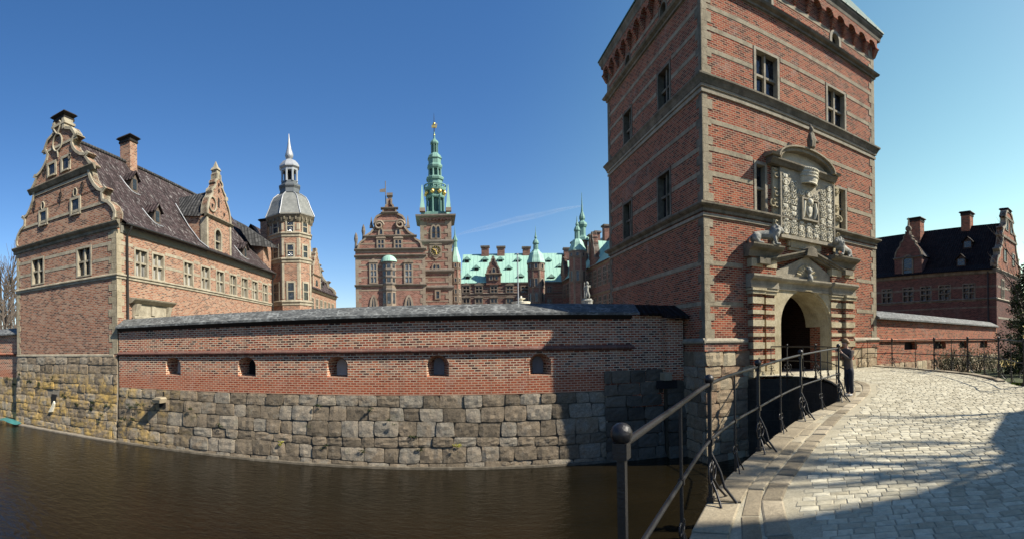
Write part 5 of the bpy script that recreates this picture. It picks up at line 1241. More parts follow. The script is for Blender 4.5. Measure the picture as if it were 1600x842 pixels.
# ---- big gabled wall dormer on the long face
du0, du1 = SS.px(323, 380)[0], SS.px(358.5, 380)[0]; dz1 = SS.px(320, 338)[1]; duc = (du0+du1)/2
print('wall dormer', du0, du1, dz1)
dA = du0-.05; dB = du1+.1
aw = rectpx(SS, 335, 344.5, 357, 391)
m = MB(); facade(m, SWm, dA, dB, ze_-.05, dz1, [(aw[0], aw[1], ze_+.25, aw[3], (aw[1]-aw[0])/2, .2)], y=-.03)
for q in (dA, dB): m.add([SWm(q, -.03, ze_-.1), SWm(q, 2.2, ze_-.1), SWm(q, 2.2, dz1+.6), SWm(q, -.03, dz1)], [(0, 1, 2, 3)])
wd = m.build('gabled_dormer', MT['brick_stable'], sb)
window(wd, SS.shift(0, -.03), aw[0]+.03, aw[1]-.03, ze_+.27, aw[3]-.03, yg=.17, nx=1, nz=2, fw=.12, arch=(aw[1]-aw[0])/2-.03, split=.6) if False else None
o_ = window(sb, SS.shift(0, -.03), aw[0]+.03, aw[1]-.03, ze_+.27, aw[3]-.03, yg=.17, nx=1, nz=2, fw=.12, arch=(aw[1]-aw[0])/2-.03, split=.6)
m = MB(); m.box(SWm, dA-.03, dA+.16, -.07, .02, ze_, dz1); m.box(SWm, dB-.16, dB+.03, -.07, .02, ze_, dz1); each(m, 'corner_stone', MT['sandstone'], wd); m = MB(); m.box(SWm, dA-.035, dA+.14, -.0, .35, ze_+.1, dz1); m.build('corner_stone', MT['sandstone'], wd)
m = MB(); m.extr(SWm, [(0, ze_-.15), (-.12, ze_-.1), (-.2, ze_+.0), (-.2, ze_+.05), (0, ze_+.1)], dA-.15, dB+.15); m.build('dormer_cornice', MT['ledge_stone'], wd)
m = MB(); m.extr(SWm, [(0, dz1-.02), (-.10, dz1+.02), (-.2, dz1+.12), (-.2, dz1+.16), (0, dz1+.2)], dA-.18, dB+.18); m.build('dormer_cornice', MT['ledge_stone'], wd)
dt = SS.px(337, 271)[1]; hh = dt-dz1-.2; hw = (dB-dA)/2; b0 = dz1+.2
hp = [(.16, 1.0), (.17, .88), (.30, .84), (.34, .78), (.30, .74), (.42, .66), (.55, .62), (.60, .55), (.58, .50), (.66, .44), (.80, .36), (.92, .24), (.98, .12), (1.0, 0)]
dr = [(duc+hw*a, b0+hh*b) for a, b in hp]; dl = [(2*duc-u, z) for u, z in dr][::-1]
m = MB(); gable_face(m, SWm, dl, dr, -.04, .3); m.build('dormer_gable', MT['brick_stable'], wd)
m = MB(); ribbon(m, SWm, dr, .12, -.12, .34, side=-1); ribbon(m, SWm, dl[::-1], .12, -.12, .34, side=1)
m.tube([SWm(duc-hw*.55+.42*math.cos(t_/10*math.pi), -.08, b0+hh*.25+.42*math.sin(t_/10*math.pi)) for t_ in range(21)], .05, 6); m.box(SWm, duc+hw*.5, duc+hw*.75, -.10, .3, b0+hh*.5, b0+hh*.58)
m.build('gable_coping', MT['sandstone'], wd)
zsp = SS.px(337, 250)[1]
m = MB(); m.box(SWm, duc-.20, duc+.20, -.06, .30, b0+hh*.9, dt+.25); m.frus(SWm, duc-.26, duc+.26, -.12, .36, dt+.25, duc-.18, duc+.18, -.04, .28, dt+.42); m.frus(SWm, duc-.13, duc+.13, -.01, .25, dt+.42, duc-.015, duc+.015, .1, .14, zsp+.0); m.build('obelisk', MT['sandstone'], wd)
m = MB(); m.prism(SWm, [(duc-.1, b0+.25*hh)]+arcp(duc-.1, duc+.1, b0+.42*hh, b0+.48*hh, 6)+[(duc+.1, b0+.25*hh)], -.055, 0)
for du_, zz in ((-.55, .22), (.42, .14), (0, .62), (0, .76)): m.ball(SWm(duc+hw*du_, -.05, b0+hh*zz), .09, 8, (1, .5, 1.4))
each(m, 'gable_opening', MT['black_void'], wd)
m = MB(); zq = b0+hh*.66
for sg in (-1, 1): m.add([SWm(duc, .25, zq), SWm(duc, gx-.15, zq), SWm(duc+sg*(hw+.12), 2.0, dz1-.0+.35), SWm(duc+sg*(hw+.12), .25, dz1+.05)], [(0, 1, 2, 3)])
m.build('dormer_roof', MT['tile_roof_grey'], wd)
m = MB()
for sg in (-1,): m.tube([SWm(dA-.12, y_, z_+.04) for y_, z_ in ((-.25, ze_+.05), (.35, ze_+.53), (1.1, ze_+1.5), (2.0, ze_+2.95))], .035, 5)
m.build('lead_flashing', MT['lead'], rf)
# doorcase whose head shows above the moat wall
pa, pb = SS.px(206, 480)[0], SS.px(262, 482)[0]; pz = SS.px(235, 470)[1]
m = MB(); m.box(SWm, pa, pb, -.12, 0, .2, pz-.22); m.extr(SWm, [(0, pz-.22), (-.16, pz-.2), (-.36, pz-.06), (-.4, pz), (0, pz+.04)], pa-.2, pb+.25)
m.extr(SWm, [(-.12, pz-.95), (-.24, pz-.9), (-.24, pz-.8), (-.12, pz-.76)], pa-.08, pb+.08); m.box(SWm, (pa+pb)/2-.14, (pa+pb)/2+.14, -.2, -.1, pz-.72, pz-.28)
for q_ in (pa+.02, pb-.32): m.frus(SWm, q_, q_+.3, -.16, -.1, pz-.74, q_, q_+.3, -.32, -.1, pz-.24)
m.build('doorcase', MT['sandstone'], sb)
# cross roof beyond, against the stair tower
m = MB(); m.add([SWm(SL-1.6, gx*.62, ze_+3.9), SWm(SL+.3, gx*.62, ze_+3.9), SWm(SL+.6, -.4, ze_+1.9), SWm(SL-1.0, 1.2, ze_+2.0)], [(0, 1, 2, 3)]); m.build('cross_roof', MT['tile_roof_grey'], sb)
m = MB(); m.box(SWm, SL-.15, SL+1.9, .6, 3.6, 0, ze_+2.6); m.build('link_wall', MT['brick_stable'], sb)
uc2 = SS.px(414, 350, 2.2)[0]; chimney(sb, SWm, uc2, 2.2, ze_+2, SS.px(414, 344, 2.2)[1], .6, .6, band=False)
# ================================================================ octagonal stair tower
OC = Vector((SS.W(19.6, -.48, 0)[0], SS.W(19.6, -.48, 0)[1])); OD = OC.length; XO = 454.5
az = math.atan2(OC.x, OC.y); print('oct', OC, OD, 800+F*az)
mp = OD/F
ot = root('stair_tower', (OC.x, OC.y, 0), 'octagonal brick stair tower with grey slate bell roof and open lantern', 'tower')
oz = lambda y: Zat(XO, y, OD)
ra_ = math.pi/8+az*-1
def oct_(prof, mat, name, par=ot, n=8, sm=False): m = MB(); m.lathe(OC, [(r_*mp, oz(y)) for r_, y in prof], n, ra_, sm); return m.build(name, MT[mat], par)
oct_([(33.5, 560), (33.5, 352)], 'brick_stable', 'body')
for y in (372, 410.5, 474): oct_([(33, y+6), (34.6, y+5), (34.8, y+2), (36.5, y+.5), (36.5, y-1), (33.4, y-2.5)], 'sandstone', 'string_course')
oct_([(33.5, 356), (35, 354), (37, 349), (40.5, 344.5), (40.5, 343), (33, 342)], 'ledge_stone', 'eaves_cornice')
oct_([(40.8, 344.4), (38.5, 339), (34, 329), (31, 320), (27, 313), (20, 307.5), (14.5, 305)], 'slate_dome', 'dome')
m = MB()
for k in range(8):
    t_ = ra_+k*math.pi/4; m.tube([(OC.x+r_*mp*math.cos(t_), OC.y+r_*mp*math.sin(t_), oz(y)+.03) for r_, y in ((40.8, 344.4), (38.5, 339), (34, 329), (31, 320), (27, 313), (20, 307.5), (14.8, 305))], .045, 6); m.build('lead_rib', MT['lead'], ot); m = MB()
pass
oct_([(15.5, 306), (16.5, 304), (16, 298), (18, 294.5), (18, 292.5), (16, 291), (13, 289), (13, 285)], 'lead_dark', 'lantern_base')
oct_([(9, 286), (9, 268)], 'black_void', 'lantern_core')
for k in range(8):
    t_ = ra_+k*math.pi/4; m = MB(); c_ = (OC.x+12.2*mp*math.cos(t_), OC.y+12.2*mp*math.sin(t_)); m.lathe(c_, [(.10, oz(286)), (.085, oz(277)), (.11, oz(268.5))], 8); m.build('lantern_post', MT['lead'], ot)
oct_([(12, 270), (14, 268.6), (14, 266), (16.8, 263.5), (16.8, 261.5), (14, 257), (10, 252.5), (5, 249.8)], 'lead', 'lantern_cap')
oct_([(3, 251), (3.5, 249.5), (6, 247), (6.8, 243), (5.5, 239), (3.6, 233), (2.4, 226), (1.2, 217), (.4, 209)], 'lead', 'spire', sm=True, n=12)
apo = 33.5*mp*math.cos(math.pi/8)
for k in range(8):
    t_ = ra_+math.pi/8+k*math.pi/4; nrm = Vector((math.cos(t_), math.sin(t_)))
    if nrm.dot(OC) > .25*OD: continue
    d = Vector((-nrm.y, nrm.x)); side = 2*33.5*mp*math.sin(math.pi/8)
    fr = Fr(OC+nrm*apo-d*side/2, d)
    for yt, yb, nz in ((352.5, 369.5, 2), (389.5, 407, 2), (446, 471, 2)):
        window(ot, fr, side*.33, side*.67, oz(yb), oz(yt), yg=-.01, nx=1, nz=nz, fw=.13, mw=.07, proud=.06)
    m = MB()
    for z0, z1 in ((oz(470), oz(417)), (oz(405), oz(379)), (oz(367), oz(357))): m.box(fr.W, 0, .16, -.02, .03, z0, z1); m.box(fr.W, side-.16, side, -.02, .03, z0, z1)
    each(m, 'corner_strip', MT['sandstone'], ot)
    m = MB(); n_ = 3
    for i in range(n_): u = side*(i+.5)/n_; m.box(fr.W, u-.06, u+.06, -.22, 0, oz(352), oz(347.5))
    each(m, 'corbel', MT['ledge_stone'], ot)
# ================================================================ the next range, beyond the stair tower
s2 = root('stable_building', SS.W(30, 3, 0), 'far brick range with stepped curly end gable just right of the octagonal stair tower', 'building', rz=SB.ang)
A2, B2 = 21.0, 34.5
m = MB(); facade(m, SWm, A2, B2, 0, ze_, []); m.box(SWm, A2, B2, .05, 6, 0, ze_-.1); m.build('brickwork', MT['brick_stable'], s2)
for k in range(8):
    a = 23.3+k*1.35; window(s2, SS, a, a+.62, zb_+.05, zt_, yg=-.01, nx=2, nz=2, fw=.09, mw=.07, proud=.05)
m = MB(); m.extr(SWm, [(0, zs_-.1), (-.1, zs_), (0, zs_+.1)], A2, B2); m.extr(SWm, [(0, ze_-.3), (-.1, ze_-.25), (-.15, ze_), (0, ze_)], A2, B2); each(m, 'string_course', MT['sandstone'], s2)
m = MB(); roofstrip(m, SWm, rp_, A2, B2-.2); roofstrip(m, SWm, back, A2, B2-.2); m.build('roof', MT['tile_roof'], s2)
# end gable seen edge on: shaped outline across the building
gy = [(y, z) for y, z in [(-.05+ (SW_-u), z) for u, z in pr]]
m = MB(); Wg = lambda u, y, z: SWm(B2-.35+y, u, z)
gR = [((SW_-u), z) for u, z in pr]; gL = [(SW_-u, z) for u, z in pl_]
gable_face(m, Wg, gR[::-1], gL[::-1], 0, .35); m.build('gable', MT['brick_stable'], s2)
m = MB(); ribbon(m, Wg, gR[:17], .2, -.06, .42, side=1); ribbon(m, Wg, gR[17:], .2, -.06, .42, side=1); m.build('gable_coping', MT['sandstone'], s2)
# its wall dormer
q0, q1 = SS.px(488, 450)[0], SS.px(499.5, 450)[0]; q0 = max(q0, 22.6); q1 = q0+2.4; qc = (q0+q1)/2; qz = SS.px(489, 428)[1]; qt = SS.px(493, 388)[1]
m = MB(); m.box(SWm, q0, q1, -.05, 1.8, ze_-.1, qz); gd = [(qc+(q1-q0)/2*a, qz+(qt-qz)*b) for a, b in hp]; gl = [(2*qc-u, z) for u, z in gd][::-1]; gable_face(m, SWm, gl, gd, -.05, .25); qd = m.build('gabled_dormer', MT['brick_stable'], s2)
m = MB(); ribbon(m, SWm, gd, .14, -.1, .28, side=-1); ribbon(m, SWm, gl[::-1], .14, -.1, .28, side=1); m.extr(SWm, [(0, qz-.1), (-.2, qz), (0, qz+.1)], q0-.1, q1+.1); m.box(SWm, q0, q0+.2, -.08, 0, ze_, qz); m.box(SWm, q1-.2, q1, -.08, 0, ze_, qz); m.build('gable_coping', MT['sandstone'], qd)
m = MB(); m.prism(SWm, [(qc-.3, ze_+.35)]+arcp(qc-.3, qc+.3, qz-.7, qz-.4, 6)+[(qc+.3, ze_+.35)], -.07, -.04); m.build('pane', MT['glass'], qd)
dormer(s2, SS, rp_, 502.5, 438, 450, .7)
# ================================================================ right hand stable, in shade, gable lit
BL = 17.0
rb = root('stable_building', RB.W(3.5, 6, 0), 'dark shaded brick range on the right behind the wall, with tall chimneys and curly gable', 'building', rz=RB.ang)
GW = 7.0; RWm, GWm = RS.W, RB.W
zeR = ze_; 
def rfr(x): return RS.px(x, 470)[0]
wr_ = [(x0, x1) for x0, x1 in ((1378.5, 1394), (1411, 1427), (1438.5, 1455), (1467, 1485), (1504.5, 1523.5))]
zA, zB = RS.px(1512, 470)[1], RS.px(1512, 443.5)[1]
ws_ = [(RS.px(a, 460)[0], RS.px(b, 460)[0]) for a, b in wr_]
m = MB(); facade(m, RWm, 0, BL, 0, zeR, [(a, b, zA, zB, 0, .2) for a, b in ws_]); m.box(RWm, 0, BL-.1, .3, 6.9, 0, zeR-.1)
m.add([GWm(0, 0, 0), GWm(GW, 0, 0), GWm(GW, 0, zeR), GWm(0, 0, zeR)], [(0, 1, 2, 3)])
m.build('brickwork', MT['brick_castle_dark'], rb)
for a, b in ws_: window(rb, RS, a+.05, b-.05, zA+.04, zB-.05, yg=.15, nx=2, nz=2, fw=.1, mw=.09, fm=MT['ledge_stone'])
zsR = RS.px(1540, 466.5)[1]
m = MB(); m.extr(RWm, [(0, zsR-.1), (-.1, zsR), (0, zsR+.1)], 0, BL+.1); m.build('string_course', MT['ledge_stone'], rb)
m = MB(); m.extr(RWm, [(0, zeR-.35), (-.08, zeR-.3), (-.14, zeR), (0, zeR)], 0, BL); m.build('eaves_cornice', MT['ledge_stone'], rb)
m = MB(); m.extr(GWm, [(0, zsR-.1), (-.1, zsR), (0, zsR+.1)], -.1, GW); m.build('string_course', MT['sandstone'], rb)
m = MB(); m.extr(GWm, [(0, zeR-.2), (-.14, zeR), (0, zeR+.1)], -.1, GW); m.build('string_course', MT['sandstone'], rb)
for z in (3.4, 5.9): m = MB(); m.box(GWm, 0.3, GW, -.02, 0, z-.08, z+.08); m.build('stone_band', MT['sandstone'], rb); m = MB(); m.box(RWm, 0, BL, -.02, 0, z-.08, z+.08) if z > 5 else m.box(RWm, 0, BL, -.015, 0, 4.2, 4.3); m.build('stone_band', MT['ledge_stone'], rb)
zrR = RS.px(1560, 349, GW/2)[1]; zrR = RS.px(1500, 355, GW/2)[1]; print('right ridge', zrR)
rpr = [(-.3, zeR-.02), (.35, zeR+.45), (1.1, zeR+1.4), (GW/2, zrR)]; bk = [(GW-y, z) for y, z in rpr]
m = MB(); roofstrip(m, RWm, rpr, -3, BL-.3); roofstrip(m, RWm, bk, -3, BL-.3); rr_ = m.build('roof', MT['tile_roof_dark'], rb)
m = MB(); m.box(RWm, -3, 0.0, .05, 6.9, 0, zeR-.05); m.build('brickwork', MT['brick_castle_dark'], rb)
for x, yt, D_off in ((1432, 342, GW/2-.6), (1511, 332.5, GW/2)):
    u, zt = RS.px(x, yt, D_off); chimney(rb, RWm, u, D_off, zrR-2.5, zt, 1.15 if x < 1500 else .85, .8, mat='brick_tower')
# shaped gable towards the moat, same pattern as its twin
sc_ = GW/SW_; g2r = [(GW/2+(u-gx)*sc_, zeR+(z-ze_)*(zrR+1.0-zeR)/(ztop-ze_)) for u, z in pr]; g2l = [(GW-u, z) for u, z in g2r][::-1]
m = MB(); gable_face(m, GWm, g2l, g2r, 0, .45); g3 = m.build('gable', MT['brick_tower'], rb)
m = MB(); ribbon(m, GWm, g2r[:17], .2, -.08, .5, side=-1); ribbon(m, GWm, g2r[17:], .2, -.08, .5, side=-1); m.build('gable_coping', MT['sandstone'], g3)
m = MB(); ribbon(m, GWm, g2l[::-1][:17], .2, -.08, .5, side=1); ribbon(m, GWm, g2l[::-1][17:], .2, -.08, .5, side=1); m.build('gable_coping', MT['sandstone'], g3)
zch2 = RB.px(1575, 326)[1]; chimney(rb, GWm, GW/2, .3, g2r[0][1]-.1, min(zch2, g2r[0][1]+2.2), .8, .6, mat='brick_tower')
for zz in (g2r[16][1], g2r[4][1]): m = MB(); wdt = (g2r[16][0] if zz == g2r[16][1] else g2r[4][0])-GW/2; m.box(GWm, GW/2-wdt, GW/2+wdt, -.1, 0, zz-.1, zz+.08); m.build('stone_band', MT['ledge_stone'], g3)
for u, z, h_ in ((GW*.33, zeR+.9, .95), (GW*.67, zeR+.9, .95), (GW*.4, zeR+3.6, .9), (GW*.6, zeR+3.6, .9), (1.55, 5.1, 1.4)):
    window(rb, RB, u-.3, u+.3, z, z+h_, yg=-.01, nx=1 if z > zeR else 2, nz=1 if z > zeR else 2, fw=.1, proud=.06)
for x, yt, yb in ((1512, 370, 388), (1502, 397, 416)): dormer(rb, RS, rpr, x, yt, yb, .8, 'tile_roof_dark', 'dark_wood', 1.5)
# its gabled wall dormer
w0, w1 = RS.px(1398.5, 430)[0], RS.px(1441, 430)[0]; wz0 = RS.px(1420, 437)[1]; wz1 = RS.px(1400, 405)[1]; wt = RS.px(1418, 362)[1]; wc = (w0+w1)/2; hw2 = (w1-w0)/2
m = MB(); m.box(RWm, w0, w1, -.06, 2.4, zeR-.1, wz1); hr = [(wc+hw2*a, wz1+(wt-wz1)*b) for a, b in hp]; hl_ = [(2*wc-u, z) for u, z in hr][::-1]; gable_face(m, RWm, hl_, hr, -.06, .3); wd2 = m.build('gabled_dormer', MT['brick_castle_dark'], rb)
m = MB(); m.extr(RWm, [(0, wz1-.1), (-.22, wz1), (0, wz1+.12)], w0-.1, w1+.1); ribbon(m, RWm, hr, .12, -.12, .3, side=-1); ribbon(m, RWm, hl_[::-1], .12, -.12, .3, side=1); m.frus(RWm, wc-.12, wc+.12, 0, .2, wt, wc-.02, wc+.02, .08, .12, wt+1.2); m.ball(RWm(wc, .1, wt+.25), .28, 8); m.build('gable_coping', MT['ledge_stone'], wd2)
m = MB()
for a, b in ((w0-.15, w0-.15), ): pass
for sg in (-1, 1): m.add([RWm(wc, .3, wz1+(wt-wz1)*.6), RWm(wc, 3.0, wz1+(wt-wz1)*.6), RWm(wc+sg*(hw2+.15), 2.3, wz1+.1), RWm(wc+sg*(hw2+.15), .2, wz1+.05)], [(0, 1, 2, 3)])
m.build('dormer_roof', MT['tile_roof_grey'], wd2)
o_ = window(rb, RS.shift(0, -.06), wc-.42, wc+.42, wz0+.15, wz0+2.0, yg=-.012, nx=1, nz=2, fw=.14, arch=.42, proud=.08, fm=MT['ledge_stone'])
m = MB(); m.tube([RWm(16.3, -.1, zeR-.2), RWm(16.3, -.1, 3.0)], .06, 8); m.build('downpipe', MT['pipe'], rb)
# ================================================================ the castle across the inner moat
def zpx(o, s, v): return o+v*s
# ---- church wing gable (D 90)
CD = 90.0; CF = facing(610, CD); K = .2258
cx = lambda x: 540+x*K
cy = lambda y: 290+y*K
cp = lambda x, y: CF.px(cx(x), cy(y))
ch = root('church_wing', CF.W(0, 8, 0), 'red brick church wing with tall curly gable and copper topped bay window', 'building', rz=CF.ang)
CW = CF.W
a0, zc0 = cp(66, 440); b0_, _ = cp(549, 440); zc1 = cp(300, 484)[1]; zs0 = cp(300, 686)[1]
m = MB(); m.box(CW, a0, b0_, 0, 22, -1, zc0); m.build('brickwork', MT['brick_castle'], ch)
gc = (a0+b0_)/2
crp = [(322, 92), (322, 128), (330, 134), (335, 150), (352, 158), (352, 190), (368, 194), (395, 208), (412, 235), (416, 262), (405, 268), (416, 290), (438, 318), (476, 342), (476, 354), (484, 366), (508, 380), (524, 402), (531, 432), (545, 440)]
r_ = [cp(*q) for q in crp]; r_ = [(gc+(u-cp(303, 200)[0])*((b0_-gc)/(r_[-1][0]-cp(303, 200)[0])), z) for u, z in r_]; l_ = [(2*gc-u, z) for u, z in r_][::-1]
m = MB(); gable_face(m, CW, l_, r_, 0, .8); g = m.build('gable', MT['brick_castle'], ch)
m = MB(); ribbon(m, CW, r_, .35, -.25, .9, side=-1); m.build('gable_coping', MT['castle_stone'], g); m = MB(); ribbon(m, CW, l_[::-1], .35, -.25, .9, side=1); m.build('gable_coping', MT['castle_stone'], g)
for y, w_ in ((440, 1.0), (484, 1.0), (686, 1.0), (350, .74), (190, .22), (158, .22)):
    z = cp(300, y)[1]; m = MB(); hw = (b0_-gc)*w_+.2; m.extr(CW, [(0, z-.3), (-.15, z-.25), (-.45, z), (-.45, z+.12), (0, z+.15)], gc-hw, gc+hw); m.build('string_course', MT['castle_stone_dark'], ch)
for y, w_ in ((512, .97), (548, .97), (580, .97), (632, .97), (720, .97), (245, .42), (312, .52), (400, .88), (458, .97)):
    z = cp(300, y)[1]; hw = (b0_-gc)*w_; m = MB(); m.box(CW, gc-hw, gc+hw, -.04, .02, z-.14, z+.14); m.build('stone_band', MT['castle_stone'], ch)
quoins(CW, a0-.02, 1, 0, zc1, ch, 'castle_stone', 1.1, .6, .8, .06); quoins(CW, b0_+.02, -1, 0, zc1, ch, 'castle_stone', 1.1, .6, .8, .06)
def cwin(fr, par, x0, x1, yt, yb, nx, nz, k, o_, arch=0, fw=.3, mw=.18, fm='castle_stone', gm='glass_far', hood=False):
    a, zt = fr.px(k[0]+x0*k[2], k[1]+yt*k[2]); b, _ = fr.px(k[0]+x1*k[2], k[1]+yt*k[2]); zb = fr.px(k[0]+x0*k[2], k[1]+yb*k[2])[1]
    w_ = window(par, fr, a, b, zb, zt, yg=-.05, nx=nx, nz=nz, fw=fw, mw=mw, arch=arch, proud=.22, fm=MT[fm], gm=MT[gm])
    if hood:
        m = MB(); c_ = (a+b)/2; hw = (b-a)/2+fw+.1; m.prism(fr.W, [(c_-hw, zt+fw), (c_+hw, zt+fw), (c_+hw, zt+fw+.2), (c_, zt+fw+.75), (c_-hw, zt+fw+.2)], -.35, 0); m.build('window_hood', MT[fm], w_)
    return w_
kc = (540, 290, K)
for x0, x1 in ((174, 211), (413, 455)): cwin(CF, ch, x0, x1, 545, 672, 2, 3, kc, 0, gm='glass_pale', hood=True)
for x0, x1 in ((225, 263), (344, 384)): cwin(CF, ch, x0, x1, 380, 434, 2, 2, kc, 0, hood=True)
for x0, x1 in ((235, 254), (354, 373)): cwin(CF, ch, x0, x1, 302, 340, 1, 1, kc, 0, arch=1.0)
for x0, x1 in ((180, 210), (420, 455)): cwin(CF, ch, x0, x1, 770, 860, 2, 1, kc, 0, arch=2.6, fw=.45)
for x, y in ((230, 278), (375, 272)):
    u, z = cp(x, y); m = MB(); m.tube([CW(u+.9*math.cos(t_/6*math.pi)*(1-t_/26), -.3, z+.9*math.sin(t_/6*math.pi)*(1-t_/26)) for t_ in range(18)], .22, 5); m.build('volute', MT['castle_stone'], g)
for x, yt in ((177, 215), (431, 205), (124, 265)):
    u, zt = cp(x, yt); zb = cp(x, 275 if x != 124 else 385)[1]; m = MB(); m.box(CW, u-.35, u+.35, .1, .8, zb-.4, zb); m.frus(CW, u-.28, u+.28, .15, .75, zb, u-.04, u+.04, .41, .49, zt); m.build('obelisk', MT['castle_stone_dark'], g)
for x, y in ((72, 440), (124, 385)): u, z = cp(x, y); m = MB(); m.lathe(CW(u, .4, 0)[:2], [(.35, z), (.25, z+1.2), (.4, z+2), (.28, z+2.7), (.05, z+3.2)], 8); m.build('finial', MT['castle_stone_dark'], g)
u0, zt = cp(288, 52); u1, _ = cp(322, 52); zb = cp(300, 96)[1]; m = MB(); m.frus(CW, u0+.4, u1-.4, .1, .7, zb, u0, u1, -.1, .9, zt-.5); m.box(CW, u0-.1, u1+.1, -.2, 1, zt-.5, zt); m.build('gable_top', MT['castle_stone_dark'], g)
u, z = cp(276, 30); z2 = cp(276, 130)[1]; m = MB(); m.tube([CW(u, 1, z2), CW(u, 1, z+2)], .08, 6); m.prism(CW, [(u-1.1, z-.1), (u-.1, z-.1), (u-.1, z+.6), (u-1.1, z+.4)], .95, 1.03); m.build('weather_vane', MT['castle_stone_dark'], g)
z = zc0; m = MB(); [m.add([CW(gc, .8, z+7.2), CW(gc, 21, z+7.2), CW(q_, 21, z-.2), CW(q_, .8, z-.2)], [(0, 1, 2, 3)]) for q_ in (a0+.6, b0_-.6)]; m.build('roof', MT['copper'], ch)
# bay window
ub = cp(300, 600)[0]; bc_ = CW(ub, .4, 0); rB = (cp(352, 600)[0]-cp(248, 600)[0])/2
zz = lambda y: cp(300, y)[1]
m = MB(); m.lathe(bc_, [(rB*.96, -1), (rB*.96, zz(532))], 8, CF.ang+math.pi/8); bo = m.build('bay_window', MT['castle_stone'], ch)
m = MB(); m.lathe(bc_, [(rB*1.16, zz(529)), (rB*1.05, zz(512)), (rB*.86, zz(496)), (rB*.6, zz(484)), (rB*.25, zz(476)), (rB*.2, zz(470))], 16, CF.ang, True); m.build('bay_roof', MT['copper'], bo)
m = MB(); m.lathe(bc_, [(rB*.28, zz(474)), (rB*.28, zz(455)), (rB*.10, zz(440)), (.12, zz(380)), (.05, zz(355))], 8); m.build('spire', MT['castle_stone_dark'], bo)
for y in (536, 585, 633, 680, 722): m = MB(); m.lathe(bc_, [(rB*.97, zz(y)-.3), (rB*1.06, zz(y)-.1), (rB*1.06, zz(y)+.1), (rB*.97, zz(y)+.3)], 8, CF.ang+math.pi/8); m.build('string_course', MT['castle_stone_dark'], bo)
apB = rB*.96*math.cos(math.pi/8); sdB = 2*rB*.96*math.sin(math.pi/8)
for k in range(8):
    t_ = CF.ang+k*math.pi/4; nrm = Vector((math.cos(t_), math.sin(t_))); 
    if nrm.dot(Vector(bc_[:2])) > -10: continue
    d = Vector((-nrm.y, nrm.x)); fr = Fr(Vector(bc_[:2])+nrm*apB-d*sdB/2, d)
    for y0, y1 in ((545, 580), (590, 628), (638, 672), (742, 775), (780, 815)): window(bo, fr, sdB*.22, sdB*.78, zz(y1), zz(y0), yg=-.03, nx=1, nz=1, fw=.08, proud=.1, fm=MT['castle_stone'], gm=MT['glass_far']) if False else None
    for y0, y1 in ((545, 672), (742, 815)):
        m = MB(); m.box(fr.W, sdB*.2, sdB*.8, -.05, 0, zz(y1), zz(y0)); w_ = m.build('window', MT['glass_far'], ch)
# ---- clock tower (D 97)
TD2 = 97.0; k4 = (530, 170, .38); TF2 = facing(681, TD2); TX = 396.5
tp = lambda x, y: TF2.px(530+x*.38, 170+y*.38)
ck = root('clock_tower', TF2.W(0, 5, 0), 'tall square brick clock tower with ornate green copper spire, gold balls and gold vane', 'tower', rz=TF2.ang)
ta_, _ = tp(333, 500); tb_, _ = tp(461, 500); TW = tb_-ta_; tc_ = (ta_+tb_)/2; tz = lambda y: tp(397, y)[1]
m = MB(); m.box(TF2.W, ta_, tb_, 0, TW, -1, tz(440)); m.build('brickwork', MT['brick_castle'], ck)
cwn = lambda *a, **k: cwin(TF2, ck, *a, k4, 0, **k)
cwn(381, 395, 484, 533, 1, 1, arch=.8, gm='glass_far'); cwn(400, 413, 484, 533, 1, 1, arch=.8, gm='glass_far')
cwn(386, 397, 641, 664, 1, 1, arch=.7); cwn(401, 412, 641, 664, 1, 1, arch=.7); cwn(399, 411, 750, 779, 1, 1); cwn(399, 411, 815, 840, 1, 1)
for y, pr_ in ((444, .9), (668, .5), (548, .4), (735, .4)):
    z = tz(y); m = MB(); vs = []
    for o_, zz_ in ((0, z-.5), (pr_, z), (pr_, z+.3), (0, z+.5)): vs += [TF2.W(ta_-o_, -o_, zz_), TF2.W(tb_+o_, -o_, zz_), TF2.W(tb_+o_, TW+o_, zz_), TF2.W(ta_-o_, TW+o_, zz_)]
    m.add(vs, [(i*4+k, i*4+(k+1) % 4, i*4+4+(k+1) % 4, i*4+4+k) for i in range(3) for k in range(4)]); m.build('string_course', MT['castle_stone_dark'], ck)
for y in (475, 510, 590, 625, 690, 712, 760, 790): m = MB(); m.box(TF2.W, ta_, tb_, -.05, .02, tz(y)-.14, tz(y)+.14); m.build('stone_band', MT['castle_stone'], ck)
quoins(TF2.W, ta_-.03, 1, 0, tz(450), ck, 'castle_stone', 1.4, .8, .8, .08); quoins(TF2.W, tb_+.03, -1, 0, tz(450), ck, 'castle_stone', 1.4, .8, .8, .08)
m = MB()
for i in range(9):
    u = ta_+TW*(i+.5)/9; m.prism(TF2.W, [(u-.9*TW/18, tz(462)), (u, tz(455)), (u+.9*TW/18, tz(462)), (u+TW/18, tz(462)), (u+TW/18, tz(449)), (u-TW/18, tz(449)), (u-TW/18, tz(462))], -.4, 0)
m.build('arcade_frieze', MT['brick_castle'], ck)
cu_, cz_ = tp(397, 584); rD = tp(419, 584)[0]-cu_
m = MB(); m.box(TF2.W, cu_-rD*1.15, cu_+rD*1.15, -.12, 0, cz_-rD*1.15, cz_+rD*1.15); m.prism(TF2.W, [(cu_-rD*1.3, cz_+rD*1.2), (cu_+rD*1.3, cz_+rD*1.2), (cu_, cz_+rD*1.95)], -.25, 0); m.prism(TF2.W, [(cu_-rD*.6, cz_-rD*1.2), (cu_+rD*.6, cz_-rD*1.2), (cu_, cz_-rD*1.7)], -.2, 0); cs_ = m.build('clock_surround', MT['castle_stone'], ck)
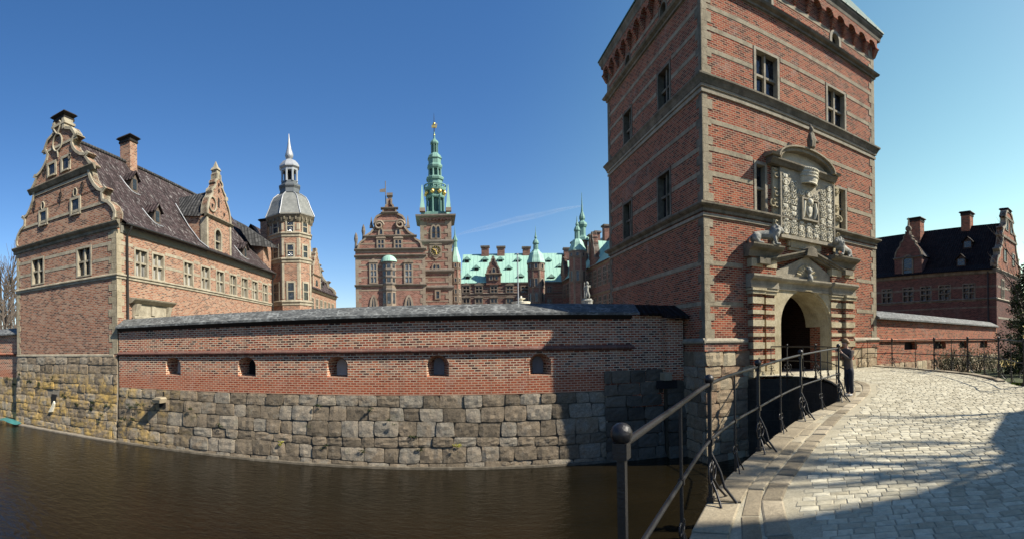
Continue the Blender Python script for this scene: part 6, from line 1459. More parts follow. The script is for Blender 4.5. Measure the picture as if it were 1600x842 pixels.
def disc(W, u, z, r0, r1, y0, y1, n=28):
    m = MB()
    for i in range(n):
        a, b = 2*math.pi*i/n, 2*math.pi*(i+1)/n
        m.prism(W, [(u+r0*math.cos(a), z+r0*math.sin(a)), (u+r1*math.cos(a), z+r1*math.sin(a)), (u+r1*math.cos(b), z+r1*math.sin(b)), (u+r0*math.cos(b), z+r0*math.sin(b))], y0, y1)
    return m
disc(TF2.W, cu_, cz_, .01, rD*.95, -.2, -.1).build('clock_dial', MT['black_void'], ck)
disc(TF2.W, cu_, cz_, rD*.9, rD*1.03, -.28, -.1).build('dial_ring', MT['castle_stone'], ck)
m = MB(); disc(TF2.W, cu_, cz_, rD*.2, rD*.45, -.24, -.2).build('dial_centre', MT['castle_stone'], ck)
for i in range(12):
    a = i*math.pi/6; q = (math.sin(a), math.cos(a)); m.prism(TF2.W, [(cu_+rD*(.6*q[0]-.05*q[1]), cz_+rD*(.6*q[1]+.05*q[0])), (cu_+rD*(.6*q[0]+.05*q[1]), cz_+rD*(.6*q[1]-.05*q[0])), (cu_+rD*(.84*q[0]+.05*q[1]), cz_+rD*(.84*q[1]-.05*q[0])), (cu_+rD*(.84*q[0]-.05*q[1]), cz_+rD*(.84*q[1]+.05*q[0]))], -.25, -.2)
each(m, 'hour_mark', MT['gold'], ck)
m = MB(); m.tube([TF2.W(cu_, -.3, cz_), TF2.W(cu_-rD*.5, -.3, cz_+rD*.25)], .12, 5); m.build('clock_hand', MT['gold'], ck); m = MB(); m.tube([TF2.W(cu_, -.3, cz_), TF2.W(cu_+rD*.15, -.3, cz_-rD*.75)], .09, 5); m.build('clock_hand', MT['gold'], ck)
pcx = TF2.W(tc_, TW/2, 0); sc2 = .38*(TD2+TW/2)/F
def spire(c, prof, mat, name, par, s_, zf, n=8, rot=None, sm=False):
    m = MB(); m.lathe(c, [(r_*s_, zf(y)) for r_, y in prof], n, CF.ang+math.pi/8 if rot is None else rot, sm); return m.build(name, MT[mat], par)
tz2 = lambda y: Zat(530+397*.38, 170+y*.38, TD2+TW/2)
SP = lambda prof, mat, name, **k: spire(pcx, prof, mat, name, ck, sc2, tz2, **k)
SP([(63, 446), (63, 436), (52, 436), (50, 432)], 'copper_spire', 'spire_base', n=4, rot=TF2.ang+math.pi/4)
SP([(38, 436), (38, 428), (30, 427), (29, 372)], 'copper_dark', 'belfry')
for k in range(8):
    t_ = CF.ang+math.pi/8+k*math.pi/4; c_ = (pcx[0]+36*sc2*math.cos(t_), pcx[1]+36*sc2*math.sin(t_)); m = MB(); m.lathe(c_, [(5*sc2, tz2(436)), (4*sc2, tz2(428)), (3.2*sc2, tz2(375)), (4.5*sc2, tz2(368))], 8); m.build('belfry_column', MT['copper_spire'], ck)
SP([(36, 374), (40, 372), (42, 366), (40, 363), (33, 361), (35, 345), (44, 341), (46, 333), (46, 330), (44, 328), (30, 329), (36, 322)], 'copper_spire', 'gallery')
m = MB()
for k in range(16): t_ = k*math.pi/8; m.tube([(pcx[0]+45*sc2*math.cos(t_), pcx[1]+45*sc2*math.sin(t_), tz2(330)), (pcx[0]+45*sc2*math.cos(t_), pcx[1]+45*sc2*math.sin(t_), tz2(320))], .1, 5)
m.tube([(pcx[0]+45*sc2*math.cos(k*math.pi/8), pcx[1]+45*sc2*math.sin(k*math.pi/8), tz2(319)) for k in range(17)], .14, 5); m.build('balustrade', MT['copper_spire'], ck)
SP([(30, 330), (31, 300), (36, 296), (38, 288), (35, 284), (28, 283)], 'copper_spire', 'upper_stage')
SP([(20, 284), (20, 250)], 'copper_dark', 'lantern_core')
for k in range(8): t_ = CF.ang+math.pi/8+k*math.pi/4; c_ = (pcx[0]+25*sc2*math.cos(t_), pcx[1]+25*sc2*math.sin(t_)); m = MB(); m.lathe(c_, [(3.4*sc2, tz2(284)), (2.6*sc2, tz2(250))], 6); m.build('lantern_column', MT['copper_spire'], ck)
SP([(26, 252), (31, 246), (33, 240), (32, 236), (27, 230), (27, 212), (31, 208), (26, 196), (18, 188), (15, 184)], 'copper_spire', 'upper_dome')
SP([(9, 186), (9, 148)], 'copper_dark', 'lantern_core')
for k in range(8): t_ = k*math.pi/4; c_ = (pcx[0]+13*sc2*math.cos(t_), pcx[1]+13*sc2*math.sin(t_)); m = MB(); m.lathe(c_, [(2*sc2, tz2(186)), (1.7*sc2, tz2(148))], 6); m.build('lantern_column', MT['copper_spire'], ck)
SP([(13, 150), (17, 146), (18, 141), (14, 134), (8, 128), (4, 122), (3, 100), (2, 96)], 'copper_spire', 'spire_cap')
SP([(2.2, 124), (1.8, 70), (.8, 30), (.4, 18)], 'old_iron', 'finial_rod')
for y, r_ in ((108, 4), (62, 6)): m = MB(); m.ball((pcx[0], pcx[1], tz2(y)), r_*sc2, 10); m.build('gold_ball', MT['gold'], ck)
m = MB(); V2 = lambda x, y: (tp(x, y)[0], tp(x, y)[1])
m.prism(TF2.W, [V2(379, 40), V2(384, 36), V2(396, 42), V2(403, 30), V2(402, 42), V2(399, 50), V2(386, 48), V2(380, 50)], TW/2-.15, TW/2+.15); m.build('gold_vane', MT['gold'], ck)
for sg in (-1, 1):
    for sg2 in (-1, 1):
        a = TF2.W(tc_+sg*TW*.42, TW/2+sg2*TW*.42, 0); m = MB(); m.box(TF2.W, tc_+sg*TW*.42-TW*.09, tc_+sg*TW*.42+TW*.09, TW/2+sg2*TW*.42-TW*.09, TW/2+sg2*TW*.42+TW*.09, tz2(438), tz2(424)); m.build('obelisk_base', MT['castle_stone'], ck)
        m = MB(); m.lathe(a, [(14*sc2, tz2(424)), (10*sc2, tz2(400)), (2*sc2, tz2(330))], 4, TF2.ang+math.pi/4); m.build('obelisk', MT['copper'], ck)
for k in range(8):
    t_ = CF.ang+k*math.pi/4+math.pi/8; m = MB(); m.ball((pcx[0]+39*sc2*math.cos(t_), pcx[1]+39*sc2*math.sin(t_), tz2(350)), 9*sc2, 12); m.build('gold_ball', MT['gold'], ck)
# ---- generic round/octagonal castle turret from pixel profile
def turret(name, label, x, D, body, roofs, s_=1.0, cat='tower', n=8, mat='brick_castle', group=None, wins=()):
    c_ = facing(x, D).o; o = root(name, (c_.x, c_.y, 0), label, cat, group); mp_ = D/F*s_; zf = lambda y: Zat(x, y, D); rot = math.pi/8-te(x, H0)[0]
    def L(prof, mt, nm, **k): m = MB(); m.lathe(c_, [(r_*mp_, zf(y)) for r_, y in prof], k.get('n', n), rot, k.get('sm', False)); return m.build(nm, MT[mt], o)
    L(body, mat, 'body')
    for nm, mt, prof in roofs: L(prof, mt, nm)
    r_ = body[-1][0]*mp_; ap_ = r_*math.cos(math.pi/8); sd = 2*r_*math.sin(math.pi/8)
    for k in range(8):
        t_ = rot+math.pi/8+k*math.pi/4; nrm = Vector((math.cos(t_), math.sin(t_)))
        if nrm.dot(c_.normalized()) > -.3: continue
        d = Vector((-nrm.y, nrm.x)); fr = Fr(c_+nrm*ap_-d*sd/2, d)
        m = MB(); m.box(fr.W, 0, sd*.14, -.06, .02, 0, zf(body[-1][1]+3)); m.box(fr.W, sd*.86, sd, -.06, .02, 0, zf(body[-1][1]+3)); each(m, 'corner_strip', MT['castle_stone'], o)
        for yt, yb in wins: window(o, fr, sd*.32, sd*.68, zf(yb), zf(yt), yg=-.04, nx=1, nz=1, fw=.22, proud=.15, fm=MT['castle_stone'], gm=MT['glass_far'])
    for yt in sorted({w_[1]+2 for w_ in wins}): L([(body[-1][0], yt+1.2), (body[-1][0]+1, yt+.6), (body[-1][0]+1, yt), (body[-1][0], yt-.4)], 'castle_stone', 'string_course')
    return o
T5 = lambda x: 700+x*.2374
Y5 = lambda y: 290+y*.2374
turret('castle_turret', 'slim stair turret with green dome tucked beside the clock tower', 713.5, 101, [(8.6, 500), (8.6, 411)], [('dome', 'copper', [(9.4, 411), (9.2, 408), (8, 402), (6, 396), (4.6, 391), (4, 387)]), ('lantern', 'copper_spire', [(3.4, 389), (3.2, 378), (4.3, 377), (4.2, 375), (2.5, 371), (1.2, 368), (.7, 362), (.2, 353)])], wins=((413, 419), (436, 441), (453, 459), (464, 471)))
# ---- back wing
BD = 128.0; BF = facing(800, BD); bp = lambda x, y: BF.px(T5(x), Y5(y)); BWm = BF.W
bk_ = root('castle_wing', BF.W(0, 5, 0), 'long rear castle wing with big green copper roof and rows of windows', 'building', rz=BF.ang)
ba, bz_ = bp(80, 642); bb, _ = bp(800, 642); br_ = BF.px(T5(300), Y5(449), 9)[1]
m = MB(); m.box(BWm, ba, bb, 0, 18, -1, bz_); m.build('brickwork', MT['brick_castle'], bk_)
m = MB(); m.add([BWm(ba, -.25, bz_-.05), BWm(bb, -.25, bz_-.05), BWm(bb, 9, br_), BWm(ba, 9, br_)], [(0, 1, 2, 3)]); m.add([BWm(ba, 18.5, bz_-.1), BWm(bb, 18.5, bz_-.1), BWm(bb, 9, br_), BWm(ba, 9, br_)], [(0, 1, 2, 3)]); brf = m.build('roof', MT['copper'], bk_)
k5 = (700, 290, .2374)
for x0, x1 in ((101, 140), (184, 223), (284, 322), (387, 426), (484, 525), (655, 680)): cwin(BF, bk_, x0, x1, 664, 702, 2, 2, k5, 0, fw=.3, mw=.22, hood=x0 < 430); cwin(BF, bk_, x0, x1, 745, 800, 2, 2, k5, 0, fw=.3, mw=.22, hood=x0 < 430)
for y in (645, 708): z = bp(300, y)[1]; m = MB(); m.extr(BWm, [(0, z-.3), (-.22, z), (0, z+.2)], ba, bb); m.build('string_course', MT['castle_stone_dark'], bk_)
for y in (672, 690, 724, 738): z = bp(300, y)[1]; m = MB(); m.box(BWm, ba, bb, -.05, .02, z-.13, z+.13); m.build('stone_band', MT['castle_stone'], bk_)
for x, y in ((125, 495), (187, 550), (130, 605), (243, 495), (345, 495), (400, 552), (460, 498), (660, 500), (478, 605), (735, 540), (680, 610)):
    t_ = (Y5(y)-Y5(642))/(Y5(449)-Y5(642)); yy = -.25+9.25*max(0, min(1, t_))-.2; u, z = BF.px(T5(x), Y5(y), yy)
    m = MB(); m.box(BWm, u-.75, u+.75, yy-.4, yy+2.2, z-1.0, z+.35); m.prism(BWm, [(u-1.1, z+.3), (u+1.1, z+.3), (u, z+1.2)], yy-.6, yy+2.5); d_ = m.build('dormer', MT['copper'], bk_); m = MB(); m.box(BWm, u-.55, u+.55, yy-.43, yy-.4, z-.8, z+.2); m.build('pane', MT['black_void'], d_)
def bchim(x, yt, fr, k, yoff, par, zbase, w_=2.0):
    u, zt = fr.px(x, yt, yoff); m = MB(); m.box(fr.W, u-w_/2, u+w_/2, yoff-w_*.4, yoff+w_*.4, zbase, zt-.4); c_ = m.build('chimney', MT['brick_castle'], par); m = MB(); m.box(fr.W, u-w_/2-.25, u+w_/2+.25, yoff-w_*.4-.25, yoff+w_*.4+.25, zt-.4, zt); m.build('chimney_cap', MT['castle_stone_dark'], c_)
for x, yt in ((244.5, 400), (348.5, 402), (515, 405), (785, 412)): bchim(T5(x), Y5(yt), BF, 0, 9, bk_, br_-2, 2.1)
# gabled dormer of the back wing
ga, gz0 = bp(252, 640); gb_, _ = bp(348, 640); gz1 = bp(300, 582)[1]; gt = bp(300, 465)[1]; gcc = (ga+gb_)/2; hb_ = (gb_-ga)/2
m = MB(); m.box(BWm, ga, gb_, -.4, 4, gz0-.5, gz1); ghr = [(gcc+hb_*a, gz1+(gt-gz1)*b) for a, b in hp]; ghl = [(2*gcc-u, z) for u, z in ghr][::-1]; gable_face(m, BWm, ghl, ghr, -.4, .6); gd_ = m.build('gabled_dormer', MT['brick_castle'], bk_)
m = MB(); ribbon(m, BWm, ghr, .35, -.6, .7, side=-1); ribbon(m, BWm, ghl[::-1], .35, -.6, .7, side=1); m.extr(BWm, [(-.4, gz1-.3), (-.9, gz1), (-.4, gz1+.2)], ga-.3, gb_+.3); m.build('gable_coping', MT['castle_stone'], gd_)
BFs = BF.shift(0, -.4)
for x0, x1, yt, yb, a_ in ((292, 310, 545, 572, .8), (276, 290, 595, 618, 0), (312, 326, 595, 618, 0)): cwin(BFs, bk_, x0, x1, yt, yb, 1, 1, k5, 0, arch=a_, fw=.3)
m = MB()
for sg in (-1, 1): m.add([BWm(gcc, .6, gt-3), BWm(gcc, 8, gt-3), BWm(gcc+sg*(hb_+.3), 4.5, gz1), BWm(gcc+sg*(hb_+.3), .4, gz1)], [(0, 1, 2, 3)])
m.build('dormer_roof', MT['copper'], gd_)
# ---- stair tower in front of the back wing
turret('castle_turret', 'octagonal brick stair tower with green copper dome in the middle of the rear wing', 839.5, 122, [(14, 500), (14, 412.5)], [('eaves', 'castle_stone_dark', [(14, 415), (15.4, 412), (15.4, 411), (13, 410)]), ('dome', 'copper', [(15.8, 412), (15, 409), (13.2, 405), (11.8, 400), (9.5, 396), (6.5, 393), (5.8, 391)]), ('lantern', 'copper_spire', [(4.4, 392), (4, 382), (5.3, 381), (5.2, 379.5), (3.5, 376), (1.4, 373.5), (2.2, 371), (1.2, 368), (.5, 362), (.15, 353)])], wins=((414, 421), (437, 448), (459, 472)))
# ---- right wing running towards the viewer
q0 = Vector((13.3, 131.0)); q1 = Vector((19.9, 91.5)); RWF = Fr(q0, q1-q0); RL = (q1-q0).length; rwW = RWF.W
rg = root('castle_wing', RWF.W(RL/2, 5, 0), 'shaded right hand castle wing receding behind the gate tower, copper roof with pointed gables', 'building', rz=RWF.ang)
ez = (Zat(909, 425, RWF.px(909, 425)[0] and (Vector(RWF.W(RWF.px(909, 425)[0], 0, 0)[:2])).length)); ez = RWF.px(909, 425)[1]; print('wing eave', ez, RWF.px(949, 406)[1], bz_)
m = MB(); m.box(rwW, 0, RL, 0, 14, -1, ez); m.build('brickwork', MT['brick_castle'], rg)
m = MB(); m.add([rwW(-6, -.5, ez), rwW(RL, -.5, ez), rwW(RL, 7, ez+9.5), rwW(-6, 7, ez+9.5)], [(0, 1, 2, 3)]); m.add([rwW(-6, 14.5, ez), rwW(RL, 14.5, ez), rwW(RL, 7, ez+9.5), rwW(-6, 7, ez+9.5)], [(0, 1, 2, 3)]); m.build('roof', MT['copper'], rg)
for k in range(13):
    a = 1.5+k*3.0
    for z0, z1 in ((ez-4.6, ez-1.3), (ez-10.2, ez-7)): window(rg, RWF, a, a+1.5, z0, z1, yg=-.04, nx=2, nz=2, fw=.25, mw=.18, proud=.15, fm=MT['castle_stone'], gm=MT['glass_far'])
for z in (ez-.3, ez-6.2): m = MB(); m.extr(rwW, [(0, z-.3), (-.4, z), (0, z+.2)], 0, RL); m.build('string_course', MT['castle_stone'], rg)
for z in (ez-2.2, ez-3.8, ez-8): m = MB(); m.box(rwW, 0, RL, -.05, 0, z-.14, z+.14); m.build('stone_band', MT['castle_stone'], rg)
for x, yt, hw in ((882, 398, 1.7), (929, 362, 1.9)):
    u = RWF.px(x, 430)[0]; zt = RWF.px(x, yt)[1]; gr = [(u+hw*a, ez+1.5+(zt-ez-1.5)*b) for a, b in hp]; gl = [(2*u-a, z) for a, z in gr][::-1]
    m = MB(); m.box(rwW, u-hw, u+hw, -.4, 3, ez-.2, ez+1.5); gable_face(m, rwW, gl, gr, -.4, .5); q = m.build('gabled_dormer', MT['brick_castle'], rg); m = MB(); ribbon(m, rwW, gr, .3, -.6, .6, side=-1); ribbon(m, rwW, gl[::-1], .3, -.6, .6, side=1); m.build('gable_coping', MT['castle_stone_dark'], q)
    m = MB()
    for sg in (-1, 1): m.add([rwW(u, .5, ez+1.5+(zt-ez)*.55), rwW(u, 6, ez+1.5+(zt-ez)*.55), rwW(u+sg*(hw+.3), 3.5, ez+1.4), rwW(u+sg*(hw+.3), .4, ez+1.4)], [(0, 1, 2, 3)])
    m.build('dormer_roof', MT['copper'], q)
for x, yt in ((924, 367), (932.5, 362), (946.5, 352), (897, 378)): bchim(x, yt, RWF, 0, 4 if x > 900 else 2, rg, ez+3, 1.5)
turret('castle_turret', 'tall castle turret with green dome and lantern at the corner of the right wing', 904.5, 106, [(14, 500), (14, 394)], [('eaves', 'castle_stone_dark', [(14, 396), (15.2, 393.5), (15.2, 392.5), (12, 391)]), ('dome', 'copper', [(15.4, 393.5), (14, 390), (11.5, 385), (10, 380), (7.5, 376), (6, 374.5)]), ('lantern', 'copper_spire', [(4.6, 375.5), (4.4, 362), (5.4, 361), (5.4, 359.5), (4, 356), (2.2, 353.5), (2.8, 351), (1.2, 347), (.4, 338)])], wins=((397, 402), (425, 440)))
turret('castle_turret', 'tallest slender green spire with onion bulb rising behind the right castle wing', 912.5, 116, [(9, 500), (9, 376)], [('lantern_base', 'copper', [(11, 377), (11, 372), (9, 371)]), ('lantern', 'copper_dark', [(5, 372), (5, 354)]), ('lantern_posts', 'copper_spire', [(6.6, 371), (5.8, 368), (5.8, 356), (7, 355)]), ('cap', 'copper_spire', [(7, 355), (8.4, 352), (7.6, 349), (4, 346), (3.4, 345), (5, 342), (4.8, 339), (3.2, 335), (1.8, 331), (1.2, 324), (.7, 314), (.3, 301)])])
# ---- statue, fountain and pole on the inner court
NP = P(917.5, 472, 62.0); zf = lambda y: Zat(917.5, y, 62.0); s6 = 62/F
m = MB(); m.lathe(NP, [(3.2, 0), (3.2, 1.0), (2.9, 1.1), (2.9, .9), (1.2, 1.0), (.85, 2.5), (.7, zf(472)), (9*s6, zf(471.5)), (9*s6, zf(470.5)), (10*s6, zf(469.5)), (8*s6, zf(468)), (7*s6, zf(466.5)), (8*s6, zf(466))], 12, 0, False)
pd = root('fountain_statue', (NP.x, NP.y, 0), 'pale bronze standing figure with trident on its pedestal above the wall', 'statue')
m.build('pedestal', MT['statue_stone'], pd)
Vv = Vector; A = lambda p: Vector((NP.x, NP.y, zf(466)))+p*s6
blob('figure', [(0, [A(Vv(a)) for a in pts], rr_2) for pts, rr_2 in (([(-2.5, 0, 0), (-2, -.5, 5), (-.5, 0, 11)], [.12, .17, .2]), ([(2.8, 0, 0), (2.6, -1, 5), (.6, 0, 11)], [.12, .17, .2]), ([(0, 0, 10.5), (0, 0, 15), (.2, 0, 19.5)], [.24, .24, .29]), ([(.2, 0, 20), (.2, 0, 22)], [.11, .1]), ([(-2.4, 0, 19.8), (-4.8, -.5, 16.5), (-4.4, -1, 13)], [.13, .11, .09]), ([(2.6, 0, 19.8), (5, -.5, 17), (4.2, -1, 20.5)], [.13, .11, .09]))]+[('b', A(Vv((.3, -.2, 23.6))), .22, (1, 1, 1.2))], MT['statue_stone'], pd, .06)
m = MB(); m.tube([A(Vv((-4.6, -1.2, 1))), A(Vv((-4.2, -1.2, 25)))], .06, 6); m.build('trident', MT['statue_stone'], pd)
FP = P(814, 470, 95.0); m = MB(); s9 = 95/F; zf9 = lambda y: Zat(814, y, 95)
m.lathe(FP, [(4.5, 0), (4.5, 1.1), (4.1, 1.2), (4.0, .9), (1.3, 1.0), (.9, 3.0), (.7, 6.2), (1.9, zf9(472)), (1.9, zf9(471.4)), (.5, zf9(471)), (3*s9, zf9(468)), (7*s9, zf9(466.5)), (7*s9, zf9(465.8)), (2*s9, zf9(465.5)), (1.5*s9, zf9(462))], 16, 0, True)
o = m.build('fountain', MT['carved_stone']); tag(o, 'pale stone fountain basin just showing over the middle of the wall coping', 'fountain')
m = MB(); PP = P(809.8, 470, 88.0); m.lathe(PP, [(.13, 0), (.1, Zat(809.8, 402, 88)), (.1, Zat(809.8, 398, 88)), (.3, Zat(809.8, 397.5, 88)), (.05, Zat(809.8, 396, 88))], 8); o = m.build('flagpole', MT['lead']); tag(o, 'bare grey flagpole standing in front of the green castle roof', 'flagpole')
# ================================================================ vegetation
def branch(m, p, d, L, r_, depth, rs, sp=.5, kids=3):
    pts = [p]; q = p.copy(); dd = d.copy(); n = 4
    for i in range(n):
        dd = (dd+Vector((rs.uniform(-.14, .14), rs.uniform(-.14, .14), rs.uniform(-.02, .12)))).normalized(); q = q+dd*L/n; pts.append(q.copy())
    m.tube(pts, [r_*(1-.55*i/n) for i in range(n+1)], 5 if depth < 2 else 3, cap=False)
    if depth <= 0: return
    for k in range(kids+rs.randint(0, 2)):
        t_ = rs.uniform(.3, 1.0); i = min(n-1, int(t_*n)); b = pts[i].lerp(pts[i+1], t_*n-i)
        nd = (dd*rs.uniform(.6, 1.0)+Vector((rs.uniform(-1, 1), rs.uniform(-1, 1), rs.uniform(-.1, .7)))*sp).normalized()
        branch(m, b, nd, L*rs.uniform(.45, .7), r_*.45, depth-1, rs, sp, kids)
def bare_tree(x, y, z, h, label, seed, group='bare trees', lean=(0, 0), r0=.16, depth=3, kids=4, sp=.55, mat='bark_pale'):
    rs = random.Random(seed); t = root('bare_tree', (x, y, z), label, 'tree', group)
    m = MB(); pts = [Vector((x+lean[0]*k/6*h, y+lean[1]*k/6*h, z+h*.85*k/6))+Vector((rs.uniform(-.1, .1), rs.uniform(-.1, .1), 0)) for k in range(7)]
    m.tube(pts, [r0*(1-.12*k) for k in range(7)], 7); m.build('trunk', MT[mat], t)
    m = MB()
    for k in range(16):
        t_ = rs.uniform(.25, 1.0)*6; i = min(5, int(t_)); b = pts[i].lerp(pts[i+1], t_-i); a = rs.uniform(0, 2*math.pi)
        branch(m, b, Vector((math.cos(a)*sp, math.sin(a)*sp, rs.uniform(.5, 1.1))).normalized(), h*rs.uniform(.22, .34), r0*.4, depth-1, rs, .5, kids)
    m.build('crown', MT[mat], t); return t
rs = random.Random(4)
LB = ['tall thin bare tree at the far left edge of the photo', 'bare tree close beside the leftmost one', 'bare tree just left of the stable gable', 'low bare tree between taller ones left of the stable', 'slender bare tree rising highest by the stable corner', 'bushy bare tree behind the short moat wall', 'small bare tree furthest back on the left']
for i, (x, D, yt) in enumerate([(1, 60, 402), (8, 66, 415), (18, 58, 408), (13, 75, 430), (22, 62, 425), (5, 50, 455), (26, 70, 440)]):
    p = P(x, 500, D); bare_tree(p.x, p.y, 0, Zat(x, yt, D), LB[i], 30+i, 'bare trees left of the stable', r0=.2, depth=2, kids=3)
def leaves(m, c, rad, n, size, rs, flat=1.0, clump=.25):
    cl = [Vector((rs.gauss(0, .5)*rad[0], rs.gauss(0, .5)*rad[1], rs.gauss(0, .5)*rad[2])) for _ in range(max(3, n//40))]
    for i in range(n):
        q = Vector(c)+rs.choice(cl)+Vector((rs.gauss(0, clump)*rad[0], rs.gauss(0, clump)*rad[1], rs.gauss(0, clump)*rad[2]*flat))
        a = Vector((rs.uniform(-1, 1), rs.uniform(-1, 1), rs.uniform(-.6, .6))).normalized()*size*rs.uniform(.6, 1.3); b = a.cross(Vector((rs.uniform(-1, 1), rs.uniform(-1, 1), rs.uniform(-1, 1)))).normalized()*size*rs.uniform(.35, .7)
        m.add([q-a, q+b*.8, q+a, q-b], [(0, 1, 2, 3)])
# evergreen hanging in at the right edge
for i, (x, D, yt, yb, lab, w_) in enumerate([(1596, 24, 455, 590, 'dark evergreen tree at the right edge beside the far building', 1.0), (1612, 22, 430, 600, 'second dark evergreen cut by the right edge', 1.5)]):
    p = P(x, 560, D); t = root('evergreen_tree', (p.x, p.y, -.6), lab, 'tree'); m = MB(); h = Zat(x, yt, D); m.tube([(p.x, p.y, -.8), (p.x, p.y, h*.8)], [.18, .05], 7); m.build('trunk', MT['bark'], t); m = MB()
    for k in range(14):
        zz_ = h*(.05+.95*k/13); rr3 = w_*(1.05-.75*k/13); leaves(m, (p.x+rs.uniform(-.2, .2), p.y+rs.uniform(-.2, .2), zz_), (rr3, rr3, .35), 420, .07, rs)
    m.build('crown', MT['leaf_dark'], t)
p = P(1572, 450, 21); bare_tree(p.x+1.6, p.y-.5, 0, 5.6, 'bare twiggy tree leaning in over the right hand gable', 77, None, lean=(-.12, 0), r0=.1, depth=3, kids=3)
# hedge and scrub on the bank between the railing and the right wall
gx0_, gx1_ = P(1470, 590, 22), P(1602, 600, 16)
m = MB(); bank = [tuple(P(x, 560, D).to_2d()) for x, D in ((1400, 22.6), (1460, 21.8), (1520, 19.5), (1570, 17.5), (1610, 16.4))]; bank2 = [tuple(P(x, 560, D).to_2d()) for x, D in ((1400, 24.5), (1460, 26.5), (1520, 29), (1570, 33), (1610, 30))]
for a, b, c_, d in zip(bank, bank[1:], bank2[1:], bank2): m.add([(a[0], a[1], .10), (b[0], b[1], .10), (c_[0], c_[1], -.25), (d[0], d[1], -.25)], [(0, 1, 2, 3)])
tag(m.build('bank', MT['grass_soil']), kind='structure')
m = MB()
for i in range(9000):
    k = rs.random(); j = rs.random(); x = 1528+k*80; D = 17.2+j*7-.6*k; p = P(min(x, 1606), 560, D); z = -.02-.035*(D-17); h = rs.uniform(.05, .16); a = rs.uniform(0, 6.28); w_ = .02
    m.add([(p.x-w_*math.cos(a), p.y-w_*math.sin(a), z), (p.x+w_*math.cos(a), p.y+w_*math.sin(a), z), (p.x+rs.uniform(-.06, .06), p.y+rs.uniform(-.06, .06), z+h)], [(0, 1, 2)])
tag(m.build('grass', MT['leaf_grass'], uv=False, recalc=False), 'sunlit green grass on the bank beyond the far railing', 'grass', kind='stuff')
for i, (x, D, w_, h) in enumerate([(1478, 24.5, 1.1, .95), (1502, 24.8, 1.3, 1.15), (1528, 25.2, 1.5, 1.15), (1556, 25.5, 1.6, 1.0), (1584, 24.5, 1.5, .95)]):
    p = P(x, 560, D); lab = ['low twiggy shrub where the right moat wall hedge begins', 'grey green shrub under the second dark niche from the right', 'broad grey green shrub under the last dark niche', 'shrub in front of the right hand building corner', 'shrub beside the dark evergreen at the right edge'][i]
    t = root('shrub', (p.x, p.y, -.3), lab, 'shrub', 'shrubs on the bank'); m = MB()
    for k in range(24): a = rs.uniform(0, 6.28); m.tube([(p.x+rs.uniform(-.3, .3)*w_, p.y, -.4), (p.x+math.cos(a)*w_*.5, p.y+math.sin(a)*w_*.4, h*rs.uniform(.7, 1.15))], [.02, .008], 3)
    m.build('stems', MT['bark'], t); m = MB(); leaves(m, (p.x, p.y, h*.5), (w_*.62, w_*.4, h*.5), 1500, .045, rs, clump=.35); m.build('crown', MT['leaf_bush'], t)
# weeds rooted in the moat wall joints
wl_ = [(SB, 30, 585, 1), (SB, 100, 618, 1), (SB, 120, 630, 1), (SB, 145, 628, 1), (SB, 165, 633, 1), (SB, 160, 648, 1), (SB, 140, 640, 1), (SB, 150, 660, 1), (SB, 60, 600, 1), (SB, 45, 595, 1), (LW, 200, 634, 1), (LW, 215, 632, 1), (LW, 205, 655, 1), (LW, 190, 652, 1), (LW, 343, 665, 0), (LW, 437, 690, 2), (LW, 510, 697, 0), (LW, 498, 634, 0), (LW, 610, 660, 0), (LW, 643, 683, 0), (LW, 655, 703, 0), (LW, 717, 695, 2), (LW, 569, 705, 0), (LW, 580, 640, 0), (LW, 240, 630, 0), (LW, 300, 640, 0), (SB, 80, 590, 0), (FWL, 12, 590, 1), (FWL, 20, 600, 1)]
mw = MB()
for i, (fr, x, y, kd) in enumerate(wl_):
    yo = -.16; u, z = fr.px(x, y, yo); c_ = fr.W(u, yo, z); w_ = rs.uniform(.12, .26) if kd else .12
    if kd < 2: leaves(mw, c_, (w_*1.3, .06, w_*.5), 110 if kd else 60, .028, rs)
    else:
        m = MB(); leaves(m, c_, (.14, .06, .07), 70, .028, rs); o = m.build('flowering_weed', MT['leaf_yellow'], None, recalc=False)
        tag(o, 'yellow flowering tuft in the granite below the %s loophole' % ('second' if x < 500 else 'fourth'), 'weed', 'flowering weeds in the moat wall')
tag(mw.build('wall_weeds', MT['leaf_ivy'], None, recalc=False), 'green weeds scattered through the joints of the granite moat walls', 'weeds', kind='stuff')
# teal plastic sheet caught at the foot of the wall, waterline far left
c_ = P(18, 664, 24.0); m = MB(); vs = []; n = 9
tc3 = FWL.px(12, 662, -.6); 
for i in range(n):
    for j in range(4): u = tc3[0]-.9+i*.26; vs.append(FWL.W(u, -.35-j*.22+rs.uniform(-.05, .05), ZW+.05+.22*math.sin(i/(n-1)*math.pi)*math.sin((j+.6)/4*math.pi)+rs.uniform(0, .09)))
m.add(vs, [(i*4+j, i*4+j+1, i*4+j+5, i*4+j+4) for i in range(n-1) for j in range(3)], True); o = m.build('plastic_sheet', MT['tarp']); tag(o, 'crumpled teal plastic sheet floating at the foot of the left wall', 'plastic sheet')
# ================================================================ shadow on the road: bare trees, and unseen buildings added to cast its straight edges
hq = Vector((17.7, -.72)); HF = Fr(hq, (.9637, -.267)); hr_ = root('shade_house', HF.W(4, 4, 0), 'unseen brick house right of the bridge, added to shade the road', 'building', rz=HF.ang)
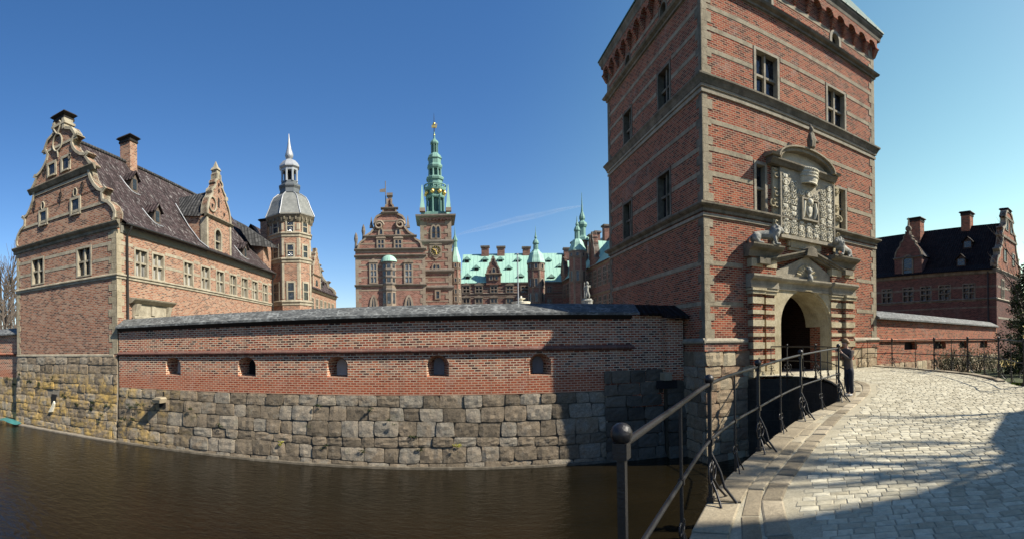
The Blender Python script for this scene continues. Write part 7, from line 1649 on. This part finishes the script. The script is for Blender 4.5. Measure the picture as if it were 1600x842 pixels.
# long side runs parallel to the light, near corner line gives the straight edge of the shade
m = MB(); m.box(HF.W, 0, 9, -9.0, 0.0, -3, 15.2); m.build('brickwork', MT['brick_tower'], hr_)
m = MB(); m.prism(HF.W, [(-.2, 15.15), (9.4, 15.15), (4.5, 18)], -9.3, .10); m.build('roof', MT['tile_roof'], hr_)
for u in (1.5, 4.1, 6.7):
    for z in (2, 5.5, 9): m = MB(); m.box(HF.W, u, u+1, -9.05, -9, z, z+1.8); m.build('window', MT['glass'], hr_)
BX = Fr((14.4, .17), (.815, .58)); bx = root('shade_block', BX.W(1, 1, 0), 'unseen square brick block beside the bridge, added to shade the road', 'building', rz=BX.ang)  # unseen block, place and height set by the shadow wedge it casts
m = MB(); m.box(BX.W, 0, 3.2, -3.2, 0, -3, 8.95); m.build('brickwork', MT['brick_tower'], bx)
m = MB(); m.prism(BX.W, [(-.1, 8.9), (3.3, 8.9), (1.6, 9.3)], -3.3, .05); m.build('roof', MT['tile_roof'], bx)
bare_tree(14.0, .15, -1, 12, 'bare tree on the near bank closest to the road', 91, 'bare trees on the near bank', r0=.16, depth=3, kids=5, sp=.8); bare_tree(15.6, .25, -1, 14, 'taller bare tree on the near bank against the brick house', 17, 'bare trees on the near bank', r0=.16, depth=3, kids=6, sp=.8)
# thin vapour trail high over the castle
m = MB(); a = P(712, 368, 2400.0); b = P(912, 321, 2400.0); n = 24
pts = [a.lerp(b, i/n)+Vector((0, 0, 1.5*math.sin(i*.7))) for i in range(n+1)]
m.tube(pts, [3+13*math.sin(math.pi*min(1, (i+1)/(n+1))) for i in range(n+1)], 10); o = m.build('vapour_trail', MT['vapour']); tag(o, 'faint white vapour trail in the blue sky above the castle', 'vapour trail')
# ================================================================ child leaning on the railing
def skin(name, nodes, edges, mat, parent=None, sub=2):
    me = bpy.data.meshes.new(name); bm = bmesh.new(); vs = [bm.verts.new(n[0]) for n in nodes]
    for a, b in edges: bm.edges.new((vs[a], vs[b]))
    bm.to_mesh(me); bm.free(); o = bpy.data.objects.new(name, me); COL.objects.link(o)
    md = o.modifiers.new('skin', 'SKIN'); md.use_smooth_shade = True
    sk = me.skin_vertices[0].data if me.skin_vertices else None
    if sk is None:
        bpy.context.view_layer.objects.active = o; bpy.context.view_layer.update(); 
    sk = me.skin_vertices[0].data
    for i, n in enumerate(nodes):
        r_ = n[1]; sk[i].radius = (r_, r_) if not isinstance(r_, tuple) else r_
        sk[i].use_root = (i == 0)
    s_ = o.modifiers.new('sub', 'SUBSURF'); s_.levels = sub; s_.render_levels = sub
    me.materials.append(MT[mat])
    if parent is not None: o.parent = parent
    return o
PD = P(1327, 619, 11.15); pz_ = deckz(PD.x, PD.y); HT = 1.33
face = math.atan2(0-0, -1)   # looks along -X (towards the moat), tilted slightly to the viewer
yaw = te(1327, 600)[0]
# local frame: +x = facing direction, y = left side of the child, z up
fd = Vector((-.93, -.10, 0)).normalized(); 
ex = fd; ey = Vector((-ex.y, ex.x, 0))
pr_ = root('person', (PD.x, PD.y, pz_), 'child with curly fair hair in dark hoodie and navy jeans leaning on the railing', 'person', rz=math.atan2(ex.y, ex.x))
S = HT
def N(x, y, z, r_): return ((x*S, y*S, z*S), r_*S if not isinstance(r_, tuple) else (r_[0]*S, r_[1]*S))
body = [N(0, 0, .50, .035), N(.01, 0, .58, .04), N(.03, 0, .68, .045), N(.045, 0, .76, .045), N(.055, 0, .82, .032), N(.07, 0, .865, .03), N(.085, 0, .905, .055), N(.085, 0, .955, .052)]
E_ = [(0, 1), (1, 2), (2, 3), (3, 4), (4, 5), (5, 6), (6, 7)]
def limb(base, pts):
    i0 = len(body); 
    for p in pts: body.append(N(*p))
    E_.append((base, i0)); [E_.append((i0+k, i0+k+1)) for k in range(len(pts)-1)]
for sg in (-1, 1):
    limb(0, [(0, sg*.05, .475, .035), (.0+.012*sg, sg*.055, .27, .03), (-.015+.012*sg, sg*.055, .15, .025), (-.02+.012*sg, sg*.055, .045, .022), (.02+.012*sg, sg*.06, .022, .02), (.065+.012*sg, sg*.065, .018, .018)])
    limb(3, [(.05, sg*.095, .775, .038), (.075, sg*.115, .69, .029), (.10, sg*.115, .64, .026), (.17, sg*.07, .70, .022), (.225, sg*.03, .775, .017), (.24, sg*.025, .80, .018)])
skin('body', body, E_, 'skin', pr_)
# clothes: slightly larger skins over torso+arms and legs
hd = [N(-.005, 0, .445, (.074, .084)), N(-.005, 0, .50, (.085, .078)), N(.01, 0, .58, (.082, .075)), N(.03, 0, .68, (.086, .078)), N(.045, 0, .765, (.082, .07)), N(.055, 0, .815, .045)]; he = [(0, 1), (1, 2), (2, 3), (3, 4), (4, 5)]
for sg in (-1, 1):
    i0 = len(hd); hd += [N(.05, sg*.105, .77, .045), N(.075, sg*.125, .69, .038), N(.10, sg*.122, .64, .036), N(.17, sg*.075, .70, .031), N(.215, sg*.035, .755, .027)]; he += [(4, i0)]+[(i0+k, i0+k+1) for k in range(4)]
hd += [N(.0, 0, .83, .035), N(-.02, 0, .80, .042)]; he += [(5, len(hd)-2), (len(hd)-2, len(hd)-1)]
skin('hoodie', hd, he, 'hoodie', pr_)
jn = [N(0, 0, .53, (.070, .060)), N(0, 0, .47, (.082, .070))]; je = [(0, 1)]
for sg in (-1, 1):
    i0 = len(jn); jn += [N(0, sg*.05, .42, .060), N(.0+.012*sg, sg*.056, .27, .048), N(-.015+.012*sg, sg*.057, .15, .042), N(-.018+.012*sg, sg*.057, .045, .038)]; je += [(1, i0)]+[(i0+k, i0+k+1) for k in range(3)]
skin('jeans', jn, je, 'jeans', pr_)
for sg in (-1, 1): skin('shoe', [N(-.03+.012*sg, sg*.058, .026, .026), N(.02+.012*sg, sg*.062, .024, .028), N(.075+.012*sg, sg*.067, .02, .022)], [(0, 1), (1, 2)], 'shoe', pr_)
def loc(x, y, z): return Vector((PD.x, PD.y, pz_))+ex*(x*S)+ey*(y*S)+Vector((0, 0, z*S))
rq = random.Random(2); hb = []
for k in range(95):
    a = rq.uniform(0, 2*math.pi); t_ = rq.uniform(0, 1); 
    dx, dy, dz = math.cos(a)*math.sqrt(1-(t_*1.0)**2*.8), math.sin(a)*math.sqrt(1-t_**2*.8), t_*1.0-.35+.0
    if dx > .35 and dz < .45: continue
    hb.append(('b', loc(.08+dx*.060, dy*.064, .945+dz*.075), S*rq.uniform(.014, .022)))
hb.append(('b', loc(.072, 0, .955), S*.062, (1, 1, 1)))
blob('hair', hb, MT['hair'], pr_, .012)
m = MB(); m.ball(loc(.146, 0, .925), S*.011, 8); 
for sg in (-1, 1): m.ball(loc(.075, sg*.06, .925), S*.013, 8, (1, .5, 1.3))
m.build('face_features', MT['skin'], pr_)['kind'] = 'stuff'
for sg in (-1, 1): m = MB(); m.ball(loc(.137, sg*.022, .94), S*.007, 8); m.build('eye', MT['black_void'], pr_)
m = MB(); m.tube([loc(.138, -.018, .895), loc(.143, 0, .894), loc(.138, .018, .895)], S*.004, 6); m.build('mouth', MT['hair'], pr_)
# hands closed over the handrail: palm and five fingers each
for sg in (-1, 1):
    base = (.238, sg*.028, .80); m = []
    nodes = [N(base[0], base[1], base[2], .016), N(base[0]+.022, base[1], base[2]+.018, .017)]; ed = [(0, 1)]
    for f_ in range(4):
        y_ = base[1]+(f_-1.5)*.0115; L = (.9, 1.05, 1.0, .8)[f_]; i0 = len(nodes); nodes += [N(base[0]+.040, y_, base[2]+.018, .0062), N(base[0]+.040+.014*L, y_, base[2]+.006, .0058), N(base[0]+.036+.010*L, y_, base[2]-.012*L, .005)]; ed += [(1, i0), (i0, i0+1), (i0+1, i0+2)]
    i0 = len(nodes); nodes += [N(base[0]+.012, base[1]-sg*.022, base[2]+.006, .0066), N(base[0]+.026, base[1]-sg*.028, base[2]-.004, .0058)]; ed += [(0, i0), (i0, i0+1)]
    skin('hand', nodes, ed, 'skin', pr_, 1)
